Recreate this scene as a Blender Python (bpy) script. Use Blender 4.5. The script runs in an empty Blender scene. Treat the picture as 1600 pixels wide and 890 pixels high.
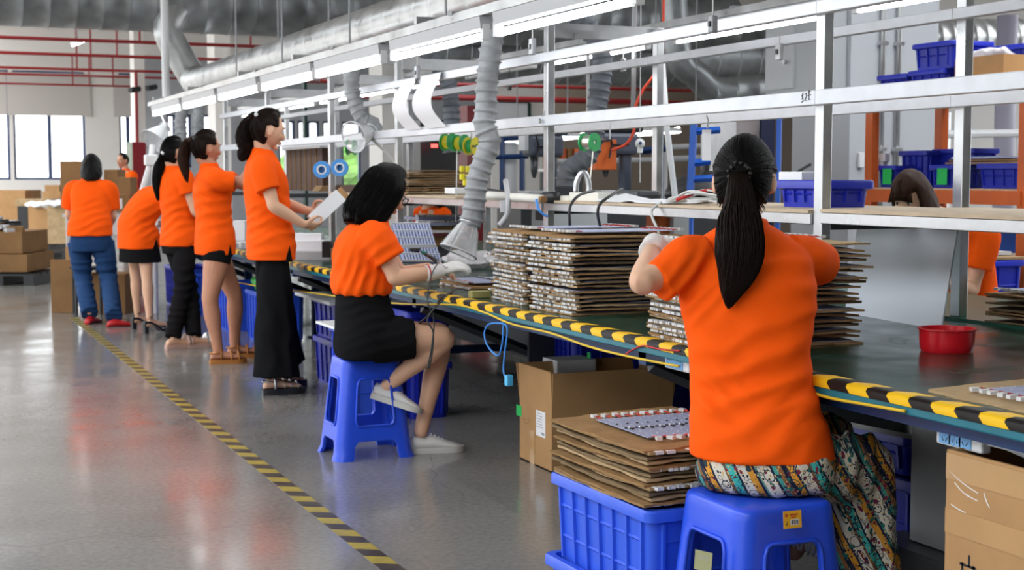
import bpy, bmesh, math, random
import numpy as np
from mathutils import Vector, Matrix, noise
random.seed(7)
SC = bpy.context.scene
COL = SC.collection
# ------------------------------------------------------------------ camera
F, H = 2230.0, 1.30
HX, HY = -165.0, 275.0                       # vanishing point of the bench direction (+Y)
_v = np.array([(HX-800)/F, (HY-445)/F, 1.0]); _v /= np.linalg.norm(_v)
_p = math.atan((445-HY)/F)
_down = np.array([0, math.cos(_p), math.sin(_p)])
_R = np.array([np.cross(_v, -_down), _v, -_down])
CAM = np.array([0, 0, H])
def ray(x, y): return _R @ np.array([(x-800)/F, (y-445)/F, 1.0])
def P(x, y, d): return CAM + ray(x, y)*d                       # d = depth along the view axis
def onZ(x, y, z=0.0): r = ray(x, y); return CAM + r*((z-H)/r[2])
def onX(x, y, X): r = ray(x, y); return CAM + r*(X/r[0])
def onY(x, y, Y): r = ray(x, y); return CAM + r*(Y/r[1])
cam = bpy.data.cameras.new('camera'); camo = bpy.data.objects.new('camera', cam); COL.objects.link(camo)
cam.sensor_width = 36.0; cam.lens = F/1600*36; cam.clip_end = 200; cam.clip_start = 0.1
_m = np.eye(4); _m[:3, 0] = _R[:, 0]; _m[:3, 1] = -_R[:, 1]; _m[:3, 2] = -_R[:, 2]; _m[:3, 3] = CAM
camo.matrix_world = Matrix(_m.tolist())
cam.dof.use_dof = True; cam.dof.focus_distance = 4.3; cam.dof.aperture_fstop = 7.1
SC.camera = camo
# ------------------------------------------------------------------ world and exposure
w = bpy.data.worlds.new('daylight'); SC.world = w; w.use_nodes = True
bg = w.node_tree.nodes['Background']; bg.inputs[0].default_value = (0.93, 0.97, 1.0, 1); bg.inputs[1].default_value = 2.6
SC.view_settings.view_transform = 'Standard'; SC.view_settings.look = 'None'
SC.view_settings.gamma = 1.0; SC.view_settings.use_curve_mapping = False
SC.view_settings.exposure = 0.88
TUBE_E = 11.0                                 # emission of the fluorescent tubes
# ------------------------------------------------------------------ helpers
def A(*v): return np.array(v, float)
def unit(v): v = np.asarray(v, float); n = np.linalg.norm(v); return v/n if n > 1e-9 else v
WL = {}                                       # world location of every object built here
def base(o, loc): WL[o.name] = np.array(loc, float); return o
def tag(o, label=None, cat=None, group=None, kind=None):
    if label: o['label'] = label
    if cat: o['category'] = cat
    if group: o['group'] = group
    if kind: o['kind'] = kind
    return o
def thing(name, label, cat, loc=(0, 0, 0), group=None):
    o = bpy.data.objects.new(name, None); COL.objects.link(o); o.location = loc; o.empty_display_size = 0.1
    base(o, loc); return tag(o, label, cat, group)
def copy_tree(o, parent=None):
    c = o.copy(); COL.objects.link(c)
    if parent is not None: c.parent = parent
    for ch in list(o.children): copy_tree(ch, c)
    return c
class MB:
    def __init__(s): s.v = []; s.f = []
    def add(s, v, f):
        k = len(s.v); s.v.extend([tuple(map(float, p)) for p in v]); s.f.extend([tuple(i+k for i in q) for q in f]); return s
    def box(s, c, size, M=None, taper=1.0):
        x, y, z = [q/2 for q in size]; t = taper
        v = [(-x*t, -y*t, -z), (x*t, -y*t, -z), (x*t, y*t, -z), (-x*t, y*t, -z), (-x, -y, z), (x, -y, z), (x, y, z), (-x, y, z)]
        v = np.array(v)
        if M is not None: v = v @ np.asarray(M).T
        return s.add(v+np.array(c), [(3, 2, 1, 0), (4, 5, 6, 7), (0, 1, 5, 4), (1, 2, 6, 5), (2, 3, 7, 6), (3, 0, 4, 7)])
    def box2(s, a, b):
        a = np.array(a, float); b = np.array(b, float); return s.box((a+b)/2, np.abs(b-a))
    def rings(s, R, cap0=True, cap1=True, close=False):
        n = len(R[0]); k = len(s.v); v = [p for r in R for p in r]; f = []
        m = len(R)
        for i in range(m if close else m-1):
            i2 = (i+1) % m
            for j in range(n):
                j2 = (j+1) % n; f.append((i*n+j, i*n+j2, i2*n+j2, i2*n+j))
        if not close:
            if cap0: f.append(tuple(range(n-1, -1, -1)))
            if cap1: f.append(tuple((m-1)*n+j for j in range(n)))
        return s.add(v, f)
    def tube(s, path, r, n=10, cap=True, round_ends=False, flat=1.0, closed=False, up=None):
        path = [np.asarray(p, float) for p in path]; m = len(path)
        r = list(r) if hasattr(r, '__len__') else [r]*m
        T = []
        for i in range(m):
            if closed: t = path[(i+1) % m]-path[i-1]
            else: t = path[min(i+1, m-1)]-path[max(i-1, 0)]
            T.append(unit(t))
        if up is None:
            a = A(0, 0, 1) if abs(T[0][2]) < 0.9 else A(1, 0, 0)
        else: a = np.asarray(up, float)
        u = unit(a-T[0]*np.dot(a, T[0])); R = []
        for i in range(m):
            if up is not None: u = unit(np.asarray(up)-T[i]*np.dot(up, T[i]))
            else: u = unit(u-T[i]*np.dot(u, T[i]))
            w_ = np.cross(T[i], u)
            R.append([path[i]+r[i]*(math.cos(q)*w_+flat*math.sin(q)*u) for q in [2*math.pi*k/n for k in range(n)]])
        if round_ends:
            def dome(c, t, ring):
                out = []
                for q in (0.35, 0.65, 0.88, 0.98):
                    h = q; sc = math.sqrt(1-h*h); rr = np.linalg.norm(np.array(ring[0])-c)
                    out.append([c+(np.array(p)-c)*sc+t*h*rr for p in ring])
                return out
            R = dome(path[0], -T[0], R[0])[::-1]+R+dome(path[-1], T[-1], R[-1])
        return s.rings(R, cap, cap, closed)
    def lathe(s, prof, c=(0, 0, 0), n=32, M=None):           # prof: [(r,z)...] open profile, closed surface of revolution
        R = []
        for r_, z in prof:
            ring = np.array([(r_*math.cos(2*math.pi*k/n), r_*math.sin(2*math.pi*k/n), z) for k in range(n)])
            if M is not None: ring = ring @ np.asarray(M).T
            R.append(ring+np.array(c))
        return s.rings(R, prof[0][0] > 1e-6, prof[-1][0] > 1e-6)
    def ell(s, c, rad, M=None, n=14, m=10):
        R = []
        for i in range(m+1):
            t = math.pi*(0.02+0.96*i/m); ring = np.array([(rad[0]*math.sin(t)*math.cos(2*math.pi*k/n), rad[1]*math.sin(t)*math.sin(2*math.pi*k/n), -rad[2]*math.cos(t)) for k in range(n)])
            if M is not None: ring = ring @ np.asarray(M).T
            R.append(ring+np.array(c))
        return s.rings(R)
    def mesh(s, name, off=(0, 0, 0)):
        me = bpy.data.meshes.new(name); v = np.array(s.v)-np.array(off)
        me.from_pydata(v.tolist(), [], s.f); return me
    def build(s, name, mat, parent=None, smooth=False, bevel=0.0, auto=None, kind=None, label=None):
        off = WL[parent.name] if parent is not None else A(0, 0, 0)
        me = s.mesh(name, off)
        return finish(name, me, mat, parent, off, smooth, bevel, auto, kind, label)
    def thing(s, name, label, cat, mat, group=None, smooth=False, bevel=0.0, auto=None, kind=None):
        v = np.array(s.v); lo = v.min(0); hi = v.max(0); c = A((lo[0]+hi[0])/2, (lo[1]+hi[1])/2, lo[2])
        me = s.mesh(name, c); o = finish(name, me, mat, None, c, smooth, bevel, auto, kind, None)
        o.location = c; return tag(o, label, cat, group)
def finish(name, me, mat, parent, off, smooth=False, bevel=0.0, auto=None, kind=None, label=None):
    o = bpy.data.objects.new(name, me); COL.objects.link(o)
    if mat is not None: me.materials.append(mat)
    if parent is not None: o.parent = parent
    base(o, off)
    if smooth or auto:
        me.polygons.foreach_set('use_smooth', [True]*len(me.polygons))
    if auto:
        me.set_sharp_from_angle(angle=math.radians(auto))
    if bevel:
        b = o.modifiers.new('bevel', 'BEVEL'); b.width = bevel; b.segments = 2; b.limit_method = 'ANGLE'; b.angle_limit = math.radians(40)
    if kind: o['kind'] = kind
    if label: o['label'] = label
    return o
def cat4(pts, sub):                                             # Catmull-Rom resample of rows of any width
    p = np.array(pts, float); n = len(p); out = []
    for i in range(n-1):
        p0, p1, p2, p3 = p[max(i-1, 0)], p[i], p[i+1], p[min(i+2, n-1)]
        for k in range(sub):
            t = k/sub
            out.append(0.5*((2*p1)+(-p0+p2)*t+(2*p0-5*p1+4*p2-p3)*t*t+(-p0+3*p1-3*p2+p3)*t**3))
    out.append(p[-1]); return np.array(out)
def curve(pts, sub=8): return cat4(pts, sub)
def rotz(a): c, s = math.cos(a), math.sin(a); return np.array([[c, -s, 0], [s, c, 0], [0, 0, 1.0]])
def frame(z, hint=(0, 0, 1)):                                   # matrix whose columns are x,y,z with z along the given axis
    z = unit(z); h = np.asarray(hint, float)
    if abs(np.dot(h, z)) > 0.95: h = A(1, 0, 0)
    x = unit(np.cross(h, z)); return np.array([x, np.cross(z, x), z]).T
def struct(name, mb, mat, parent=None, **k):
    o = mb.build(name, mat, parent, **k); 
    if parent is None: o['kind'] = 'structure'
    return o
# ------------------------------------------------------------------ materials
def srgb(r, g, b):
    return tuple(((c/255)/12.92 if c/255 <= 0.04045 else ((c/255+0.055)/1.055)**2.4) for c in (r, g, b))+(1,)
MC = {}
def mat(name, col, rough=0.5, metal=0.0, var=0.0, scale=8.0, bump=0.0, bscale=40.0, spec=0.5, coat=0.0, emit=None, estr=0.0, stretch=None, rvar=0.0, sheen=0.0, trans=0.0):
    if name in MC: return MC[name]
    m = bpy.data.materials.new(name); m.use_nodes = True; nt = m.node_tree; b = nt.nodes['Principled BSDF']; L = nt.links
    c = col if len(col) == 4 else tuple(col)+(1,)
    b.inputs['Base Color'].default_value = c; b.inputs['Roughness'].default_value = rough; b.inputs['Metallic'].default_value = metal
    b.inputs['Specular IOR Level'].default_value = spec; b.inputs['Coat Weight'].default_value = coat; b.inputs['Coat Roughness'].default_value = 0.12
    b.inputs['Sheen Weight'].default_value = sheen
    if trans: b.inputs['Transmission Weight'].default_value = trans
    tc = nt.nodes.new('ShaderNodeTexCoord'); vec = tc.outputs['Object']
    if stretch:
        mp = nt.nodes.new('ShaderNodeMapping'); mp.inputs['Scale'].default_value = stretch; L.new(vec, mp.inputs[0]); vec = mp.outputs[0]
    if var or rvar:
        n = nt.nodes.new('ShaderNodeTexNoise'); n.inputs['Scale'].default_value = scale; n.inputs['Detail'].default_value = 5; L.new(vec, n.inputs['Vector'])
        if var:
            mx = nt.nodes.new('ShaderNodeMix'); mx.data_type = 'RGBA'
            mx.inputs[6].default_value = tuple(max(0, q*(1-var)) for q in c[:3])+(1,); mx.inputs[7].default_value = tuple(min(1, q*(1+var)) for q in c[:3])+(1,)
            mr = nt.nodes.new('ShaderNodeMapRange'); mr.inputs[1].default_value = 0.3; mr.inputs[2].default_value = 0.7; L.new(n.outputs[0], mr.inputs[0]); L.new(mr.outputs[0], mx.inputs[0]); L.new(mx.outputs[2], b.inputs['Base Color'])
        if rvar:
            mr = nt.nodes.new('ShaderNodeMapRange'); mr.inputs[1].default_value = 0.3; mr.inputs[2].default_value = 0.7; mr.inputs[3].default_value = max(0.02, rough-rvar); mr.inputs[4].default_value = rough+rvar; L.new(n.outputs[0], mr.inputs[0]); L.new(mr.outputs[0], b.inputs['Roughness'])
    if bump:
        n2 = nt.nodes.new('ShaderNodeTexNoise'); n2.inputs['Scale'].default_value = bscale; n2.inputs['Detail'].default_value = 4; L.new(vec, n2.inputs['Vector'])
        bp = nt.nodes.new('ShaderNodeBump'); bp.inputs['Strength'].default_value = bump; bp.inputs['Distance'].default_value = 0.01; L.new(n2.outputs[0], bp.inputs['Height']); L.new(bp.outputs[0], b.inputs['Normal'])
    if emit is not None:
        b.inputs['Emission Color'].default_value = tuple(emit)+(1,); b.inputs['Emission Strength'].default_value = estr
    MC[name] = m; return m
def film(name, col, alpha, rough=0.08):                         # clear plastic or glass sheet
    if name in MC: return MC[name]
    m = bpy.data.materials.new(name); m.use_nodes = True; nt = m.node_tree; L = nt.links; out = nt.nodes['Material Output']; b = nt.nodes['Principled BSDF']
    b.inputs['Base Color'].default_value = tuple(col)+(1,); b.inputs['Roughness'].default_value = rough
    t = nt.nodes.new('ShaderNodeBsdfTransparent'); mx = nt.nodes.new('ShaderNodeMixShader'); fr = nt.nodes.new('ShaderNodeLayerWeight'); fr.inputs[0].default_value = 0.25
    ad = nt.nodes.new('ShaderNodeMath'); ad.operation = 'MULTIPLY_ADD'; ad.inputs[1].default_value = 0.6; ad.inputs[2].default_value = alpha; ad.use_clamp = True
    L.new(fr.outputs['Facing'], ad.inputs[0]); L.new(ad.outputs[0], mx.inputs[0]); L.new(t.outputs[0], mx.inputs[1]); L.new(b.outputs[0], mx.inputs[2]); L.new(mx.outputs[0], out.inputs[0])
    MC[name] = m; return m
def stripes(name, axis, period, ca, cb, skew=(0, 0, 0), rough=0.4, duty=0.5, wear=0.1):   # hazard tape print along an axis
    m = mat(name, ca, rough); nt = m.node_tree; L = nt.links; b = nt.nodes['Principled BSDF']
    tc = nt.nodes.new('ShaderNodeTexCoord'); dot = nt.nodes.new('ShaderNodeVectorMath'); dot.operation = 'DOT_PRODUCT'
    d = [0, 0, 0]; d[axis] = 1; d = [d[i]+skew[i] for i in range(3)]
    dot.inputs[1].default_value = d; L.new(tc.outputs['Object'], dot.inputs[0])
    md = nt.nodes.new('ShaderNodeMath'); md.operation = 'FLOORED_MODULO'; md.inputs[1].default_value = period; L.new(dot.outputs['Value'], md.inputs[0])
    gt = nt.nodes.new('ShaderNodeMath'); gt.operation = 'GREATER_THAN'; gt.inputs[1].default_value = period*duty; L.new(md.outputs[0], gt.inputs[0])
    mx = nt.nodes.new('ShaderNodeMix'); mx.data_type = 'RGBA'; mx.inputs[6].default_value = ca; mx.inputs[7].default_value = cb; L.new(gt.outputs[0], mx.inputs[0])
    n = nt.nodes.new('ShaderNodeTexNoise'); n.inputs['Scale'].default_value = 14; n.inputs['Detail'].default_value = 6; L.new(tc.outputs['Object'], n.inputs['Vector'])
    mr = nt.nodes.new('ShaderNodeMapRange'); mr.inputs[1].default_value = 0.35; mr.inputs[2].default_value = 0.75; mr.inputs[3].default_value = 0; mr.inputs[4].default_value = wear*3; L.new(n.outputs[0], mr.inputs[0])
    m2 = nt.nodes.new('ShaderNodeMix'); m2.data_type = 'RGBA'; m2.inputs[7].default_value = (0.12, 0.11, 0.09, 1); L.new(mr.outputs[0], m2.inputs[0]); L.new(mx.outputs[2], m2.inputs[6]); L.new(m2.outputs[2], b.inputs['Base Color'])
    return m
ALU = mat('aluminium', (0.56, 0.57, 0.58), 0.34, 0.85, 0.10, 9, 0.03, 30, rvar=0.08)
ALUW = mat('pale_aluminium', (0.60, 0.62, 0.66), 0.38, 0.35, 0.06, 12)
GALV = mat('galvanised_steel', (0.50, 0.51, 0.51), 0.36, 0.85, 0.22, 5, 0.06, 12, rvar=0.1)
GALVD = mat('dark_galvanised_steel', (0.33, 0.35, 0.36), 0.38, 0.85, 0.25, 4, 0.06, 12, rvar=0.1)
BATTEN = mat('batten_enamel', (0.46, 0.47, 0.49), 0.4)
WHITE = mat('white_enamel', (0.80, 0.81, 0.82), 0.35)
GREYP = mat('grey_plastic', (0.30, 0.31, 0.33), 0.45)
LGREY = mat('light_grey_plastic', (0.55, 0.56, 0.58), 0.45)
BLACKP = mat('black_plastic', (0.015, 0.015, 0.017), 0.4)
DARKST = mat('dark_steel', (0.06, 0.065, 0.07), 0.4, 0.3)
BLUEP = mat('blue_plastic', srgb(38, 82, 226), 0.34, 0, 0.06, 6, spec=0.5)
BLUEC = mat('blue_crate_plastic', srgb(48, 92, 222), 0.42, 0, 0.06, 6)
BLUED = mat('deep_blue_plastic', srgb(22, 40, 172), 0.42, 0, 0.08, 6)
TEAL = mat('teal_paint', srgb(22, 110, 128), 0.42, 0, 0.15, 12)
NAVY = mat('navy_paint', srgb(12, 50, 98), 0.5, 0, 0.2, 6)
BFRAME = mat('blue_frame_paint', srgb(25, 90, 190), 0.4)
ORANGEP = mat('orange_rack_paint', srgb(205, 96, 36), 0.45, 0, 0.1, 6)
CARD = mat('corrugated_card', srgb(158, 130, 95), 0.85, 0, 0.14, 10, 0.15, 60, spec=0.2)
CARDB = mat('brown_carton', srgb(178, 138, 94), 0.75, 0, 0.10, 5, 0.08, 30, spec=0.25)
CARDD = mat('dark_carton', srgb(140, 106, 70), 0.8, 0, 0.12, 5, spec=0.2)
TAPE = mat('packing_tape', srgb(186, 146, 98), 0.15, 0, 0.05, 8)
PAPER = mat('white_paper', (0.82, 0.83, 0.86), 0.7)
GREENL = mat('green_label', srgb(30, 190, 90), 0.6)
LEDW = mat('led_strip_white', (0.36, 0.40, 0.58), 0.35, 0, 0.05, 30)
CONN = mat('white_connector', (0.66, 0.67, 0.68), 0.4)
REDW = mat('red_wire', srgb(190, 30, 30), 0.5)
BLACKW = mat('black_cable', (0.02, 0.02, 0.022), 0.45)
YELW = mat('yellow_cable', srgb(222, 186, 44), 0.5)
GREYW = mat('grey_cable', (0.55, 0.56, 0.55), 0.5)
BLUEW = mat('blue_cord', srgb(60, 140, 225), 0.5)
TUBEM = mat('lit_tube', (1, 1, 1), 0.4, emit=(0.95, 0.98, 1.0), estr=TUBE_E)
TUBEOFF = mat('unlit_tube', (0.85, 0.86, 0.86), 0.3)
WALLM = mat('white_wall', (0.88, 0.85, 0.81), 0.8, 0, 0.03, 1)
WALLG = mat('grey_wall', (0.50, 0.52, 0.55), 0.7, 0, 0.03, 1)
WALLB = mat('tan_wall', (0.21, 0.165, 0.125), 0.8, 0, 0.08, 1)
CEILM = mat('ceiling_paint', (0.88, 0.86, 0.84), 0.85)
REDPIPE = mat('red_pipe_paint', srgb(150, 30, 32), 0.45)
REDPL = mat('red_plastic', srgb(214, 22, 38), 0.3, 0, 0.05, 10)
CLEAR = film('clear_plastic', (0.85, 0.87, 0.88), 0.16)
GLASS = film('window_glass', (0.9, 0.95, 0.95), 0.05, 0.03)
HOSEM = mat('grey_hose_fabric', (0.30, 0.315, 0.33), 0.6, 0, 0.12, 20, 0.2, 60)
HOSED = mat('dark_hose_fabric', (0.13, 0.145, 0.17), 0.6, 0, 0.12, 20, 0.2, 60)
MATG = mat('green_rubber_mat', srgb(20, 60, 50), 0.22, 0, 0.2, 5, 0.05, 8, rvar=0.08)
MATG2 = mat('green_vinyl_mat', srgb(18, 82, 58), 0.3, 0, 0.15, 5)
SOLDER = mat('solder_wire', (0.7, 0.68, 0.62), 0.3, 0.9)
GREENP = mat('green_spool_plastic', srgb(20, 160, 82), 0.4)
YELP = mat('yellow_spool_plastic', srgb(214, 205, 40), 0.4)
BOARD = mat('particle_board', srgb(196, 176, 150), 0.7, 0, 0.12, 14)
HAZ = stripes('hazard_tape_print', 1, 0.165, srgb(16, 13, 12), srgb(240, 190, 20), skew=(0.9, 0, -0.9), rough=0.42, duty=0.5, wear=0.03)
HAZF = stripes('floor_tape_print', 1, 0.20, srgb(38, 34, 32), srgb(176, 156, 48), skew=(0.6, 0, 0), rough=0.4, duty=0.5, wear=0.16)
HAZ.node_tree.nodes['Principled BSDF'].inputs['Specular IOR Level'].default_value = 0.2
# ================================================================== THE ROOM
def floor_mat():
    m = mat('polished_concrete', (0.25, 0.245, 0.24), 0.22, 0, spec=0.55); nt = m.node_tree; L = nt.links; b = nt.nodes['Principled BSDF']
    tc = nt.nodes.new('ShaderNodeTexCoord')
    def nz(s, d, lo, hi, a, c):
        n = nt.nodes.new('ShaderNodeTexNoise'); n.inputs['Scale'].default_value = s; n.inputs['Detail'].default_value = d; L.new(tc.outputs['Object'], n.inputs['Vector'])
        r = nt.nodes.new('ShaderNodeMapRange'); r.inputs[1].default_value = lo; r.inputs[2].default_value = hi; r.inputs[3].default_value = a; r.inputs[4].default_value = c; L.new(n.outputs[0], r.inputs[0]); return r.outputs[0]
    mx = nt.nodes.new('ShaderNodeMix'); mx.data_type = 'RGBA'; mx.inputs[6].default_value = (0.20, 0.19, 0.178, 1); mx.inputs[7].default_value = (0.28, 0.268, 0.25, 1); L.new(nz(0.9, 6, 0.3, 0.7, 0, 1), mx.inputs[0])
    sp = nt.nodes.new('ShaderNodeMix'); sp.data_type = 'RGBA'; sp.blend_type = 'MULTIPLY'; sp.inputs[0].default_value = 1
    cr = nt.nodes.new('ShaderNodeCombineColor'); q = nz(45, 3, 0.25, 0.75, 0.82, 1.15)
    for i in range(3): L.new(q, cr.inputs[i])
    L.new(mx.outputs[2], sp.inputs[6]); L.new(cr.outputs[0], sp.inputs[7])
    vo = nt.nodes.new('ShaderNodeTexVoronoi'); vo.feature = 'DISTANCE_TO_EDGE'; vo.inputs['Scale'].default_value = 0.32
    ns = nt.nodes.new('ShaderNodeTexNoise'); ns.inputs['Scale'].default_value = 1.6; L.new(tc.outputs['Object'], ns.inputs['Vector'])
    ad = nt.nodes.new('ShaderNodeVectorMath'); ad.operation = 'MULTIPLY_ADD'; ad.inputs[1].default_value = (0.5, 0.5, 0.5); L.new(ns.outputs['Color'], ad.inputs[0]); L.new(tc.outputs['Object'], ad.inputs[2]); L.new(ad.outputs[0], vo.inputs['Vector'])
    lt = nt.nodes.new('ShaderNodeMapRange'); lt.inputs[1].default_value = 0.0; lt.inputs[2].default_value = 0.0022; lt.inputs[3].default_value = 0.78; lt.inputs[4].default_value = 1.0; L.new(vo.outputs['Distance'], lt.inputs[0])
    s2 = nt.nodes.new('ShaderNodeMix'); s2.data_type = 'RGBA'; s2.blend_type = 'MULTIPLY'; s2.inputs[0].default_value = 1; c2 = nt.nodes.new('ShaderNodeCombineColor')
    for i in range(3): L.new(lt.outputs[0], c2.inputs[i])
    L.new(sp.outputs[2], s2.inputs[6]); L.new(c2.outputs[0], s2.inputs[7]); L.new(s2.outputs[2], b.inputs['Base Color'])
    L.new(nz(2.2, 5, 0.3, 0.7, 0.11, 0.24), b.inputs['Roughness'])
    n2 = nt.nodes.new('ShaderNodeTexNoise'); n2.inputs['Scale'].default_value = 3.0; n2.inputs['Detail'].default_value = 3; L.new(tc.outputs['Object'], n2.inputs['Vector'])
    bp = nt.nodes.new('ShaderNodeBump'); bp.inputs['Strength'].default_value = 0.12; bp.inputs['Distance'].default_value = 0.02; L.new(n2.outputs[0], bp.inputs['Height']); L.new(bp.outputs[0], b.inputs['Normal'])
    return m
FX0, FX1, FY0, FY1, CZ = -9.0, 26.0, -16.0, 33.0, 4.3
struct('floor', MB().box2((FX0, FY0, -0.1), (FX1, FY1, 0)), floor_mat())
# added roof openings, out of view, to bring in daylight: aisle, far end, next lines
def slab(x0, y0, x1, y1, holes):
    xs_ = sorted({x0, x1, *[h[0] for h in holes], *[h[2] for h in holes]}); mb = MB()
    for a_, b_ in zip(xs_[:-1], xs_[1:]):
        y = y0
        for h in sorted([h for h in holes if h[0] <= a_ and h[2] >= b_], key=lambda h: h[1]): mb.box2((a_, y, CZ), (b_, h[1], CZ+0.2)); y = h[3]
        mb.box2((a_, y, CZ), (b_, y1, CZ+0.2))
    return mb
cb_ = slab(FX0, FY0, FX1, FY1, [(-5.4, -5.0, -1.6, 16.0), (-8.8, 17.0, 1.0, 32.8), (5.4, 2.0, 9.0, 8.2), (13.0, 6.0, 18.0, 13.0), (6.5, 18.9, 9.9, 21.8)])
struct('ceiling', cb_, CEILM)
# far wall with its windows; each opening lists x0,x1 on the wall plane, sill, head
def X33(px): return onY(px, 275, FY1)[0]
wins = [(X33(-60), X33(17), 1.22, 3.6, 2), (X33(23), X33(135), 1.22, 3.6, 2), (X33(188), X33(216), 1.22, 3.6, 2), (X33(262), X33(300), 1.5, 2.7, 3), (X33(318), X33(345), 1.5, 2.7, 2),
        (X33(436), X33(462), 1.2, 2.6, 2), (X33(466), X33(500), 1.2, 2.6, 2), (X33(505), X33(522), 1.2, 2.6, 1), (X33(535), X33(565), 0.6, 2.6, 1), (X33(700), X33(715), 1.2, 2.4, 1), (X33(800), X33(830), 0.8, 2.4, 1)]
def wall_with(x0, x1, holes, name, m):
    mb = MB(); x = x0
    for a, b, s, h, *_ in sorted(holes):
        mb.box2((x, FY1, 0), (a, FY1+0.25, CZ)); mb.box2((a, FY1, 0), (b, FY1+0.25, s)); mb.box2((a, FY1, h), (b, FY1+0.25, CZ)); x = b
    mb.box2((x, FY1, 0), (x1, FY1+0.25, CZ)); return struct(name, mb, m)
xs = X33(229)
wall_with(FX0, xs, wins[:3], 'wall_back', WALLM)
wall_with(xs, FX1, wins[3:], 'wall_far', WALLG)
FRM = mat('window_frame_paint', srgb(70, 84, 120), 0.4)
BLIND = mat('roller_blind_cloth', (0.60, 0.56, 0.53), 0.8)
for i, (a, b, s, h, n) in enumerate(wins):
    f = MB(); t = 0.05
    f.box2((a, FY1+0.05, s), (a+t, FY1+0.15, h)); f.box2((b-t, FY1+0.05, s), (b, FY1+0.15, h)); f.box2((a, FY1+0.05, s), (b, FY1+0.15, s+t)); f.box2((a, FY1+0.05, h-t), (b, FY1+0.15, h))
    for k in range(1, n): x = a+(b-a)*k/n; f.box2((x-0.04, FY1+0.06, s), (x+0.04, FY1+0.14, h))
    o = struct('window_%d' % (i+1), f, FRM)
    for k in range(n): MB().box2((a+(b-a)*k/n+0.03, FY1+0.10, s+0.03), (a+(b-a)*(k+1)/n-0.03, FY1+0.105, h-0.03)).build('pane', GLASS, o)
    if h > 3.5:
        MB().box2((a-0.12, FY1-0.06, 2.62), (b+(0.12, 0.12, 0.12)[i] if i else wins[1][0]-0.13, FY1-0.045, 3.55)).thing('roller_blind', ['beige roller blind over the leftmost far window, cut by the photo edge', 'wide beige roller blind over the double far window', 'narrow beige roller blind on the window beside the dark red panel'][i], 'blind', BLIND)
# side and near walls: long window openings, all of them open to the daylight
def side_wall(name, horizontal, pos, lo, hi):
    mb = MB(); q = lo
    def bb(a, b, z0, z1):
        if horizontal: mb.box2((a, pos, z0), (b, pos+0.2, z1))
        else: mb.box2((pos, a, z0), (pos+0.2, b, z1))
    bb(lo, hi, 0, 1.1); bb(lo, hi, 3.2, CZ); bb(lo, -6.0, 1.1, 3.2)
    while q < hi: bb(q, min(q+1.6, hi), 1.1, 3.2); q += 5.0
    return struct(name, mb, WALLM)
side_wall('wall_left', False, FX0-0.2, FY0, FY1); struct('wall_near', MB().box2((FX0, FY0-0.2, 0), (FX1, FY0, CZ)), WALLG); side_wall('wall_right', False, FX1, FY0, FY1)
# ceiling beams
for k, y in enumerate((19.0, 25.0, 31.0)): struct('trim_%d' % (k+1), MB().box2((FX0, y, 3.85), (FX1, y+0.4, CZ)), WALLM)
# columns and partitions
def pcol(name, px0, px1, Y, dep, m, z1=CZ):
    a = onY(px0, 275, Y)[0]; b = onY(px1, 275, Y)[0]; return struct(name, MB().box2((a, Y, 0), (b, Y+dep, z1)), m)
pcol('wall_column_far', 213, 229, 27.0, 0.5, WALLM)
pcol('wall_column_left', 338, 362, 24.0, 0.6, WALLM)
pcol('wall_column_middle', 598, 632, 19.0, 0.6, WALLM)
pcol('wall_column_grey', 636, 662, 19.6, 0.6, WALLG)
struct('wall_partition', MB().box2((onY(856, 275, 22)[0], 22, 0), (onY(1260, 275, 22)[0], 22.2, 3.1)), WALLB)
struct('wall_partition_white', MB().box2((onY(768, 275, 25)[0], 25, 0), (onY(856, 275, 25)[0], 25.2, 3.4)), WALLM)
cx0, cx1, cy0, cy1 = 7.05, 7.92, 9.5, 10.3
struct('wall_column_right', MB().box2((cx0, cy0, 0), (cx1, cy1, CZ)), WALLG)
struct('wall_side_right', MB().box2((onY(1440, 275, 16)[0], 16, 0), (onY(1700, 275, 16)[0], 16.2, CZ)), mat('right_wall_paint', (0.60, 0.58, 0.56), 0.8))
# green framed board on the white partition
t = thing('wall_board', 'white board in a dark green frame on the white wall behind the tall post', 'board', (onY(796, 275, 24.9)[0], 24.95, 1.9))
a = onY(770, 160, 24.95); b = onY(826, 201, 24.95)
MB().box2((a[0], 24.93, b[2]), (b[0], 24.98, a[2])).build('panel', PAPER, t)
fm = MB(); gw = 0.05
for q in ((a[0], b[0], a[2], a[2]+gw), (a[0], b[0], b[2]-gw, b[2])): fm.box2((q[0], 24.9, q[2]), (q[1], 24.99, q[3]))
for x in (a[0], b[0]): fm.box2((x-gw/2, 24.9, b[2]), (x+gw/2, 24.99, a[2]))
fm.build('frame', mat('dark_green_frame', srgb(22, 60, 52), 0.4), t)
# floor tape and a red fire cabinet door far left
MB().box2((1.44, 2.0, 0.0), (1.515, 13.6, 0.0012)).thing('floor_tape', 'black and yellow striped warning tape stuck along the concrete floor', 'tape', HAZF)
d = 25.0
t = thing('fire_cabinet', 'dark red cabinet with a pale glass door behind the far man', 'cabinet', (onY(215, 275, d)[0], d+0.2, 0))
a = onY(207, 222, d); b = onY(228, 222, d); g = onY(197, 225, d)
MB().box2((a[0], d, 0.02), (b[0], d+0.4, a[2])).build('body', mat('dark_red_paint', srgb(120, 14, 26), 0.4), t)
MB().box2((g[0], d+0.02, 0.1), (a[0], d+0.06, a[2])).build('door', mat('pale_glass', (0.65, 0.75, 0.62), 0.2), t)
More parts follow.
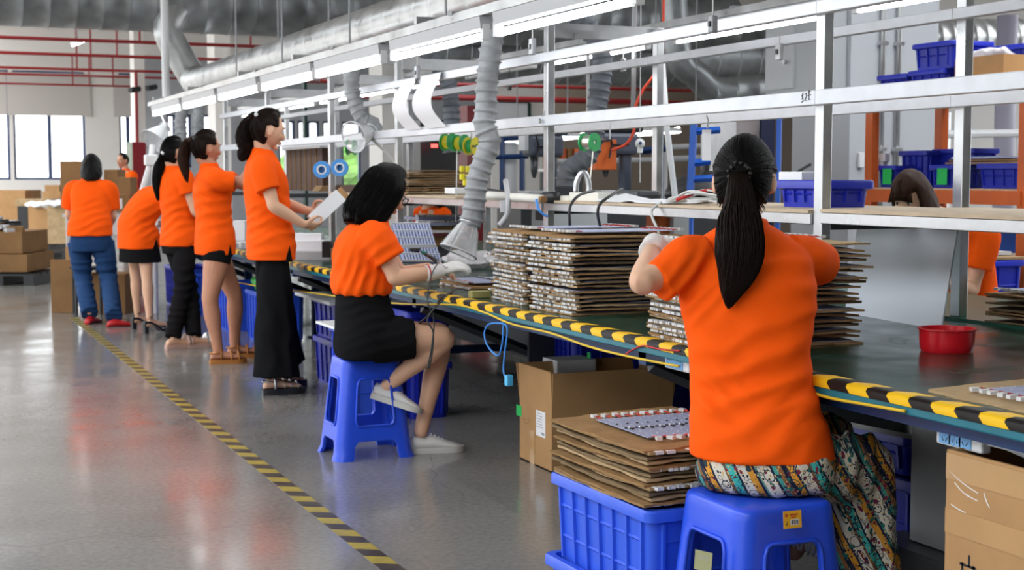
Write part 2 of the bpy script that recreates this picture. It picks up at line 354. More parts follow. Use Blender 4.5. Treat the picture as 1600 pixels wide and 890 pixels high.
# ---------------- sprinkler pipes: one network of long red pipes, each run a part
t = thing('sprinkler_pipework', 'dark red sprinkler pipes running across under the white ceiling', 'pipes', (0, 24, 3.3))
runs = []
for y0, z in ((58, 3.15), (82, 3.15), (105, 3.15), (115, 3.2), (130, 3.2), (145, 3.2), (153, 3.15)):
    q = onZ(0, y0, z); runs.append((q[1], z))
    MB().tube([(FX0+0.3, q[1], z), (FX1-8 if y0 < 120 else xs-0.2, q[1], z)], 0.024 if y0 < 110 else 0.021, 8).build('pipe', REDPIPE, t)
for px, i in ((219, 0), (183, 1), (120, 2), (142, 2), (113, 4), (139, 4), (176, 4), (96, 5), (156, 5), (392, 0), (1090, 0), (1010, 1), (870, 1)):
    y, z = runs[i]; x = onY(px, 100, y)[0]; MB().tube([(x, y, z), (x, y, CZ-0.02)], 0.016, 6).build('drop_pipe', REDPIPE, t)
x = onY(214, 200, 26.9)[0]; MB().tube([(x, 26.9, 0.1), (x, 26.9, 3.2)], 0.03, 8).build('riser', REDPIPE, t)
t = thing('red_header_pipe', 'thick dark red header pipe running behind the rack, right of centre', 'pipe', (14, 21, 2.4))
MB().tube([(6, 21.5, 2.55), (16, 21.5, 2.55)], 0.045, 8).build('pipe', REDPIPE, t)
MB().tube([(6, 21.3, 2.75), (16, 21.3, 2.75)], 0.025, 8).build('branch', REDPIPE, t)
# ---------------- ducts
def seam_duct(path, r, n=28, step=0.3, amp=0.012):
    path = [np.asarray(p, float) for p in path]; pts = []; rs = []
    for a, b in zip(path[:-1], path[1:]):
        L_ = np.linalg.norm(b-a); k = max(1, int(L_/step)); u = (b-a)/L_
        for i in range(k):
            s = L_*i/k
            for ds, e in ((0, amp), (0.018, amp), (0.026, 0)):
                pts.append(a+u*(s+ds)); rs.append(r+e)
            pts.append(a+u*(L_*(i+1)/k-0.008)); rs.append(r)
    return MB().tube(pts, rs, n)
bd = onX(300, 30, 3.32); YB = bd[1]+0.35
zb = onY(150, 46, YB)[2]; rb = 0.42
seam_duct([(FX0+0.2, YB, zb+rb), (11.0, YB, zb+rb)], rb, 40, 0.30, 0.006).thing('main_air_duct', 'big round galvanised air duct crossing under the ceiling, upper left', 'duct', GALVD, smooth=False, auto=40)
yd = onX(318, 128, 3.32); e0 = onX(300, 50, 3.32)
DZ = onX(404, 100, 3.32)[2]; dr = 0.165
t = thing('branch_air_duct', 'galvanised air duct over the bench line with an elbow up to the main duct', 'duct', (3.32, 12, DZ))
ye = YB-0.3
MBd = seam_duct([(3.32, 5.0, DZ), (3.32, ye-0.2, DZ)], dr, 32, 0.30, 0.0025); MBd.build('duct', GALV, t, auto=15)
el = curve([(3.32, ye-0.35, DZ), (3.32, ye-0.05, DZ+0.08), (3.32-0.12, ye, DZ+0.3), (3.32-0.28, ye, zb-0.02), (3.32-0.18, ye+0.05, zb+0.22), (3.32, ye+0.2, zb+0.35)], 7)
MB().tube(el, dr*1.02, 24).build('elbow', GALV, t, smooth=True)
for y in (8.2, 10.2, 12.2, 14.0):
    MB().box2((3.10, y, DZ-0.19), (3.54, y+0.05, DZ-0.16)).build('hanger', GREYP, t)
    for x in (3.11, 3.53): MB().tube([(x, y+0.025, DZ-0.17), (x, y+0.025, CZ)], 0.008, 6).build('hanger_rod', GREYP, t)
# second line's duct with an elbow, behind and right of centre
q0 = onY(1060, 85, 15.0); q1 = onY(1110, 143, 15.0); q2 = onY(1300, 130, 15.0)
t = thing('rear_branch_duct', 'galvanised duct with a slanted drop behind the rack, near the electric cabinet', 'duct', q1)
rr = 0.16
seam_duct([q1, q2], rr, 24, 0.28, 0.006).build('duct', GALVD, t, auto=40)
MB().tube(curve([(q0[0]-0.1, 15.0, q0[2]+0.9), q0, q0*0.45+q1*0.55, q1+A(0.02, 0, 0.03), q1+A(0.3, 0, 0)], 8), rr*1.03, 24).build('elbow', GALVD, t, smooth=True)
q0 = onY(1380, 62, 13.2); q1 = onY(1720, 62, 13.2)
seam_duct([q0, q1], 0.235, 30, 0.16, 0.006).thing('side_air_duct', 'round galvanised duct high on the right above the blue bins', 'duct', GALV, auto=40)
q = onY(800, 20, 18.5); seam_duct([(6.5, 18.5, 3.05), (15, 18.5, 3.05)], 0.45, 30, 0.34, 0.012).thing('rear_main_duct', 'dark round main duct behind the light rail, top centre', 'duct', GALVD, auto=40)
# white hanging pole and two ceiling cameras
q = onX(258, 50, 2.9); z0 = onY(261, 152, q[1])[2]
MB().tube([(q[0], q[1], z0), (q[0]-0.01, q[1], CZ)], 0.045, 10).thing('ceiling_pole', 'white pole hanging from the ceiling left of the bent duct elbow', 'pole', WHITE)
for px, py, lab in ((211, 140, 'small black camera on the left face of the far white column'), (237, 137, 'small black camera on the right side of the far white column')):
    q = onY(px, py, 26.5); t = thing('security_camera', lab, 'camera', q)
    MB().tube([q+A(-0.1, -0.1, -0.02), q+A(0.08, 0.05, 0.02)], 0.05, 10).build('housing', BLACKP, t); MB().tube([q+A(0.05, 0.05, 0), q+A(0.05, 0.5, 0.03)], 0.02, 6).build('bracket', DARKST, t)
# dark electric cabinet on the right column + conduits + switches
t = thing('electric_cabinet', 'grey electric cabinet on the column with a small round lock', 'cabinet', (6.9, 10, 1.8))
za = onX(1225, 145, 6.82)[2]; ya = onX(1197, 100, 6.82)[1]; yb = onX(1286, 100, 6.82)[1]
MB().box2((6.82, max(yb, cy0+0.02), za), (7.045, ya, za+1.25)).build('body', mat('cabinet_paint', (0.46, 0.48, 0.50), 0.45), t)
ym = onX(1240, 100, 6.80)[1]
MB().box2((6.80, ym+0.01, za+0.03), (6.82, ya-0.02, za+1.2)).build('door', mat('cabinet_door_paint', (0.52, 0.54, 0.56), 0.45), t)
q = onX(1227, 97, 6.79); MB().tube([q, q+A(-0.02, 0, 0)], 0.018, 12).build('lock', ALU, t)
for px, lab in ((1379, 'left steel conduit pipe running up the grey column'), (1404, 'right steel conduit pipe running up the grey column')):
    x = onY(px, 100, 9.47)[0]; t = thing('conduit', lab, 'pipe', (x, 9.47, 0.9)); MB().tube([(x, 9.47, 0.9), (x, 9.47, CZ)], 0.022, 10).build('pipe', GALV, t, smooth=True)
    for z in (1.5, 2.35): MB().box2((x-0.035, 9.44, z), (x+0.035, 9.5, z+0.03)).build('clamp', ALU, t)
for px, lab in ((1345, 'white wall switch nearer the orange shelf on the grey column'), (1369, 'narrow white socket on the grey column behind the orange upright')):
    q = onY(px, 250, 9.48); MB().box(q, (0.05, 0.03, 0.12)).thing('wall_switch', lab, 'switch', WHITE, bevel=0.006)
# ================================================================== BENCH LINE
BX, BXB, BZ, BY0, BY1 = 2.25, 4.39, 0.765, 1.5, 14.2
t = thing('assembly_bench', 'long double-sided assembly bench with green top, teal edge rail and blue steel legs', 'workbench', (3.3, 8, 0))
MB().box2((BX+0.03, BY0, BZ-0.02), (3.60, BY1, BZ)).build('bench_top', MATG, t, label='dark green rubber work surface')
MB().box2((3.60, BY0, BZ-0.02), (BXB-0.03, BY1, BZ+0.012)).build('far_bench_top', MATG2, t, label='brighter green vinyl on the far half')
for sx, X in ((1, BX), (-1, BXB)):
    MB().box2((X+0.004*sx, BY0, BZ-0.047), (X+0.045*sx, BY1, BZ-0.024)).build('edge_rail', TEAL, t, bevel=0.004, label='teal painted edge rail')
    MB().box2((X+0.05*sx, BY0, BZ-0.082), (X+0.09*sx, BY1, BZ-0.0475)).build('side_beam', NAVY, t)
tp = MB(); prof = [(0.055, 0.0015), (0.02, 0.0025), (0.004, -0.002), (-0.002, -0.010), (-0.001, -0.025), (0.006, -0.025), (0.012, -0.012), (0.055, -0.003)]
tp.rings([[(BX+x, y, BZ+z) for x, z in prof] for y in np.linspace(BY0, BY1, 3)]); tp.build('hazard_tape', HAZ, t, auto=60, label='black and yellow striped tape along the near edge')
for y in (1.95, 4.22, 6.53, 8.86, 11.17, 13.6):
    for X in (3.10, 4.02):
        MB().box2((X-0.035, y-0.035, 0), (X+0.035, y+0.035, BZ-0.02)).build('leg', NAVY, t); MB().box2((X-0.06, y-0.06, 0), (X+0.06, y+0.06, 0.01)).build('foot_plate', DARKST, t)
    MB().box2((2.3, y-0.025, BZ-0.10), (4.34, y+0.025, BZ-0.03)).build('cross_beam', NAVY, t)
    MB().box2((3.10, y-0.02, 0.12), (4.02, y+0.02, 0.17)).build('cross_rail', NAVY, t)
    MB().tube([(2.36, y+0.05, BZ-0.11), (3.10, y+0.05, 0.34)], 0.026, 4).build('brace', DARKST, t)
MB().box2((4.00, 1.95, 0.12), (4.04, 13.6, 0.17)).build('long_rail', NAVY, t)
MB().box2((2.66, 4.26, 0.10), (4.0, 4.28, BZ-0.11)).build('shade_panel', DARKST, t); MB().box2((2.88, 6.46, 0.10), (4.0, 6.48, BZ-0.11)).build('shade_panel', DARKST, t)  # added dark sheets: block light and stand in for shade under the bench
MB().box2((3.80, 1.95, 0.1), (3.83, 13.6, BZ-0.03)).build('divider_panel', DARKST, t)
# ------------------------------------------------------------------ rack over the bench
XF, XB = 3.02, 3.64
t = thing('bench_rack', 'pale aluminium rack of posts and rails standing along the middle of the bench', 'rack', (3.33, 8, BZ))
PY = (1.95, 4.22, 6.53, 8.86, 10.42, 12.4, 14.15)
for X in (XF, XB):
    for y in PY: MB().box2((X-0.020, y-0.026, BZ+(0.012 if X > 3.6 else 0)), (X+0.020, y+0.026, 2.06)).build('post', ALU, t, bevel=0.004)
def bar(X, z0, z1, y0, y1, name, th=0.02, m=ALUW): return MB().box2((X-th, y0, z0), (X+th, y1, z1)).build(name, m, t, bevel=0.003)
for k, (y0, y1) in enumerate(zip(PY[:-1], PY[1:])):
    bar(XF-0.041, 1.548, 1.600, y0-0.03, y1-0.03, 'middle_rail'); bar(XF-0.041, 1.862, 1.908, y0-0.03, y1-0.03, 'top_rail')
    bar(XB-0.041, 1.553, 1.603, y0, y1, 'middle_rail'); bar(XB-0.041, 1.872, 1.912, y0, y1, 'top_rail')
for y in PY:
    MB().box2((XF, y-0.02, 1.99), (XB, y+0.02, 2.03)).build('cross_arm', ALU, t); MB().box2((2.33, y+0.03, 2.03), (XB, y+0.065, 2.065)).build('lamp_arm', ALU, t)
    MB().box2((XF, y-0.02, 1.11), (XB, y+0.02, 1.145)).build('shelf_bracket', DARKST, t)
for k, (y0, y1) in enumerate(zip(PY[:-1], PY[1:])):
    if y0 > 10: continue
    z = 1.18 if k else 1.185
    MB().box2((XF-0.03, y0+0.03, z-0.052), (XF+0.0, y1-0.03, z-0.012)).build('shelf_edge', ALU, t, bevel=0.003)
    MB().box2((XB-0.0, y0+0.03, z-0.052), (XB+0.03, y1-0.03, z-0.012)).build('shelf_edge', ALU, t)
    MB().box2((XF-0.035, y0+0.035, z-0.012), (XB+0.03, y1-0.035, z)).build('shelf_board', BOARD, t, label='chipboard shelf')
for X, y in ((2.95, 6.53),):
    MB().tube([(X, y-0.05, 1.573), (X-0.012, y-0.05, 1.573)], 0.012, 8).build('bolt', ALU, t)
# pen marks on the middle rail (short strokes as scribbled on the photographed rail)
def scribble(px, py, X, s, strokes, col):
    o = onX(px, py, X); mb = MB()
    for st in strokes: mb.tube([(X, o[1]-a*s, o[2]+b*s) for a, b in st], 0.0012, 5)
    return mb
scribble(1252, 157, XF-0.0625, 0.03, [[(0, 0.5), (0.3, 0.9), (0.1, 0.1), (0.5, 0.2)], [(0.0, -0.2), (0.5, 0.0)], [(0.7, 0.7), (1.0, 0.8), (1.0, 0.5), (0.7, 0.0), (1.1, 0.0)], [(1.3, 0.9), (1.8, 1.0)], [(1.5, 1.2), (1.5, 0.0), (1.8, 0.1)], [(1.25, 0.5), (1.9, 0.6)]], None).build('pen_mark', BLACKP, t, kind='stuff')
scribble(846, 183, XF-0.0625, 0.03, [[(0, 0.1), (0.1, 1.0)], [(0.5, 0), (0.6, 1.0)], [(0.9, 0.1), (1.2, 1.0), (1.4, 0.2)]], None).build('pen_mark', GREYP, t, kind='stuff')
# ------------------------------------------------------------------ light rails with battens
def light_rail(X, z, spans, label, lit, name='light_rail', far=False):
    t = thing(name, label, 'lamp rail', (X, 8, z))
    y0 = min(s[0] for s in spans)-0.6; y1 = max(s[1] for s in spans)+0.2
    pr = [(-0.03, 0.085), (0.03, 0.085), (0.03, 0.125), (0.022, 0.125), (0.022, 0.095), (-0.022, 0.095), (-0.022, 0.125), (-0.03, 0.125)]
    MB().rings([[(X+a, y, z+b) for a, b in pr] for y in (y0, y1)]).build('rail', GALV, t)
    for y in np.arange(y0+0.4, y1, 1.9): MB().box2((X-0.035, y, z+0.12), (X+0.035, y+0.05, z+0.135)).build('rail_clip', GREYP, t)
    return t
def batten(X, z, a, b, label, on, grp=None):
    t = thing('batten_lamp', label, 'lamp', (X, (a+b)/2, z), grp)
    MB().rings([[(X-0.032, y, z+0.082), (X+0.032, y, z+0.082), (X+0.026, y, z+0.03), (X-0.026, y, z+0.03)] for y in (a, b)]).build('housing', BATTEN, t)
    MB().tube([(X, a+0.03, z), (X, b-0.03, z)], 0.016, 10).build('tube', TUBEM if on else TUBEOFF, t, smooth=True, label='glowing fluorescent tube' if on else 'unlit fluorescent tube')
    for y in (a, b): MB().box2((X-0.018, y-0.004, z-0.018), (X+0.018, y+0.03, z+0.05)).build('end_socket', WHITE, t, bevel=0.004)
    return t
LX = 2.35; LZ = 1.3+0.2555*LX
LY = [(1.849, 2.375), (2.436, 2.956), (3.031, 3.56), (3.596, 4.144), (4.2, 4.751), (4.802, 5.388), (5.44, 6.073)]
light_rail(LX, LZ, [(a*LX, b*LX) for a, b in LY], 'near aluminium light rail above the front edge of the bench', True)
ORD = ['nearest', 'second', 'third', 'fourth', 'fifth', 'sixth', 'farthest']
for i, (a, b) in enumerate(LY): batten(LX, LZ, a*LX, b*LX, '%s lit tube lamp %s under the near light rail' % (ORD[i], 'at the top edge of the photo' if i == 0 else 'counted along the row'), True)
RX = 4.29; RZ = onX(1060, 64, RX)[2]
sp = []
for p0, p1, on in ((1342, 1480, True), (1060, 1285, True), (868, 1014, True), (732, 836, False), (640, 705, True), (560, 625, True), (500, 545, True), (437, 492, True), (378, 428, True)):
    ya = onX(p1, 50, RX)[1]; yb = onX(p0, 50, RX)[1]; sp.append((ya, yb, on))
light_rail(RX, RZ, sp, 'far aluminium light rail on the other side of the rack', True)
LB = ['lit tube lamp of the far rail cut by the top edge at upper right', 'long lit tube lamp of the far rail in front of the grey cabinet', 'lit tube lamp of the far rail crossed by the dark ribbed hose', 'unlit tube lamp of the far rail beside the pale hose', 'lit tube lamp of the far rail behind the hanging white strips', 'lit tube lamp of the far rail just left of the hanging strips', 'short lit tube lamp of the far rail near the round hood', 'lit tube lamp of the far rail right of the standing woman with the box', 'leftmost lit tube lamp of the far rail, behind the box woman\'s head']
for (a, b, on), l in zip(sp, LB): batten(RX, RZ, a, b, l, on)
# lamps of the other lines, far behind
for i, (p0, p1, y, Y, l) in enumerate(((985, 1062, 205, 13.0, 'distant lit tube lamp left of the thin white stay'), (1042, 1132, 178, 13.0, 'distant lit tube lamp left of the hanging tag'), (858, 915, 213, 15.0, 'distant lit tube lamp right of the tall front post'), (788, 828, 219, 15.0, 'distant lit tube lamp between the pale hose and the tall front post'), (1215, 1228, 166, 13.0, 'small distant lit lamp by the electric cabinet'), (112, 130, 66, 24, 'small bright lamp under the ceiling far left'))):
    a = onY(p0, y+4, Y); b = onY(p1, y-2, Y); t = thing('distant_lamp', l, 'lamp', (a+b)/2)
    MB().tube([a, b], 0.03, 8).build('tube', TUBEM, t); MB().box2((a[0], Y-0.03, a[2]+0.03), (b[0], Y+0.03, a[2]+0.07)).build('housing', WHITE, t); MB().tube([((a[0]+b[0])/2, Y, a[2]+0.06), ((a[0]+b[0])/2, Y, CZ)], 0.008, 5).build('hanger', GREYP, t)
# pull switches
for px, y0, y1, X, l, m in ((832, 60, 86, 2.5, 'grey pull switch hanging beside the front post at the pale hose', GREYP), (1114, 24, 51, 2.5, 'dark pull switch hanging in front of the top rail', GREYP), (652, 103, 124, 2.5, 'grey pull switch hanging by the white strips', GREYP), (521, 90, 118, 2.5, 'grey pull switch hanging near the bent hose', GREYP), (1218, 68, 94, 3.55, 'small pale switch hanging before the grey cabinet', LGREY), (796, 124, 141, 4.27, 'dark switch hanging behind the rack near the unlit lamp', BLACKP), (974, 92, 112, 4.27, 'slim grey switch hanging right of the dark hose', GREYP)):
    a = onX(px, y0, X); b = onX(px, y1, X); hgt = a[2]-b[2]; t = thing('pull_switch', l, 'switch', (X, a[1], b[2]))
    MB().box((X, a[1], (a[2]+b[2])/2), (0.022, hgt*0.55, hgt)).build('switch_box', m, t, bevel=0.005)
    MB().box((X-0.013, a[1], (a[2]+b[2])/2), (0.008, hgt*0.2, hgt*0.3)).build('button', BLACKP, t)
    zt = LZ+0.1 if X < 3 else (1.9 if X < 4 else RZ+0.1)
    MB().tube([(X, a[1], a[2]), (X, a[1], zt), (LX if X < 3 else X, a[1], zt+0.005)], 0.003, 5).build('cord', GREYW if m is not BLACKP else BLACKW, t)
# ------------------------------------------------------------------ ribbed hoses and hoods
def hose(path, r, pitch=0.036, n=18, amp=0.10):
    c = curve(path, 10); seg = np.linalg.norm(np.diff(c, axis=0), axis=1); s = np.concatenate([[0], np.cumsum(seg)]); L_ = s[-1]
    k = int(L_/pitch*8); t_ = np.linspace(0, L_, k); pts = np.array([np.interp(t_, s, c[:, i]) for i in range(3)]).T
    rr = [r*(0.94+amp*2.0*(max(0, math.sin(2*math.pi*q/pitch))**3)+0.04*noise.noise((q*6, r, 3))) for q in t_]
    return MB().tube(pts, rr, n)
def hood(apex, tip, r0, r1, parent, m=CLEAR):
    z = unit(np.array(tip)-np.array(apex)); M = frame(z); L_ = np.linalg.norm(np.array(tip)-np.array(apex))
    MB().lathe([(r0, -0.04), (r0, 0), (r0*1.15, L_*0.1), (r1*0.97, L_*0.96), (r1, L_), (r1-0.004, L_), (r1*0.97-0.004, L_*0.95), (r0*1.1, L_*0.11), (r0-0.003, 0), (r0-0.003, -0.03)], apex, 32, M).build('hood', m, parent, auto=50, label='clear plastic funnel')
    ring = [np.array(tip)+M @ A(r1*math.cos(q), r1*math.sin(q), 0) for q in np.linspace(0, 2*math.pi, 33)[:-1]]
    MB().tube(ring, 0.005, 6, closed=True).build('hood_rim', LGREY, parent, smooth=True)
    ring = [np.array(apex)+M @ A(r0*1.08*math.cos(q), r0*1.08*math.sin(q), -0.01) for q in np.linspace(0, 2*math.pi, 25)[:-1]]
    MB().tube(ring, 0.007, 6, closed=True).build('clamp_ring', ALU, parent, smooth=True)
    for q in range(6):
        a_ = q*math.pi/3; MB().tube([np.array(apex)+M @ A(r0*1.16*math.cos(a_), r0*1.16*math.sin(a_), L_*0.1), np.array(tip)+M @ A(r1*math.cos(a_), r1*math.sin(a_), -0.005)], 0.0022, 4).build('hood_seam', LGREY, parent)
d = 7.35
t = thing('fume_hose', 'pale ribbed fume hose with a clear funnel hanging low by the seated woman', 'hose', P(735, 350, d))
top = P(772, 62, d); link = A(3.15, top[1]+0.3, DZ-0.1)
hose([link, P(776, 40, d+0.05), P(768, 72, d), P(762, 120, d), P(759, 170, d), P(757, 195, d), P(765, 222, d), P(756, 250, d), P(746, 280, d), P(741, 320, d), P(735, 352, d)], 0.057, 0.052).build('hose', HOSEM, t, smooth=True)
hood(P(733, 352, d), P(716, 393, d-0.02), 0.048, 0.098, t)
d = 9.7
t = thing('fume_hose', 'ribbed fume hose whose clear round hood faces the woman holding a box', 'hose', P(570, 190, d))
hose([P(548, 85, d+0.4), P(549, 115, d), P(550, 140, d), P(556, 165, d), P(566, 185, d), P(580, 192, d), P(584, 203, d-0.05), P(574, 208, d-0.12)], 0.052, 0.045).build('hose', HOSEM, t, smooth=True)
hood(P(578, 205, d-0.1), P(553, 214, d-0.22), 0.045, 0.105, t)
MB().tube(curve([P(574, 210, d-0.1), P(590, 225, d), P(608, 243, d), P(625, 262, d)], 6), 0.011, 8).build('cable', GREYW, t, smooth=True)
d = 10.6
t = thing('fume_hose', 'dark ribbed hose dropping behind the hanging white strips', 'hose', P(705, 190, d))
hose([P(660, 70, d), P(680, 98, d), P(698, 125, d), P(704, 150, d), P(706, 195, d), P(706, 240, d)], 0.062, 0.05).build('hose', HOSED, t, smooth=True)
d = 8.6
t = thing('fume_hose', 'dark ribbed hose bending down behind the green solder spool', 'hose', P(930, 200, d))
hose([P(880, 5, d), P(915, 38, d), P(934, 70, d), P(941, 100, d), P(938, 135, d), P(932, 175, d), P(927, 215, d), P(918, 243, d), P(900, 258, d), P(887, 268, d), P(884, 292, d)], 0.062, 0.05).build('hose', HOSED, t, smooth=True)
for px, d, l in ((283, 14.2, 'pale hose hanging behind the ponytailed woman, left one of the far pair'), (309, 14.2, 'pale hose hanging behind the ponytailed woman, right one of the far pair')):
    t = thing('fume_hose', l, 'hose', P(px, 200, d)); hose([P(px+3, 150, d), P(px+2, 170, d), P(px-1, 190, d), P(px, 215, d), P(px+2, 240, d)], 0.06, 0.06).build('hose', HOSEM, t, smooth=True)
d = 14.0
t = thing('clear_hood', 'clear funnel hood on a bent arm above the bending woman', 'hood', P(245, 215, d)); 
hood(P(257, 200, d), P(240, 220, d-0.1), 0.05, 0.14, t); MB().tube(curve([P(257, 200, d), P(256, 188, d), P(252, 178, d), P(252, 165, d)], 5), 0.015, 8).build('arm', ALU, t, smooth=True)
d = 13.5
t = thing('lamp_stand', 'small white jointed machine stand behind the bending woman', 'stand', P(238, 250, d))
MB().tube([P(222, 300, d), P(236, 252, d), P(239, 226, d)], 0.03, 8).build('arm', WHITE, t); MB().box(P(236, 250, d), (0.12, 0.1, 0.1)).build('joint', WHITE, t, bevel=0.01); MB().tube([A(*P(240, 300, d)[:2], 0), P(240, 255, d)], 0.025, 8).build('post', WHITE, t)
# ------------------------------------------------------------------ hanging white strips
def strip(px0, px1, xoff, label):
    X0 = XF-0.075; a = onX(px0, 110, X0); b = onX(px1, 110, X0); ya, yb = a[1], b[1]
    z = [1.905, 1.9, 1.86, 1.80, 1.74, 1.68, 1.62, 1.585]; x = [X0+0.03, X0-0.004, X0-0.015, X0-0.045, X0-0.06, X0-0.05, X0-0.015, X0+0.004]
    dy = [0, 0, 0.0, 0.015, 0.02, 0.01, -0.03, -0.07]
    p = cat4([(q, w_, e) for q, w_, e in zip(x, z, dy)], 5)
    mb = MB(); mb.rings([[(q[0], ya+q[2], q[1]), (q[0], yb+q[2], q[1]), (q[0]+0.0015, yb+q[2], q[1]), (q[0]+0.0015, ya+q[2], q[1])] for q in p]); return mb.thing('hanging_strip', label, 'strip', PAPER, smooth=False, auto=60)
strip(628, 651, 0, 'left white curved strip draped over the top rail'); strip(660, 690, 0, 'right white curved strip draped over the top rail')
# ------------------------------------------------------------------ solder spools
def spool(c, ax, r, L_, label, col, fill=SOLDER):
    t = thing('solder_spool', label, 'spool', c); M = frame(ax); c = np.array(c)
    for s in (-1, 1):
        q = s*L_/2
        MB().lathe([(r*0.22, q-0.004), (r, q-0.004), (r, q+0.004), (r*0.22, q+0.004), (r*0.22, q-0.004)], c, 28, M).build('flange', col, t, auto=40)
    MB().lathe([(r*0.2, -L_/2), (r*0.74, -L_/2+0.005), (r*0.74, L_/2-0.005), (r*0.2, L_/2)], c, 28, M).build('wire', fill, t, auto=40)
    return t
d = 8.9
ax = A(0.5, -0.86, 0)
for i, (px, py, l, m, f) in enumerate(((701, 222, 'green and yellow solder spool, leftmost of the three on the middle rail', GREENP, YELP), (720, 224, 'green and yellow solder spool in the middle of the three on the rail', GREENP, YELP), (738, 228, 'green and yellow solder spool nearest the pale hose', YELP, GREENP))):
    spool(P(px, py, d-0.1*i), ax, 0.055, 0.06, l, m, f)
t = thing('spool_hook', 'metal hook carrying the green and yellow spools under the middle rail', 'hook', P(736, 215, 8.7)); MB().tube([P(700, 223, 8.95), P(745, 229, 8.6)], 0.006, 6).build('rod', DARKST, t); MB().tube([P(737, 196, 8.75), P(737, 226, 8.72)], 0.008, 6).build('hanger', ALU, t)
d = 6.75
spool(P(921, 222, d), A(0.42, -0.9, 0), 0.044, 0.062, 'green spool of silver solder wire left of the rear post', GREENP)
t = thing('spool_hook', 'black rod holding the green silver wire spool', 'hook', P(930, 222, d)); MB().tube([P(916, 223, d+0.02), P(955, 219, d+0.05)], 0.006, 6).build('rod', BLACKP, t); MB().tube([P(953, 219, d+0.05), P(953, 190, d+0.05), P(957, 183, d+0.05)], 0.004, 6).build('hanger', ALU, t)
MB().tube([P(927, 230, d), P(924, 262, d), P(920, 300, d)], 0.003, 5).thing('solder_line', 'thin solder wire running down from the green silver spool', 'wire', SOLDER)
spool(P(549, 230, 10.0), A(0.8, -0.6, 0), 0.055, 0.05, 'green spool behind the round clear hood', GREENP)
MB().tube([P(714, 232, 8.8), P(713, 300, 8.8), P(712, 345, 8.8)], 0.003, 5).thing('solder_line', 'thin pale wire hanging from the green and yellow spools', 'wire', PAPER)
for px, py, l in ((503, 265, 'left blue tape roll hanging on the rack'), (531, 262, 'right blue tape roll hanging on the rack')):
    t = thing('tape_roll', l, 'tape', P(px, py, 10.3)); M = frame(A(-0.4, -0.9, 0)); c = P(px, py, 10.3)
    MB().lathe([(0.035, -0.02), (0.062, -0.02), (0.062, 0.02), (0.035, 0.02), (0.035, -0.02)], c, 28, M).build('roll', mat('blue_tape', srgb(70, 150, 225), 0.35), t, auto=40)
    MB().lathe([(0.026, -0.021), (0.035, -0.021), (0.035, 0.021), (0.026, 0.021), (0.026, -0.021)], c, 28, M).build('core', PAPER, t, auto=40)
# hanging tag, reel balancer, air hose, stays
c = P(1104, 226, 5.9); t = thing('hanging_tag', 'white plastic sleeve tag hanging from the rear middle rail', 'tag', c)
MB().box(P(1104, 227, 5.9), (0.036, 0.004, 0.125), rotz(-0.5)).build('sleeve', PAPER, t); MB().box(P(1104, 207, 5.898), (0.037, 0.005, 0.026), rotz(-0.5)).build('header', LGREY, t); MB().tube([P(1105, 200, 5.9), P(1107, 188, 5.9), P(1104, 180, 5.9)], 0.004, 6).build('clip', ALU, t)
c = P(1000, 224, 8.4); t = thing('tool_balancer', 'white drop-shaped tool balancer hanging right of the drill press', 'balancer', c)
M = frame(unit(_R @ A(0, 0, -1.0))); MB().lathe([(0.0001, -0.02), (0.024, -0.018), (0.029, 0), (0.024, 0.018), (0.0001, 0.02)], c, 24, M).build('drum', WHITE, t, smooth=True); MB().lathe([(0.0001, 0), (0.01, 0.0), (0.01, 0.024), (0.0001, 0.024)], c, 16, M).build('hub', NAVY, t, auto=40)
MB().box(P(1000, 234, 8.4), (0.03, 0.02, 0.04)).build('nozzle', WHITE, t, bevel=0.005); MB().tube([P(1000, 238, 8.4), P(1000, 285, 8.4)], 0.003, 5).build('cord', LGREY, t); MB().tube([P(1000, 216, 8.4), A(*P(1000, 216, 8.4)[:2], CZ)], 0.003, 5).build('hanger', LGREY, t)
MB().tube(curve([A(*P(1036, 60, 9)[:2], CZ), P(1036, 60, 9), P(1024, 112, 9), P(1005, 140, 9), P(992, 170, 9), P(990, 205, 9), P(978, 225, 9), P(955, 235, 9)], 6), 0.009, 8).thing('air_hose', 'orange air hose looping down to the drill press', 'hose', mat('orange_hose', srgb(220, 70, 40), 0.45), smooth=True)
MB().tube([A(*P(915, 105, 8.8)[:2], CZ), P(919, 190, 8.8)], 0.012, 8).thing('support_rod', 'thin pale rod left of the dark ribbed hose', 'rod', WHITE, smooth=True)
MB().tube([A(*P(996, 95, 9.2)[:2], CZ), P(989, 190, 9.2)], 0.016, 8).thing('support_rod', 'pale rod beside the orange air hose', 'rod', LGREY, smooth=True)
MB().tube([P(1035, 100, 9.2), P(1042, 200, 9.2), P(1056, 318, 9.2), A(*P(1066, 390, 9.2)[:2], 0)], 0.02, 8).thing('stay_rod', 'thin white slanted stay left of the blue frame', 'rod', WHITE, smooth=True)
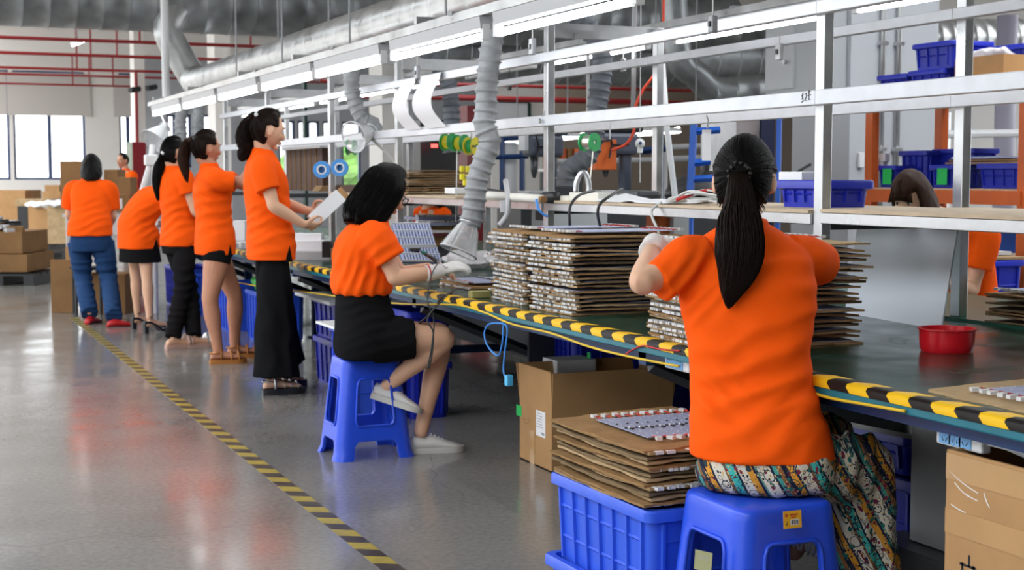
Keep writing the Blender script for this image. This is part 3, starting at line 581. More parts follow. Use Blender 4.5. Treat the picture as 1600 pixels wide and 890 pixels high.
# ================================================================== STOOLS, CRATES, CARTONS
def make_stool(loc, rz, label, hs=(0.135, 0.125), hb=(0.188, 0.17), Ht=0.46):
    t = thing('plastic_stool', label, 'stool', loc)
    ns = 17; us = np.linspace(-1, 1, ns)
    vs = [0, 0.06, 0.14, 0.185, 0.215, 0.30, 0.345, 0.385, 0.5, 0.6, 0.7, 0.755, 0.79, 0.86, 0.93, 0.97]
    def ringpts(v):
        q = v**0.95; hx = hb[0]+(hs[0]-hb[0])*q; hy = hb[1]+(hs[1]-hb[1])*q; r = 0.045; pts = []
        if v < 0.03: hx += 0.008; hy += 0.008
        for k, (nx, ny) in enumerate(((0, -1), (1, 0), (0, 1), (-1, 0))):
            tx, ty = -ny, nx; hw = (hx if nx == 0 else hy)-r; hn = hy if nx == 0 else hx
            for u in us: pts.append((nx*hn+tx*u*hw, ny*hn+ty*u*hw, v*Ht))
            hw2 = (hy if nx == 0 else hx)-r; cx_, cy_ = nx*(hn-r)+tx*hw, ny*(hn-r)+ty*hw
            for q2 in (0.25, 0.5, 0.75):
                a_ = q2*math.pi/2; pts.append((cx_+r*(nx*math.cos(a_)+tx*math.sin(a_)), cy_+r*(ny*math.cos(a_)+ty*math.sin(a_)), v*Ht))
        return pts
    R = [ringpts(v) for v in vs]; n = len(R[0]); mb = MB()
    verts = [p for r in R for p in r]; faces = []; per = ns+3
    def hole(u0, u1, v0, v1):
        um = (u0+u1)/2; vm = (v0+v1)/2
        if abs(um) < 0.72 and 0.345 < vm < 0.79: return True
        if abs(um) < 0.78 and vm < 0.185: return True
        return False
    for j in range(len(vs)-1):
        for i in range(n):
            k = i % per
            if k < ns-1 and hole(us[k], us[k+1], vs[j], vs[j+1]): continue
            i2 = (i+1) % n; faces.append((j*n+i, j*n+i2, (j+1)*n+i2, (j+1)*n+i))
    iu = [k for k in range(ns) if abs(us[k]) <= 0.751]; lo, hi = iu[0], iu[-1]; jl, jh = vs.index(0.345), vs.index(0.79)
    iu2 = [k for k in range(ns) if abs(us[k]) <= 0.80]; l2, h2 = iu2[0], iu2[-1]; ja = vs.index(0.185)
    for s in range(4):
        b_ = s*per
        for cu, du in ((lo, 1), (hi, -1)):
            for cj, dj in ((jl, 1), (jh, -1)):
                a_ = cj*n+b_+cu; faces.append((a_, cj*n+b_+cu+du, (cj+dj)*n+b_+cu) if du*dj > 0 else (a_, (cj+dj)*n+b_+cu, cj*n+b_+cu+du))
        for cu, du in ((l2, 1), (h2, -1)):
            a_ = ja*n+b_+cu; faces.append((a_, (ja-1)*n+b_+cu, ja*n+b_+cu+du) if du > 0 else (a_, ja*n+b_+cu+du, (ja-1)*n+b_+cu))
    # rounded shoulder and seat
    k0 = len(verts); base_i = (len(vs)-1)*n; prev = base_i
    for sc, z in ((0.97, 0.992), (0.91, 1.0), (0.6, 1.0), (0.3, 0.997)):
        top = [(p[0]*sc, p[1]*sc, z*Ht) for p in R[-1]]; k = len(verts); verts += top
        for i in range(n): i2 = (i+1) % n; faces.append((prev+i, prev+i2, k+i2, k+i))
        prev = k
    verts.append((0, 0, 0.996*Ht)); cc = len(verts)-1
    for i in range(n): faces.append((prev+i, prev+(i+1) % n, cc))
    v = np.array(verts) @ rotz(rz).T + np.array(loc); mb.add(v, faces)
    o = mb.build('stool_body', BLUEP, t, smooth=True)
    so = o.modifiers.new('solid', 'SOLIDIFY'); so.thickness = 0.016; so.offset = -1
    bv = o.modifiers.new('bevel', 'BEVEL'); bv.width = 0.0035; bv.segments = 2; bv.limit_method = 'ANGLE'; bv.angle_limit = math.radians(50)
    def rim(k, pts):
        ring = []
        hx = lambda v: hb[0]+(hs[0]-hb[0])*v**0.95
        hy = lambda v: hb[1]+(hs[1]-hb[1])*v**0.95
        nx, ny = ((0, -1), (1, 0), (0, 1), (-1, 0))[k]; tx, ty = -ny, nx
        for u, v in pts:
            hw = (hx(v) if nx == 0 else hy(v))-0.045; hn = (hy(v) if nx == 0 else hx(v))+0.001
            ring.append(np.array((nx*hn+tx*u*hw, ny*hn+ty*u*hw, v*Ht)) @ rotz(rz).T+np.array(loc))
        MB().tube(ring, 0.006, 6, closed=True).build('window_rim', BLUEP, t, smooth=True)
    for k in range(4): rim(k, [(-0.77, 0.40), (-0.77, 0.74), (-0.7, 0.79), (-0.6, 0.805), (0.6, 0.805), (0.7, 0.79), (0.77, 0.74), (0.77, 0.40), (0.7, 0.35), (0.6, 0.335), (-0.6, 0.335), (-0.7, 0.35)])
    return t
S1 = make_stool((2.0, 6.375, 0), 0, 'blue plastic stool under the seated woman in a black skirt')
S2 = make_stool((2.075, 3.165, 0), 0, 'blue plastic stool with a yellow price sticker under the nearest woman', hs=(0.145, 0.155), hb=(0.19, 0.195))
# price sticker on the near stool, and a note stuck inside it
def sticker(name, parent, c, n, w_, h_, m, lab, up=(0, 0, 1)):
    n = unit(n); r = unit(np.cross(up, n)); u = np.cross(n, r); c = np.array(c); mb = MB()
    mb.add([c-r*w_/2-u*h_/2+n*e for e in (0,)]+[c+r*w_/2-u*h_/2, c+r*w_/2+u*h_/2, c-r*w_/2+u*h_/2]+[c-r*w_/2-u*h_/2+n*0.001, c+r*w_/2-u*h_/2+n*0.001, c+r*w_/2+u*h_/2+n*0.001, c-r*w_/2+u*h_/2+n*0.001], [(3, 2, 1, 0), (4, 5, 6, 7), (0, 1, 5, 4), (1, 2, 6, 5), (2, 3, 7, 6), (3, 0, 4, 7)])
    return mb.build(name, m, parent, label=lab), (c+n*0.0012, r, u, n)
STY = mat('yellow_sticker', srgb(232, 176, 40), 0.5)
sn = A(0, -1, 0.09); sc = onY(1238, 811, 2.972)
st, (c, r, u, n) = sticker('price_sticker', S2, sc, sn, 0.054, 0.044, STY, 'yellow price sticker')
def bars_on(parent, c, r, u, n, spec, m, name):
    mb = MB()
    for x, y, w_, h_ in spec: mb.add([c+r*(x-w_/2)+u*(y-h_/2), c+r*(x+w_/2)+u*(y-h_/2), c+r*(x+w_/2)+u*(y+h_/2), c+r*(x-w_/2)+u*(y+h_/2)], [(0, 1, 2, 3)])
    o = mb.build(name, m, parent); o['kind'] = 'stuff'; return o
bars_on(st, c, r, u, n, [(0.006, -0.007, 0.026, 0.015)], PAPER, 'print')
bars_on(st, c+n*0.0003, r, u, n, [(-0.005+i*0.0024, -0.007, 0.0007+0.0008*(i % 3), 0.011) for i in range(10)]+[(-0.018, -0.012, 0.004, 0.003), (-0.0165, -0.007, 0.002, 0.006)], BLACKP, 'barcode')
bars_on(st, c+n*0.0003, r, u, n, [(-0.018, 0.011, 0.008, 0.007), (0.004, 0.012, 0.024, 0.004), (0.003, 0.006, 0.016, 0.0025)], mat('red_print', srgb(200, 70, 40), 0.5), 'print')
nt_, (c, r, u, n) = sticker('paper_note', S2, P(1099, 876, 3.62), (-0.92, -0.35, 0.1), 0.055, 0.05, mat('note_paper', srgb(150, 150, 110), 0.7), 'yellowed paper note with a pencilled number')
bars_on(nt_, c, r, u, n, [(-0.012+k*0.011, 0.003+e, 0.007, 0.0012) for k in range(3) for e in (0, 0.005, 0.010)]+[(-0.0085+k*0.011, 0.008, 0.001, 0.010) for k in range(3)], GREYP, 'number')
# ---- ribbed crates
def make_crate(label, loc, L_, W_, Ht, m, rz=0.0, nv=7, nh=2, name='plastic_crate', group=None, cat='crate'):
    """L_ along local y, W_ along local x"""
    t = thing(name, label, cat, loc, group); M = rotz(rz); loc = np.array(loc); tp = 0.95
    def tr(v): return np.asarray(v) @ M.T+loc
    def rr(hx, hy, z, r=0.03, k=4):
        out = []
        for sx, sy, a0 in ((1, 1, 0), (-1, 1, 90), (-1, -1, 180), (1, -1, 270)):
            for i in range(k+1): a_ = math.radians(a0+90*i/k); out.append((sx*(hx-r)+r*math.cos(a_), sy*(hy-r)+r*math.sin(a_), z))
        return out
    hx, hy = W_/2-0.018, L_/2-0.018; q = 0.006
    R = [rr(hx*tp, hy*tp, 0.0), rr(hx, hy, Ht-0.04), rr(hx+0.018, hy+0.018, Ht-0.032), rr(hx+0.018, hy+0.018, Ht-0.006), rr(hx+0.014, hy+0.014, Ht), rr(hx-q, hy-q, Ht), rr(hx*tp-q, hy*tp-q, 0.012)]
    mb = MB(); mb.rings([tr(r_) for r_ in R]); mb.build('crate_body', m, t, auto=35)
    for ax in (0, 1):
        for s in (-1, 1):
            half = (hy if ax == 0 else hx)-0.04; k_ = nv if ax == 0 else max(3, int(nv*W_/L_))
            for i in range(k_):
                u = -half+2*half*i/(k_-1); o0, o1 = ((hx*tp, hx) if ax == 0 else (hy*tp, hy))
                w_ = 0.007
                def pt(uu, off, z): return (s*off, uu, z) if ax == 0 else (uu, s*off, z)
                v = []
                for z, o_ in ((0.02, o0+0.002), (Ht-0.04, o1)):
                    for uu, e in ((u-w_, -0.004), (u+w_, -0.004), (u+w_*0.7, 0.009), (u-w_*0.7, 0.009)): v.append(pt(uu*(1 if z > 0.1 else 0.96), o_+e, z))
                MB().add(tr(v), [(0, 1, 5, 4), (1, 2, 6, 5), (2, 3, 7, 6), (3, 0, 4, 7), (3, 2, 1, 0), (4, 5, 6, 7)]).build('rib', m, t)
            for j in range(nh):
                z = Ht*(0.32+0.34*j/(max(1, nh-1))) if nh > 1 else Ht*0.5
                o_ = o0+(o1-o0)*z/Ht
                a_ = pt(-half, o_+0.002, z); b_ = pt(half, o_+0.002, z); MB().tube(tr([a_, b_]), 0.0055, 4).build('rib', m, t)
    return t
make_crate('bright blue ribbed crate in the foreground carrying a stack of cardboard sheets', (2.055, 3.665, 0.115), 0.61, 0.43, 0.275, BLUEC, 0.03, 7, 2)
make_crate('lower blue crate nested under the foreground crate', (2.05, 3.665, 0.0), 0.63, 0.45, 0.135, BLUEC, 0.03, 7, 1)
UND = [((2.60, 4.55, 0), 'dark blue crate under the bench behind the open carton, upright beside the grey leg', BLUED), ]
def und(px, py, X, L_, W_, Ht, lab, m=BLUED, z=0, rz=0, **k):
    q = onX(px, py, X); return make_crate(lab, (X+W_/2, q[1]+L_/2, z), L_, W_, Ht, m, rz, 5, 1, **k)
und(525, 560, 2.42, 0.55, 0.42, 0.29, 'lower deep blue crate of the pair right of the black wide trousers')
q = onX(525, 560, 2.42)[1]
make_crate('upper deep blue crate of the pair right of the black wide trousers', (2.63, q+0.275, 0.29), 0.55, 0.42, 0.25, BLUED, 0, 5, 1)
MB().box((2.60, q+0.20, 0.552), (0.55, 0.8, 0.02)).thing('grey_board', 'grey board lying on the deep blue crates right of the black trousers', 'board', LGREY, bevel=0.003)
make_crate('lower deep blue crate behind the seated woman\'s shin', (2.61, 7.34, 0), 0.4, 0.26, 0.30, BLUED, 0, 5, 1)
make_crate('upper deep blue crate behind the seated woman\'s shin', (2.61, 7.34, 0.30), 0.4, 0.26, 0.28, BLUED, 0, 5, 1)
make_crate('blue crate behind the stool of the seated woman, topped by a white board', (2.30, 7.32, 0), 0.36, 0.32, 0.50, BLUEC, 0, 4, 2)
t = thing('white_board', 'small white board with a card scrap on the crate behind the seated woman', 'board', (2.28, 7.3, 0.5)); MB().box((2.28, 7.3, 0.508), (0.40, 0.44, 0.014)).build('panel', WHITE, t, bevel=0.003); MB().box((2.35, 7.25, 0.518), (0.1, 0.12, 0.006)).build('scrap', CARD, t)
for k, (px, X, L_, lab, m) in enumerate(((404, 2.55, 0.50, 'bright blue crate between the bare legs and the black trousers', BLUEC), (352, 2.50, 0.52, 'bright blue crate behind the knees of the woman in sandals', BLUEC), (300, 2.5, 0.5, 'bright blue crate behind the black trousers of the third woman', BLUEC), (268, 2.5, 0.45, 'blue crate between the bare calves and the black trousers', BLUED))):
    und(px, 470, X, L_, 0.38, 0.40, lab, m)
q = onX(404, 470, 2.55)[1]
t = thing('green_bag', 'crumpled green plastic bag on the bright blue crate by the black trousers', 'bag', (2.7, q+0.2, 0.4)); bm_ = MB(); bm_.ell((2.68, q+0.22, 0.46), (0.13, 0.17, 0.07), n=18, m=12); bm_.v = [tuple(np.array(v)+0.03*np.array(noise.noise_vector(Vector(v)*14))) for v in bm_.v]; bm_.build('film', mat('green_film', srgb(40, 190, 60), 0.3), t)
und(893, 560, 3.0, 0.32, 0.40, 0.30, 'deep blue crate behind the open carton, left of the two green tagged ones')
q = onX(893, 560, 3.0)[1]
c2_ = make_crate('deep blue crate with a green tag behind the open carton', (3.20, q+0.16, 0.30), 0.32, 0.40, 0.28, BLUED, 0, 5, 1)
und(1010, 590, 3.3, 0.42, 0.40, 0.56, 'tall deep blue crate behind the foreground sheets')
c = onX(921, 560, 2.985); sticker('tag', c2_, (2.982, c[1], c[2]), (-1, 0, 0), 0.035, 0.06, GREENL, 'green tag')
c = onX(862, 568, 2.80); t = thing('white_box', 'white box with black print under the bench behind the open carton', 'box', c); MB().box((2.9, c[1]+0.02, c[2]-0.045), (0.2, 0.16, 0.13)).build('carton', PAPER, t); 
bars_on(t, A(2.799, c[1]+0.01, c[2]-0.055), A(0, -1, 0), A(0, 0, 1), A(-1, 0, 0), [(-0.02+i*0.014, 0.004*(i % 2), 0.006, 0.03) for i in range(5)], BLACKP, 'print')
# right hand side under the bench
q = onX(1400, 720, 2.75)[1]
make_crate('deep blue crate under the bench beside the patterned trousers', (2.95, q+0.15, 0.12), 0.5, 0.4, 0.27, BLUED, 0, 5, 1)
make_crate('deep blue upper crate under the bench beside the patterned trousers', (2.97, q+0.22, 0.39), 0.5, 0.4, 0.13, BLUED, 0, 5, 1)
MB().box((2.93, q+0.22, 0.535), (0.50, 0.72, 0.015), rotz(0.15)).thing('metal_sheet', 'grey metal sheet lying on the crates under the bench on the right', 'sheet', mat('sheet_metal', (0.35, 0.36, 0.36), 0.35, 0.7))
MB().box((2.98, q+0.1, 0.565), (0.12, 0.12, 0.045), rotz(0.3)).thing('steel_block', 'small steel block standing on the metal sheet under the bench', 'block', ALU, bevel=0.006)
a = onX(1425, 668, 2.70); b = onX(1478, 668, 2.70)
MB().box2((2.70, b[1]-0.22, 0.24), (2.715, a[1], 0.66)).thing('metal_plate', 'grey metal panel hanging under the bench behind the power strip', 'panel', mat('panel_metal', (0.42, 0.43, 0.44), 0.4, 0.6))
MB().box2((2.62, b[1]-0.5, 0.0), (3.1, a[1]+0.12, 0.235)).thing('dark_cabinet', 'dark low cabinet on the floor under the right end of the bench', 'cabinet', DARKST, bevel=0.01)
# power strips
def power_strip(px0, px1, py, X, label, n, back=0.02):
    a = onX(px0, py, X); b = onX(px1, py, X); y0, y1 = b[1], a[1]; z = (a[2]+b[2])/2; hgt = 0.052
    t = thing('power_strip', label, 'power strip', (X, (y0+y1)/2, z))
    MB().box2((X, y0, z-hgt/2), (X+back+0.012, y1, z+hgt/2)).build('housing', WHITE, t, bevel=0.006)
    L_ = y1-y0; SB = mat('socket_blue', srgb(120, 180, 232), 0.5)
    for i in range(n):
        w_ = 0.042 if i in (0, n-1) else 0.02
        y = y1-0.035-(L_-0.09)*(i/(n-1)) if n > 1 else (y0+y1)/2
        s = MB().box((X-0.001, y, z), (0.003, w_, 0.042)).build('socket', SB, t, bevel=0.0008); mb = MB()
        if w_ > 0.03:
            for e in (-0.009, 0, 0.009): mb.box((X-0.0028, y-e, z+0.009), (0.001, 0.0025, 0.011))
            for e in (-1, 1): mb.box((X-0.0028, y-e*0.007, z-0.010), (0.001, 0.0025, 0.011), np.array([[1, 0, 0], [0, math.cos(0.6*e), -math.sin(0.6*e)], [0, math.sin(0.6*e), math.cos(0.6*e)]]))
        else:
            for zz in (-0.01, 0.01):
                for e in (-0.004, 0.004): mb.box((X-0.0028, y-e, z+zz), (0.001, 0.002, 0.008))
        k = mb.build('slots', BLACKP, s); k['kind'] = 'stuff'
    MB().tube([(X+0.02, y0, z), (X+0.02, y0-0.06, z), (X+0.05, y0-0.12, z-0.02)], 0.006, 6).build('cord', WHITE, t)
    return t
power_strip(1462, 1534, 684, 2.335, 'white power strip with four blue sockets under the right end of the bench', 4)
power_strip(1038, 1076, 566, BX+0.028, 'white power strip with blue sockets on the bench edge left of the nearest woman', 3)
# ---- open cartons
def carton(label, x0, x1, y0, y1, z0, z1, flaps, m=CARDB, th=0.006, inner=None, seam=True, name='carton', slack=0.0, cat='carton'):
    t = thing(name, label, cat, ((x0+x1)/2, (y0+y1)/2, z0))
    MB().box2((x0, y0, z0), (x1, y1, z0+th)).build('bottom', m, t)
    for a, b in (((x0, y0), (x0+th, y1)), ((x1-th, y0), (x1, y1)), ((x0+th, y0), (x1-th, y0+th)), ((x0+th, y1-th), (x1-th, y1))):
        MB().box2((a[0], a[1], z0), (b[0], b[1], z1)).build('side_wall', m, t)
    fl = min(x1-x0, y1-y0)/2
    for side, ang in flaps.items():
        L_ = fl if not isinstance(ang, tuple) else ang[1]; an = math.radians(ang if not isinstance(ang, tuple) else ang[0])
        dn, up = math.cos(an)*L_, math.sin(an)*L_
        if side == 'x0': q = [(x0, y0, z1), (x0, y1, z1), (x0-dn, y1, z1+up), (x0-dn, y0, z1+up)]; n = (th, 0, 0)
        if side == 'x1': q = [(x1, y0, z1), (x1, y1, z1), (x1+dn, y1, z1+up), (x1+dn, y0, z1+up)]; n = (-th, 0, 0)
        if side == 'y0': q = [(x0, y0, z1), (x1, y0, z1), (x1, y0-dn, z1+up), (x0, y0-dn, z1+up)]; n = (0, th, 0)
        if side == 'y1': q = [(x0, y1, z1), (x1, y1, z1), (x1, y1+dn, z1+up), (x0, y1+dn, z1+up)]; n = (0, -th, 0)
        if abs(math.sin(an)) < 0.5: n = (0, 0, th)
        MB().add([np.array(p) for p in q]+[np.array(p)+np.array(n) for p in q], [(0, 1, 2, 3), (7, 6, 5, 4), (0, 4, 5, 1), (1, 5, 6, 2), (2, 6, 7, 3), (3, 7, 4, 0)]).build('flap', m, t)
    return t
t = carton('brown open carton with raised flaps, a green tag and a white label under the bench', 2.615, 3.22, 5.62, 5.97, 0, 0.27, {'x0': 88, 'y0': (86, 0.17), 'x1': 80, 'y1': 75})
sticker('green_tag', t, onX(811, 641, 2.6145), (-1, 0, 0), 0.06, 0.05, GREENL, 'green tag')
lb, (c, r, u, n) = sticker('label', t, onX(845, 662, 2.6145), (-1, 0, 0), 0.10, 0.115, PAPER, 'white shipping label with fine print')
bars_on(lb, c, r, u, n, [(-0.01, 0.045-0.012*i, 0.05+0.02*((i*7) % 3)/2, 0.003) for i in range(6)]+[(0.025, -0.042, 0.03, 0.012)], GREYP, 'print')
sticker('tape', t, onX(832, 700, 2.6143), (-1, 0, 0), 0.05, 0.16, TAPE, 'clear tape')
bars_on(t, A(*onX(822, 655, 2.6142)), A(0, -1, 0), A(0, 0, 1), A(-1, 0, 0), [(0.0, 0.0, 0.07, 0.003), (0.0, -0.016, 0.06, 0.003), (0.035, 0.0, 0.003, 0.035), (-0.03, 0.0, 0.003, 0.035)], mat('faded_print', srgb(140, 100, 66), 0.8), 'print')
# near carton bottom right
cz = 0.65; c0 = onZ(1480, 701, cz)
t = carton('big brown open carton wrapped in clear tape at the bottom right corner', c0[0], c0[0]+0.48, c0[1]-0.75, c0[1], 0, cz, {}, CARDB, 0.008)
mb = MB(); X = c0[0]-0.001
for k, (y, z, dy, dz) in enumerate(((-0.01, 0.60, 0.10, -0.035), (-0.03, 0.575, 0.05, -0.025), (-0.07, 0.555, 0.04, -0.008), (-0.02, 0.52, 0.05, -0.01), (-0.13, 0.57, 0.02, -0.03))):
    mb.tube(curve([(X, c0[1]+y, z), (X-0.001, c0[1]+y-dy*0.5, z+dz*0.6), (X, c0[1]+y-dy, z+dz)], 4), 0.0016, 4)
mb.build('tape_crease', film('tape_film', (0.95, 0.93, 0.9), 0.6, 0.1), t, kind='stuff')
MB().box2((X-0.0012, c0[1]-0.75, 0.45), (X, c0[1], 0.51)).build('tape', TAPE, t); MB().box2((X-0.0012, c0[1]-0.75, 0.58), (X, c0[1], 0.642)).build('tape', TAPE, t)
bars_on(t, A(X-0.0005, onX(1512, 880, X)[1], onX(1512, 884, X)[2]), A(0, -1, 0), A(0, 0, 1), A(-1, 0, 0), [(0, 0.0, 0.055, 0.006), (-0.018, -0.02, 0.006, 0.05), (0.02, -0.02, 0.006, 0.05), (0.004, 0.012, 0.006, 0.03), (0.0, -0.025, 0.05, 0.006)], BLACKP, 'print')
bg_ = MB(); bg_.ell((c0[0]+0.26, c0[1]-0.30, 0.52), (0.15, 0.2, 0.10), n=22, m=14); bg_.v = [tuple(np.array(v)+0.045*np.array(noise.noise_vector(Vector(v)*13))) for v in bg_.v]
bg_.thing('plastic_bag', 'crumpled clear plastic bag stuffed in the carton at the bottom right', 'bag', CLEAR, auto=30)
# ================================================================== RED BOWL, WHITE PANEL, BLUE BIN
c = onZ(1485, 556, BZ); c[1] += 0.10; c[0] += 0.07; br = 0.083
t = thing('red_bowl', 'round red plastic bowl on the dark green bench top', 'bowl', (c[0], c[1], BZ))
MB().lathe([(0.0001, 0), (br*0.90, 0), (br*0.96, 0.008), (br*0.985, 0.03), (br, 0.066), (br+0.005, 0.068), (br+0.005, 0.072), (br-0.004, 0.072), (br-0.008, 0.03), (br*0.88, 0.006), (0.0001, 0.005)], (c[0], c[1], BZ), 48).build('bowl_body', REDPL, t, auto=40)
a = onZ(1345, 493, BZ); b = onZ(1470, 515, BZ)
ux = unit(b-a); nn = unit(np.cross(ux, A(0, 0, 1))); lean = nn*0.05
pa, pb = a-ux*0.12, b; tz = 0.335
MB().add([pa, pb, pb+lean+ux*0.01+A(0, 0, tz+0.015), pa+lean+A(0, 0, tz+0.015), pa+nn*0.006, pb+nn*0.006, pb+lean+nn*0.006+ux*0.01+A(0, 0, tz+0.015), pa+lean+nn*0.006+A(0, 0, tz+0.015)] if nn[0] > 0 else [pa, pb, pb-lean+ux*0.01+A(0, 0, tz+0.015), pa-lean+A(0, 0, tz+0.015), pa-nn*0.006, pb-nn*0.006, pb-lean-nn*0.006+ux*0.01+A(0, 0, tz+0.015), pa-lean-nn*0.006+A(0, 0, tz+0.015)], [(0, 1, 2, 3), (7, 6, 5, 4), (0, 4, 5, 1), (1, 5, 6, 2), (2, 6, 7, 3), (3, 7, 4, 0)]).thing('leaning_sheet', 'plain white panel leaning on the rack behind the red bowl', 'panel', mat('panel_white', (0.74, 0.79, 0.87), 0.4))
q = onX(1250, 315, 3.2); ya = onX(1207, 300, 3.2)[1]; yb = onX(1282, 300, 3.2)[1]
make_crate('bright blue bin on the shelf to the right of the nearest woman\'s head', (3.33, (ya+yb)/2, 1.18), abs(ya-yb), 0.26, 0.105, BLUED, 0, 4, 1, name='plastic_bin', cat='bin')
t = thing('white_tub', 'small white tub with a black pen on the blue shelf bin', 'tub', (3.3, (ya+yb)/2+0.12, 1.285)); MB().box((3.3, (ya+yb)/2+0.1, 1.30), (0.12, 0.16, 0.035)).build('tub_body', WHITE, t, bevel=0.004); MB().tube([(3.3, (ya+yb)/2+0.14, 1.315), (3.3, (ya+yb)/2+0.05, 1.345)], 0.006, 6).build('pen', BLACKP, t)
# items on the shelf behind the woman
Ysh = lambda px, X=3.1: onX(px, 312, X)[1]
t = thing('cloth_sheet', 'rumpled white cloth spread on the shelf left of the nearest woman', 'cloth', (3.2, Ysh(1000), 1.18))
mb = MB(); nx_, ny_ = 9, 24; y0, y1 = Ysh(1068), Ysh(958); g = []
for i in range(ny_+1):
    for j in range(nx_+1):
        y = y0+(y1-y0)*i/ny_; x = 3.0+0.30*j/nx_; hh = 0.006+0.018*max(0, noise.noise((x*9, y*7, 1)))+0.06*max(0, (i/ny_-0.75))*math.sin(j/nx_*math.pi)*1.6; g.append((x, y, 1.18+hh))
mb.add(g, [(i*(nx_+1)+j, i*(nx_+1)+j+1, (i+1)*(nx_+1)+j+1, (i+1)*(nx_+1)+j) for i in range(ny_) for j in range(nx_)]); o = mb.build('fabric', PAPER, t, smooth=True); so = o.modifiers.new('s', 'SOLIDIFY'); so.thickness = 0.004; so.offset = -1
y0 = Ysh(958); y1 = Ysh(912); MB().box2((3.02, y0, 1.18), (3.12, y1, 1.222)).thing('white_block', 'cream white block on the shelf beside the white cloth', 'box', mat('cream_plastic', (0.78, 0.77, 0.70), 0.5), bevel=0.004)
y0 = Ysh(912); y1 = Ysh(877); MB().box2((3.02, y0, 1.18), (3.14, y1, 1.202)).thing('paper_pad', 'flat pale pad on the shelf next to the tall front post', 'pad', mat('cream_plastic', (0.8, 0.8, 0.7), 0.5))
y0 = Ysh(960); mb = MB(); mb.box((3.3, y0+0.15, 1.205), (0.14, 0.26, 0.05)); mb.thing('black_tray', 'black rounded tray on the shelf behind the cream block', 'tray', mat('black_tray', (0.03, 0.035, 0.045), 0.4), bevel=0.02)
mb = MB(); yc = Ysh(1085)
t = thing('cable_coil', 'bundle of grey cables lying on the shelf left of the nearest woman\'s head', 'cable', (3.1, yc, 1.18))
for k in range(10):
    rn = random.Random(k); cc = curve([(3.05+rn.uniform(0, .1), yc-0.28, 1.19+rn.uniform(0, .03)), (3.02+rn.uniform(0, .1), yc-0.1, 1.195+rn.uniform(0, .05)), (3.03+rn.uniform(0, .08), yc+0.05, 1.19+rn.uniform(0, .03)), (3.04, yc+0.14, 1.19)], 6); MB().tube(cc, 0.005, 6).build('cable', GREYW, t, smooth=True)
MB().tube(curve([(3.0, yc+0.1, 1.19), (2.96, yc+0.12, 1.15), (2.95, yc+0.05, 1.08), (2.93, yc-0.05, 1.02), (2.9, yc-0.22, 0.99)], 6), 0.006, 6).build('loose_end', GREYW, t, smooth=True)
MB().tube(curve([(3.0, yc-0.02, 1.2), (3.1, yc-0.1, 1.24), (3.2, yc-0.25, 1.23), (3.1, yc-0.4, 1.2)], 6), 0.008, 6).thing('red_cable', 'loop of red cable behind the grey cable bundle', 'cable', REDW, smooth=True)
# cables hanging from the shelf edge near the tall front post
MB().tube(curve([P(928, 298, 6.45), P(905, 305, 6.3), P(891, 322, 6.25), P(890, 345, 6.25), P(892, 372, 6.3)], 7), 0.0065, 8).thing('black_cable', 'black cable drooping from the shelf right beside the tall front post', 'cable', BLACKW, smooth=True)
MB().tube(curve([P(972, 295, 6.3), P(955, 305, 6.15), P(938, 318, 6.1), P(934, 335, 6.1), P(940, 362, 6.2)], 7), 0.0065, 8).thing('black_cable', 'black cable drooping from the black tray on the shelf', 'cable', BLACKW, smooth=True)
MB().tube(curve([P(900, 300, 6.5), P(901, 285, 6.5), P(908, 271, 6.5), P(915, 272, 6.5), P(920, 288, 6.5), P(920, 300, 6.5)], 6), 0.014, 8).thing('bent_tube', 'shiny bent grey tube standing on the shelf left of the green spool wire', 'tube', ALU, smooth=True)
MB().tube(curve([P(790, 282, 7.4), P(794, 310, 7.3), P(792, 335, 7.3), P(780, 352, 7.3)], 6), 0.014, 8).thing('grey_tube', 'bent grey tube between the fume hose and the tall front post', 'tube', LGREY, smooth=True)
# rolled items on the left shelf section
yl = Ysh(800, 3.1)
t = thing('rolled_sheet', 'cream roll with a dark end lying along the shelf left of the tall post', 'roll', (3.05, yl, 1.18)); MB().tube([P(762, 305, 7.6), P(846, 311, 7.0)], 0.022, 12).build('roll', mat('cream_plastic', (0.8, 0.8, 0.7), 0.5), t, smooth=True); MB().tube([P(846, 311, 7.0), P(850, 311.4, 6.97)], 0.017, 12).build('end', CARDD, t)
MB().tube([P(852, 308, 7.15), P(870, 309, 7.05)], 0.03, 12).thing('black_roll', 'short black roll behind the tall front post', 'roll', BLACKP, smooth=True)
MB().tube(curve([P(838, 312, 6.95), P(841, 326, 6.9), P(848, 334, 6.9), P(856, 338, 6.9)], 5), 0.007, 6).thing('blue_tube', 'thin pale blue tube curling down from the cream roll', 'tube', BLUEW, smooth=True)
MB().tube(curve([P(735, 302, 7.9), P(765, 300, 7.9), P(815, 308, 7.4)], 5), 0.02, 8).thing('black_roll', 'long black sleeve lying on the shelf behind the cream roll', 'roll', BLACKP, smooth=True)
MB().box(P(786, 322, 7.2), (0.03, 0.004, 0.06)).thing('paper_tag', 'small white paper tag hanging from the shelf beside the fume hose', 'tag', PAPER)
MB().box(P(715, 298, 8.2), (0.10, 0.16, 0.035)).thing('white_block', 'white adapter block on the shelf left of the fume hose', 'box', WHITE, bevel=0.004)
# crumpled yellow thing beside the hose
mb = MB()
t = thing('yellow_clips', 'bright yellow plastic clip cluster behind the pale fume hose', 'clips', P(727, 272, 8.3))
for k, (dx, dy) in enumerate(((722, 264), (731, 264), (722, 276), (731, 277), (727, 285))): MB().box(P(dx, dy, 8.3), (0.025, 0.03, 0.035)).build('clip', YELP, t, bevel=0.004)
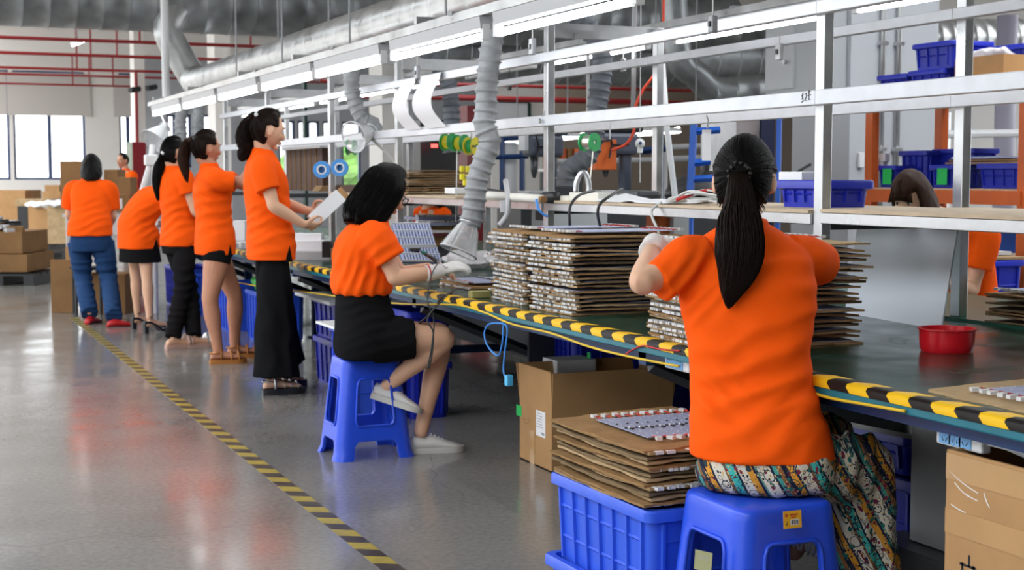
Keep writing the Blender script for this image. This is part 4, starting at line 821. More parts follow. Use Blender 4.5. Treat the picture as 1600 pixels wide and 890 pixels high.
# drooping yellow and blue cords under the bench edge
def edge(px, py, X=BX-0.004): return onX(px, py, X)
def sag(pts): return curve([edge(*p) for p in pts], 7)
MB().tube(sag([(372, 441), (420, 450), (470, 455), (520, 462), (580, 470), (640, 475), (712, 476), (757, 488), (800, 506), (860, 520), (920, 541), (980, 556), (1060, 572)]), 0.0045, 6).thing('yellow_cable', 'long yellow cable sagging along the underside of the bench edge', 'cable', YELW, smooth=True)
MB().tube(sag([(1268, 613), (1300, 622), (1350, 631), (1414, 642)]), 0.0045, 6).thing('yellow_cable', 'short yellow cable under the bench edge right of the nearest woman', 'cable', YELW, smooth=True)
t = thing('utility_lanyard', 'light blue cord with a clip dangling under the bench beside the open carton', 'cord', edge(780, 520))
MB().tube(sag([(788, 505), (765, 506), (757, 520), (762, 540), (778, 555), (785, 535), (787, 508), (793, 515), (789, 550), (787, 580), (794, 598)]), 0.004, 6).build('cord', BLUEW, t, smooth=True)
MB().box(edge(795, 594), (0.03, 0.03, 0.045)).build('clip', mat('blue_clip', srgb(90, 190, 240), 0.4), t, bevel=0.006)
MB().tube(sag([(1062, 548), (1030, 545), (1005, 540), (985, 548), (975, 556)]), 0.003, 5).thing('red_wire', 'thin red wire hanging at the bench edge left of the nearest woman', 'wire', REDW, smooth=True)
MB().tube(sag([(655, 505), (672, 490), (690, 465), (705, 458)])[:], 0.005, 6).thing('black_cable', 'black cable crossing the hazard tape beside the gloved hand', 'cable', BLACKW, smooth=True)
MB().tube(curve([P(686, 408, 6.55), P(674, 430, 6.3), P(668, 470, 6.2), P(678, 500, 6.2), P(674, 545, 6.2), P(668, 575, 6.2), P(674, 560, 6.2), P(677, 520, 6.2), P(668, 498, 6.2), P(690, 470, 6.2), P(712, 452, 6.35), P(738, 455, 6.5)], 7), 0.0034, 6).thing('iron_cable', 'black looped cable hanging from the soldering iron over the seated woman\'s knee', 'cable', BLACKW, smooth=True)
# ================================================================== PEOPLE
def fuse(mb, voxel, smooth=3, name='m'):
    me = mb.mesh(name); o = bpy.data.objects.new('tmp', me); COL.objects.link(o)
    r = o.modifiers.new('r', 'REMESH'); r.mode = 'VOXEL'; r.voxel_size = voxel; r.use_smooth_shade = True
    if smooth: s = o.modifiers.new('s', 'SMOOTH'); s.factor = 0.5; s.iterations = smooth
    dg = bpy.context.evaluated_depsgraph_get(); out = bpy.data.meshes.new_from_object(o.evaluated_get(dg)); bpy.data.objects.remove(o); bpy.data.meshes.remove(me)
    return out
def get_co(me): a = np.empty(len(me.vertices)*3, 'f'); me.vertices.foreach_get('co', a); return a.reshape(-1, 3)
def set_co(me, a): me.vertices.foreach_set('co', np.asarray(a, 'f').ravel()); me.update()
def get_no(me): a = np.empty(len(me.vertices)*3, 'f'); me.vertices.foreach_get('normal', a); return a.reshape(-1, 3)
def put(me, name, m, parent, label=None):
    off = WL[parent.name]; set_co(me, get_co(me)-off); me.name = name
    return finish(name, me, m, parent, off, smooth=True, label=label)
def limb(mb, pts, radii, n=16, sub=6, flat_end=False, flat=1.0, up=None):
    q = cat4([list(p)+[r] for p, r in zip(pts, radii)], sub)
    mb.tube(q[:, :3], q[:, 3], n, True, round_ends=not flat_end, flat=flat, up=up)
def torso(mb, secs, n=44, sub=6, ex=2.3, cb=None):
    """secs: (centre, forward, up, half width, half depth)"""
    rows = []
    for c, f, u, a, b in secs:
        r = unit(np.cross(f, u)); f2 = unit(np.cross(u, r)); rows.append(list(c)+list(r)+list(f2)+[a, b])
    q = cat4(rows, sub); R = []
    for i, w_ in enumerate(q):
        c, r, f, a, b = w_[:3], unit(w_[3:6]), unit(w_[6:9]), w_[9], w_[10]; ring = []
        u = np.cross(r, f)
        for k in range(n):
            t_ = 2*math.pi*k/n; cs, sn = math.cos(t_), math.sin(t_)
            x = math.copysign(abs(cs)**(2/ex), cs)*a; y = math.copysign(abs(sn)**(2/ex), sn)*b
            p = c+r*x+f*y
            if cb: p = p+u*cb(t_, i/(len(q)-1))
            ring.append(p)
        R.append(ring)
    mb.rings(R)
def leg_limb(mb, hip, knee, ankle, s=1.0, ease=0.0, n=18, fat=1.0):
    hip, knee, ankle = map(np.asarray, (hip, knee, ankle)); lr = lambda a, b, t: a+(b-a)*t
    limb(mb, [hip, lr(hip, knee, .35), lr(hip, knee, .75), lr(hip, knee, .97), lr(knee, ankle, .10), lr(knee, ankle, .3), lr(knee, ankle, .65), lr(knee, ankle, .95)],
         [(0.084*fat)*s+ease, 0.080*fat*s+ease, 0.062*fat*s+ease, 0.054*s+ease, 0.051*s+ease, 0.054*fat*s+ease, 0.040*s+ease, 0.034*s+ease], n)
def arm_limb(mb, sh, el, wr, s=1.0):
    sh, el, wr = map(np.asarray, (sh, el, wr)); lr = lambda a, b, t: a+(b-a)*t
    limb(mb, [sh, lr(sh, el, .4), lr(sh, el, .85), lr(sh, el, 1.0), lr(el, wr, .25), lr(el, wr, .7), wr], [0.048*s, 0.043*s, 0.037*s, 0.037*s, 0.039*s, 0.030*s, 0.025*s], 16)
def hand(mb, wrist, d, pn, side, curl=0.5, s=1.0, thick=1.0, spread=0.10, thumb=0.6):
    """d: pointing direction, pn: palm normal (fingers curl towards it), side: +1/-1 puts the thumb on the +/- cross(d,pn) side"""
    wrist = np.asarray(wrist, float); d = unit(d); pn = unit(pn-d*np.dot(pn, d)); x = np.cross(d, pn)*side
    W = 0.038*s
    M = lambda a, b, c: wrist+d*a*s+x*b*s+pn*c*s
    mb.rings([[M(t, (w_*math.cos(q)), th*math.sin(q)*thick) for q in np.linspace(0, 2*math.pi, 17)[:-1]] for t, w_, th in ((-0.012, .020, .016), (0.01, .026, .016), (0.04, .036, .0155), (0.075, .040, .0145), (0.092, .037, .011))])
    for k, (bx, L_) in enumerate(((0.029, .070), (0.0098, .079), (-0.0098, .073), (-0.029, .057))):
        ang = 0.15+curl*0.9; p = M(0.082-0.004*abs(k-1), bx, 0); fx = bx/0.029*spread; pts = [M(0.06, bx*0.8, 0), p]; rr = [0.0095, 0.0095]; a_ = ang*0.6
        for j, l in enumerate((0.44, 0.31, 0.25)):
            dr = unit(d*math.cos(a_)+pn*math.sin(a_)+x*fx); p = p+dr*L_*l*s; pts.append(p); rr.append((0.0088, 0.0080, 0.0068)[j]); a_ += ang*0.8
        limb(mb, pts, [r*s*thick for r in rr], 10, 4)
    b0 = M(0.018, 0.022, 0.003); b1 = M(0.045, 0.050, 0.012+0.012*thumb); b2 = M(0.072, 0.058-0.012*thumb, 0.02+0.022*thumb); b3 = M(0.094, 0.052-0.02*thumb, 0.026+0.032*thumb)
    limb(mb, [b0, b1, b2, b3], [0.014*s*thick, 0.011*s*thick, 0.0098*s*thick, 0.0075*s*thick], 10, 4)
HS = (0.074, 0.097, 0.118)
def head_pt(dx, dy, dz):
    x, y, z = HS[0]*dx, HS[1]*dy, HS[2]*dz
    if dz < 0:
        t_ = -dz; x *= 1-0.34*t_**1.7
        if dy < 0: y *= 1-0.5*t_**1.3
        else: y *= 1-0.10*t_**2
    if dy > 0.3: y -= 0.006*max(0, dz)*0.5
    return A(x, y, z)
def head(mb, c, f, u):
    f = unit(f); u = unit(np.asarray(u)-f*np.dot(u, f)); r = np.cross(f, u); B = np.array([r, f, u]).T; T = lambda p: np.asarray(c)+B @ np.asarray(p)
    n, m = 36, 28; R = []
    for i in range(m+1):
        th = math.pi*(0.015+0.97*i/m); R.append([T(head_pt(math.sin(th)*math.cos(2*math.pi*k/n), math.sin(th)*math.sin(2*math.pi*k/n), -math.cos(th))) for k in range(n)])
    mb.rings(R)
    limb(mb, [T((0, .088, .022)), T((0, .098, .002)), T((0, .110, -.020)), T((0, .108, -.030)), T((0, .094, -.034))], [.008, .0085, .0115, .0115, .009], 10, 4)
    for s in (-1, 1):
        mb.ell(T((s*.010, .100, -.029)), (.008, .009, .007), B); mb.ell(T((s*.079, -.010, -.006)), (.010, .021, .034), B @ rotz(s*-0.35)); mb.ell(T((s*.036, .075, -.022)), (.022, .014, .018), B)
        mb.ell(T((s*.030, .084, .030)), (.020, .010, .006), B)
    mb.ell(T((0, .091, -.056)), (.022, .010, .006), B); mb.ell(T((0, .089, -.066)), (.019, .010, .007), B); mb.ell(T((0, .073, -.094)), (.024, .018, .016), B)
    return T, B
def face_parts(T, B, body):
    for s in (-1, 1):
        e = MB(); e.ell(T((s*.030, .0825, .008)), (.0135, .009, .0075), B); e = e.build('eye', mat('eye_white', (0.7, 0.68, 0.66), 0.3), body, smooth=True)
        i = MB(); i.ell(T((s*.030, .0900, .007)), (.0058, .0025, .0062), B); i.build('iris', mat('iris_dark', (0.02, 0.013, 0.01), 0.2), e, smooth=True)
        MB().tube([T((s*.016, .0905, .0145)), T((s*.030, .0935, .0165)), T((s*.044, .085, .0125))], 0.0016, 6).build('eyelash', HAIRM, body)
        MB().tube(curve([T((s*.014, .094, .031)), T((s*.030, .095, .036)), T((s*.048, .083, .031))], 4), 0.003, 6, flat=0.5).build('eyebrow', HAIRM, body)
    l = MB(); l.ell(T((0, .0955, -.0560)), (.017, .006, .0045), B); l.ell(T((0, .094, -.0640)), (.0155, .0065, .0055), B); l.build('lips', mat('lips', srgb(190, 96, 88), 0.4), body, smooth=True)
def hair_mat(name, col, rough=0.46):
    m = mat(name, col, rough, spec=0.10); nt = m.node_tree; L = nt.links; b = nt.nodes['Principled BSDF']
    n = nt.nodes.new('ShaderNodeTexNoise'); n.inputs['Scale'].default_value = 60; n.inputs['Detail'].default_value = 3; mp = nt.nodes.new('ShaderNodeMapping'); mp.inputs['Scale'].default_value = (6, 6, 0.35); tc = nt.nodes.new('ShaderNodeTexCoord')
    L.new(tc.outputs['Object'], mp.inputs[0]); L.new(mp.outputs[0], n.inputs['Vector']); bp = nt.nodes.new('ShaderNodeBump'); bp.inputs['Strength'].default_value = 0.35; bp.inputs['Distance'].default_value = 0.01; L.new(n.outputs[0], bp.inputs['Height']); L.new(bp.outputs[0], b.inputs['Normal']); return m
HAIRM = hair_mat('black_hair', (0.006, 0.0055, 0.0055)); HAIRB = hair_mat('dark_brown_hair', (0.014, 0.008, 0.006)); HAIRR = hair_mat('brown_hair', (0.036, 0.016, 0.010))
def sstep(a, b, x): t_ = min(1, max(0, (x-a)/(b-a))); return t_*t_*(3-2*t_)
def hairmask(dx, dy, dz, low=-0.75):
    # 1 on the scalp, 0 on the face and neck
    front = sstep(0.66, 0.76, dz-0.10*(1-abs(dx))) if dy > 0 else 1
    side = sstep(0.50, 0.30, dy) if dz > 0.05 else sstep(0.02, -0.12, dy+0.25*min(0, dz)*0)
    m_ = max(front, side) if dy > 0 else (1 if dz > 0.0 else side)
    if abs(dx) > 0.72 and -0.42 < dz < 0.22 and -0.42 < dy < 0.4: m_ = min(m_, 1-sstep(0.74, 0.86, abs(dx))*sstep(-.42, -.28, dy))
    if dz < -0.05: m_ = min(m_, sstep(low, low+0.12, dz)*sstep(0.0, -0.25, dy))
    return m_
def scalp(mb, T, t=0.014, low=-0.75, sunk=0.012, groove=0.0012, mask=hairmask):
    n, m = 56, 40; R = []
    for i in range(m+1):
        th = math.pi*(0.012+0.976*i/m); ring = []
        for k in range(n):
            d_ = (math.sin(th)*math.cos(2*math.pi*k/n), math.sin(th)*math.sin(2*math.pi*k/n), -math.cos(th)); p = head_pt(*d_); q = mask(*d_) if mask is not hairmask else hairmask(*d_, low=low)
            off = -sunk+(t+sunk)*q+groove*math.sin(k*7+i*0.3); ring.append(T(p*(1+off/np.linalg.norm(p))))
        R.append(ring)
    mb.rings(R)
def strands(mb, pathf, count, r=0.0011, seg=9, rn=None):
    for k in range(count):
        p = pathf(k, np.linspace(0, 1, seg)); mb.tube(p, [r*(1-0.75*abs(2*q-0.9)**3*0.9) if q > 0.5 else r for q in np.linspace(0, 1, seg)], 3, True)
def scalp_strands(mb, T, tie, count, seed, r=0.0011, lift=0.0155):
    rn = random.Random(seed); tie = unit(tie); c = 0
    while c < count:
        d_ = unit([rn.gauss(0, 1) for _ in range(3)])
        if hairmask(*d_) < 0.6 or np.dot(d_, tie) > 0.985: continue
        c += 1; om = math.acos(max(-1, min(1, np.dot(d_, tie)))); pts = []
        for q in np.linspace(0, 1, 9):
            e = (math.sin((1-q)*om)*d_+math.sin(q*om)*tie)/max(1e-4, math.sin(om)); p = head_pt(*e); pts.append(T(p*(1+(lift+0.0015*rn.random())/np.linalg.norm(p))))
        mb.tube(pts, r, 3)
def pony(mb, pts, radii, count, seed, flat=0.75, r=0.0013, wav=0.0, core=0.93):
    q = cat4([list(p)+[w_] for p, w_ in zip(pts, radii)], 6); mb.tube(q[:, :3], q[:, 3]*core, 14, True, round_ends=False, flat=flat)
    rn = random.Random(seed); m = len(q); T_ = [unit(q[min(i+1, m-1), :3]-q[max(0, i-1), :3]) for i in range(m)]
    u = unit(A(0, 0, 1)-T_[0]*T_[0][2]) if abs(T_[0][2]) < 0.95 else A(1, 0, 0); fr = []
    for i in range(m): u = unit(u-T_[i]*np.dot(u, T_[i])); fr.append((u, np.cross(T_[i], u)))
    for k in range(count):
        a_ = rn.uniform(0, 2*math.pi); rad = math.sqrt(rn.uniform(0.75, 1.08)); ph = rn.uniform(0, 6); tw = rn.uniform(-0.25, 0.25); end = int(m*rn.uniform(0.86, 1.0)); pts2 = []
        for i in range(0, max(6, end)):
            aa = a_+tw*i/m+wav*math.sin(i*0.35+ph)*0.3; rr = q[i, 3]*rad*(1+wav*0.12*math.sin(i*0.5+ph)); pts2.append(q[i, :3]+rr*(math.cos(aa)*fr[i][1]+flat*math.sin(aa)*fr[i][0]))
        mb.tube(pts2[::2]+[pts2[-1]], r, 3)
def cloth_mat(name, col, rough=0.85, fine=0.12, sheen=0.12):
    m = mat(name, col, rough, spec=0.15, sheen=sheen); nt = m.node_tree; L = nt.links; b = nt.nodes['Principled BSDF']
    n = nt.nodes.new('ShaderNodeTexNoise'); n.inputs['Scale'].default_value = 420; n.inputs['Detail'].default_value = 2; tc = nt.nodes.new('ShaderNodeTexCoord'); L.new(tc.outputs['Object'], n.inputs['Vector'])
    n3 = nt.nodes.new('ShaderNodeTexNoise'); n3.inputs['Scale'].default_value = 9; n3.inputs['Detail'].default_value = 3; L.new(tc.outputs['Object'], n3.inputs['Vector'])
    ad = nt.nodes.new('ShaderNodeMath'); ad.operation = 'MULTIPLY_ADD'; ad.inputs[1].default_value = 0.08; L.new(n.outputs[0], ad.inputs[0]); L.new(n3.outputs[0], ad.inputs[2])
    bp = nt.nodes.new('ShaderNodeBump'); bp.inputs['Strength'].default_value = fine; bp.inputs['Distance'].default_value = 0.03; L.new(ad.outputs[0], bp.inputs['Height']); L.new(bp.outputs[0], b.inputs['Normal']); return m
ORANGE = cloth_mat('orange_pique_cloth', srgb(255, 92, 8), 0.85, 0.10, 0.0)
BLACKC = cloth_mat('black_cloth', (0.009, 0.009, 0.010), 0.95, 0.12, 0.0)
BLACKC.node_tree.nodes['Principled BSDF'].inputs['Specular IOR Level'].default_value = 0.06
DENIM = cloth_mat('blue_denim', srgb(36, 66, 108), 0.9, 0.2, 0.0)
SKIN = mat('light_skin', srgb(222, 176, 146), 0.5, 0, 0.05, 12, spec=0.35); SKINT = mat('tanned_skin', srgb(196, 140, 112), 0.5, 0, 0.05, 12, spec=0.35)
for m_ in (SKIN, SKINT): m_.node_tree.nodes['Principled BSDF'].inputs['Subsurface Weight'].default_value = 0.08; m_.node_tree.nodes['Principled BSDF'].inputs['Subsurface Radius'].default_value = (0.02, 0.008, 0.005)
def wrinkle(me, folds, amp_noise=0.003, scale=14, seed=0):
    """folds: (centre, radius, wave direction, wavelength, amplitude) local cloth folds"""
    co = get_co(me).astype(float); no = get_no(me); d_ = np.zeros(len(co))
    for i, p in enumerate(co): d_[i] = amp_noise*noise.noise((p[0]*scale+seed, p[1]*scale, p[2]*scale*0.8))
    for c, rad, wd, wl, am in folds:
        wd = unit(wd); rel = co-np.asarray(c); g = np.exp(-(np.linalg.norm(rel, axis=1)/rad)**2); ph = rel @ wd*2*math.pi/wl
        jit = np.array([noise.noise((p[0]*7, p[1]*7+seed, p[2]*7)) for p in co])*2.6
        wv = np.sin(ph+jit); d_ += am*g*np.where(wv > 0, wv**1.0, wv*0.6)
    set_co(me, co+no*d_[:, None])
def slit(t, sec, ang, dep, wid, m):
    c, f, u, a, b = sec; r_ = unit(np.cross(f, u)); f = unit(np.cross(u, r_)); ex = 2.35
    def pt(q, z, o): cs, sn = math.cos(q), math.sin(q); return np.asarray(c)+r_*math.copysign(abs(cs)**(2/ex), cs)*(a+o)+f*math.copysign(abs(sn)**(2/ex), sn)*(b+o)+u*z
    dq = wid/a/2; v = []
    for o in (-.012, .0035): v += [pt(ang-dq, -.008, o), pt(ang+dq, -.008, o), pt(ang+.1*dq, dep, o)]
    MB().add(v, [(0, 1, 2), (5, 4, 3), (0, 3, 4, 1), (1, 4, 5, 2), (2, 5, 3, 0)]).build('side_slit', m, t, label='dark side slit of the shirt hem')
def foot_rings(mb, heel, toe, fz, L_=0.235, s=1.0, h=1.0):
    d_ = unit(np.array(toe)-np.array(heel)); d_[2] = 0; d_ = unit(d_); x = A(-d_[1], d_[0], 0); R = []
    for t_, w_, hh in ((0.0, .018, .03), (0.05, .028, .048), (.22, .030, .066), (.42, .033, .058), (.6, .040, .044), (.78, .043, .032), (.92, .034, .022), (1.0, .016, .014)):
        c = np.array(heel)+d_*L_*t_; c[2] = fz; R.append([c+x*w_*s*math.cos(q)+A(0, 0, hh*h*0.5+hh*h*0.5*math.sin(q)) for q in np.linspace(0, 2*math.pi, 17)[:-1]])
    mb.rings(R); return d_, x
def sole_outline(heel, d_, x, L_, s, z):
    return [np.array([*(np.array(heel)+d_*L_*t_+x*w_*s)[:2], z]) for t_, w_ in ((-.04, 0), (-.02, .022), (.1, .034), (.35, .033), (.6, .044), (.8, .048), (.95, .036), (1.04, .012), (1.04, -.012), (.95, -.036), (.8, -.048), (.6, -.044), (.35, -.033), (.1, -.034), (-.02, -.022))]
def sandal(root, heel, toe, L_, sole_h, ms, mst, style='strap', z0=0.0, fz=0.0):
    d_ = unit(np.array(toe)-np.array(heel)); d_[2] = 0; d_ = unit(d_); x = A(-d_[1], d_[0], 0)
    mb = MB(); mb.rings([sole_outline(heel, d_, x, L_, 1.0, z0), sole_outline(heel, d_, x, L_, 1.05, z0+sole_h*0.5), sole_outline(heel, d_, x, L_, 1.0, z0+sole_h)])
    sh = mb.build('shoe', ms, root, auto=40)
    def strap(t_, w_, h, r=0.006, flat=0.45):
        c = np.array(heel)+d_*L_*t_; MB().tube([np.array([*(c+x*w_*math.cos(q))[:2], z0+sole_h+max(0, h*math.sin(q))]) for q in np.linspace(0, math.pi, 11)], r*1.6, 8, flat=flat, up=d_).build('strap', mst, sh, smooth=True)
    if style == 'strap': strap(.80, .046, .040, 0.009); strap(.58, .044, .056, 0.009); strap(.30, .037, .085, 0.007); 
    if style == 'many': strap(.82, .045, .038, 0.004); strap(.66, .045, .050, 0.004); strap(.5, .042, .060, 0.004); strap(.26, .037, .088, 0.010)
    if style == 'slip': strap(.78, .047, .040, 0.02, 0.3); strap(.68, .046, .048, 0.02, 0.3)
    if style == 'slip' or style == 'strap' or style == 'many':
        if style != 'slip': MB().tube([np.array([*(np.array(heel)+d_*L_*(.28-.30*math.sin(q))+x*.034*math.cos(q))[:2], z0+sole_h+0.045]) for q in np.linspace(0, math.pi, 9)], 0.006, 6).build('strap', mst, sh, smooth=True)
    return sh
def sneaker(root, heel, dirv, L_, upv=(0, 0, 1)):
    d_ = unit(dirv); u = unit(np.asarray(upv)-d_*np.dot(upv, d_)); x = np.cross(u, d_); B = lambda a, b, c: np.asarray(heel)+d_*a+x*b+u*c
    WS = mat('white_canvas', (0.72, 0.70, 0.68), 0.7, 0, 0.04, 20); mb = MB(); R = []
    for t_, w_, h in ((-.015, .012, .055), (0.0, .028, .078), (.08, .034, .080), (.25, .036, .070), (.36, .037, .080), (.5, .040, .072), (.68, .045, .055), (.85, .042, .042), (.97, .028, .030), (1.01, .010, .022)):
        R.append([B(t_*L_, w_*math.copysign(abs(math.cos(q))**0.8, math.cos(q)), 0.018+(h-0.018)*(0.5+0.5*math.sin(q))) for q in np.linspace(0, 2*math.pi, 21)[:-1]])
    mb.rings(R); sh = mb.build('shoe', WS, root, smooth=True, label='white canvas sneaker')
    out = lambda z, s: [B(t_*L_, w_*s, z) for t_, w_ in ((-.03, 0), (-.02, .022), (.1, .034), (.35, .035), (.6, .043), (.8, .047), (.95, .034), (1.03, .010), (1.03, -.010), (.95, -.034), (.8, -.047), (.6, -.043), (.35, -.035), (.1, -.034), (-.02, -.022))]
    MB().rings([out(0, 1.0), out(0.012, 1.04), out(0.026, 1.02)]).build('sole', mat('rubber_sole', (0.6, 0.59, 0.56), 0.6), sh, auto=50)
    for k in range(4): MB().tube(curve([B((.36+.075*k)*L_, -.022, .080-.008*k), B((.38+.075*k)*L_, 0, .090-.009*k), B((.36+.075*k)*L_, .022, .080-.008*k)], 4), 0.003, 6).build('lace', PAPER, sh, smooth=True)
    return sh
Zu = A(0, 0, 1)
def person_body(t, skin, torsos, neck, arms, legs, hands, feet, headspec, voxel=0.006, face=True):
    mb = MB(); torso(mb, torsos)
    hc, hf, hu = headspec; T, B = head(mb, hc, hf, hu)
    nb = np.asarray(neck); limb(mb, [nb-Zu*0.05, nb, T((0, -.022, -.07)), T((0, -.012, -.02))], [0.056, 0.050, 0.048, 0.05], 16)
    for a in arms: arm_limb(mb, *a)
    for l in legs: leg_limb(mb, *l)
    for h in hands: hand(mb, *h[0], **h[1])
    for f in feet: foot_rings(mb, *f)
    me = fuse(mb, voxel, 2, 'body'); body = put(me, 'body', skin, t, 'bare skin of face, arms and legs')
    if face: face_parts(T, B, body)
    return body, T, B
def shirt_mesh(t, secs, sleeves, neck, neckaxis, folds, voxel=0.007, notch=None, depth=0.05, ncol=0.060, name='shirt', m=None, label='orange short-sleeved polo shirt'):
    mb = MB(); cb = None
    if notch:
        def cb(t_, s):
            e = 0
            for a0, wd in notch:
                dd = abs((t_-a0+math.pi) % (2*math.pi)-math.pi); e = max(e, depth*max(0, 1-dd/wd))
            return e*max(0, 1-s*7)
    torso(mb, secs, 64, 7, 2.35, cb)
    for s in sleeves:
        pts, rad = s; limb(mb, pts, rad, 20, 7, flat_end=True)
    me = fuse(mb, voxel, 2, name); wrinkle(me, folds, 0.0035, 13, len(secs)); o = put(me, name, m or ORANGE, t, label)
    nb = np.asarray(neck); M = frame(neckaxis)
    cm = MB(); n = 28; R = []
    for rr, z in ((ncol+.010, -.030), (ncol+.004, .004), (ncol-.001, .016), (ncol-.007, .014), (ncol-.004, -.02)): R.append([nb+M @ A(rr*math.cos(q), rr*math.sin(q), z) for q in np.linspace(0, 2*math.pi, n+1)[:-1]])
    cm.rings(R+[R[0]], False, False); cm.build('collar', m or ORANGE, o, smooth=True)
    return o
# ------------------------------------------------------------------ nearest woman, seen from behind
dF = 3.88; fF = unit(A(0.60, 0.80, 0)); rF = A(fF[1], -fF[0], 0)
t = thing('person', 'nearest woman in an orange polo and patterned trousers, seated with her back turned, long ponytail', 'person', (2.13, 3.2, 0.46))
pel = P(1196, 722, 3.84); wai = P(1175, 610, 3.87); che = P(1168, 490, 3.90); shl = P(1165, 400, 3.93); nk = P(1164, 352, 3.95)
sL, sR = P(1080, 408, 3.91), P(1250, 410, 3.96)
eL, wL = P(1003, 441, 3.82), P(1022, 384, 4.08); eR, wR = P(1294, 416, 4.13), P(1262, 388, 4.42)
hc = P(1163, 284, 4.0); hfF = unit(fF+A(0, 0, -0.28)); huF = A(0, 0, 1)
hipL, hipR = pel-rF*0.09-Zu*0.02, pel+rF*0.09-Zu*0.02
kR, aR = P(1345, 728, 4.02), P(1352, 930, 4.0); kL, aL = P(1292, 690, 4.27), P(1238, 868, 4.22)
body, T, B = person_body(t, SKIN, [(pel-Zu*0.06, fF, Zu, .14, .09), (pel, fF, Zu, .145, .10), (wai, fF, Zu, .130, .095), (che, fF, Zu, .150, .105), (shl, fF, Zu, .155, .08), (nk, fF, Zu, .055, .055)],
    nk, [(sL, eL, wL, .95), (sR, eR, wR, .9)], [(hipL, kL, aL, .9), (hipR, kR, aR, .85)], [], [(aL-fF*0.05+A(0, 0, 0), aL+fF*0.2, 0.02)], (hc, hfF, huF), 0.0065)
s_up = [(P(1190, 710, 3.86), fF, Zu, .194, .156), (P(1186, 668, 3.86), fF, Zu, .186, .150), (P(1174, 590, 3.87), fF, Zu, .164, .112), (P(1170, 530, 3.88), fF, Zu, .167, .112), (P(1168, 465, 3.90), fF, Zu, .186, .118), (P(1166, 415, 3.92), fF, Zu, .180, .105), (P(1165, 388, 3.94), fF, Zu, .164, .085), (P(1165, 370, 3.95), fF, Zu, .120, .075), (P(1164, 350, 3.95), fF, Zu, .066, .062)]
slv = [([P(1100, 402, 3.92), P(1072, 407, 3.90), P(1050, 426, 3.875), P(1026, 441, 3.85)], [.064, .067, .062, .055]), ([P(1232, 402, 3.94), P(1258, 405, 3.97), P(1270, 409, 4.0), P(1281, 413, 4.04)], [.064, .067, .065, .063])]
fo = [(P(1190, 600, 3.75), .17, _R @ A(.35, .94, 0), .075, .008), (P(1100, 620, 3.76), .08, _R @ A(-.65, .75, 0), .05, .008), (P(1240, 650, 3.76), .11, _R @ A(.6, .8, 0), .08, .006), (P(1230, 440, 3.82), .11, _R @ A(.25, .97, 0), .07, .005), (P(1075, 450, 3.84), .08, _R @ A(.75, .66, 0), .035, .006), (P(1100, 430, 3.84), .10, _R @ A(.8, .6, 0), .05, .004), (P(1150, 540, 3.78), .12, _R @ A(-.3, .95, 0), .08, .004)]
shirt_mesh(t, s_up, slv, P(1164, 352, 3.95), unit(A(0, 0, 1)+fF*0.15), fo, 0.0065, ncol=0.062)
# flared front tail of the shirt at her right hip
tl = MB(); torso(tl, [(P(1245, 706, 3.93), fF, Zu, .085, .11), (P(1240, 660, 3.93), fF, Zu, .075, .11), (P(1235, 610, 3.93), fF, Zu, .05, .09)], 32, 5); me = fuse(tl, 0.007, 2); put(me, 'shirt_tail', ORANGE, t)
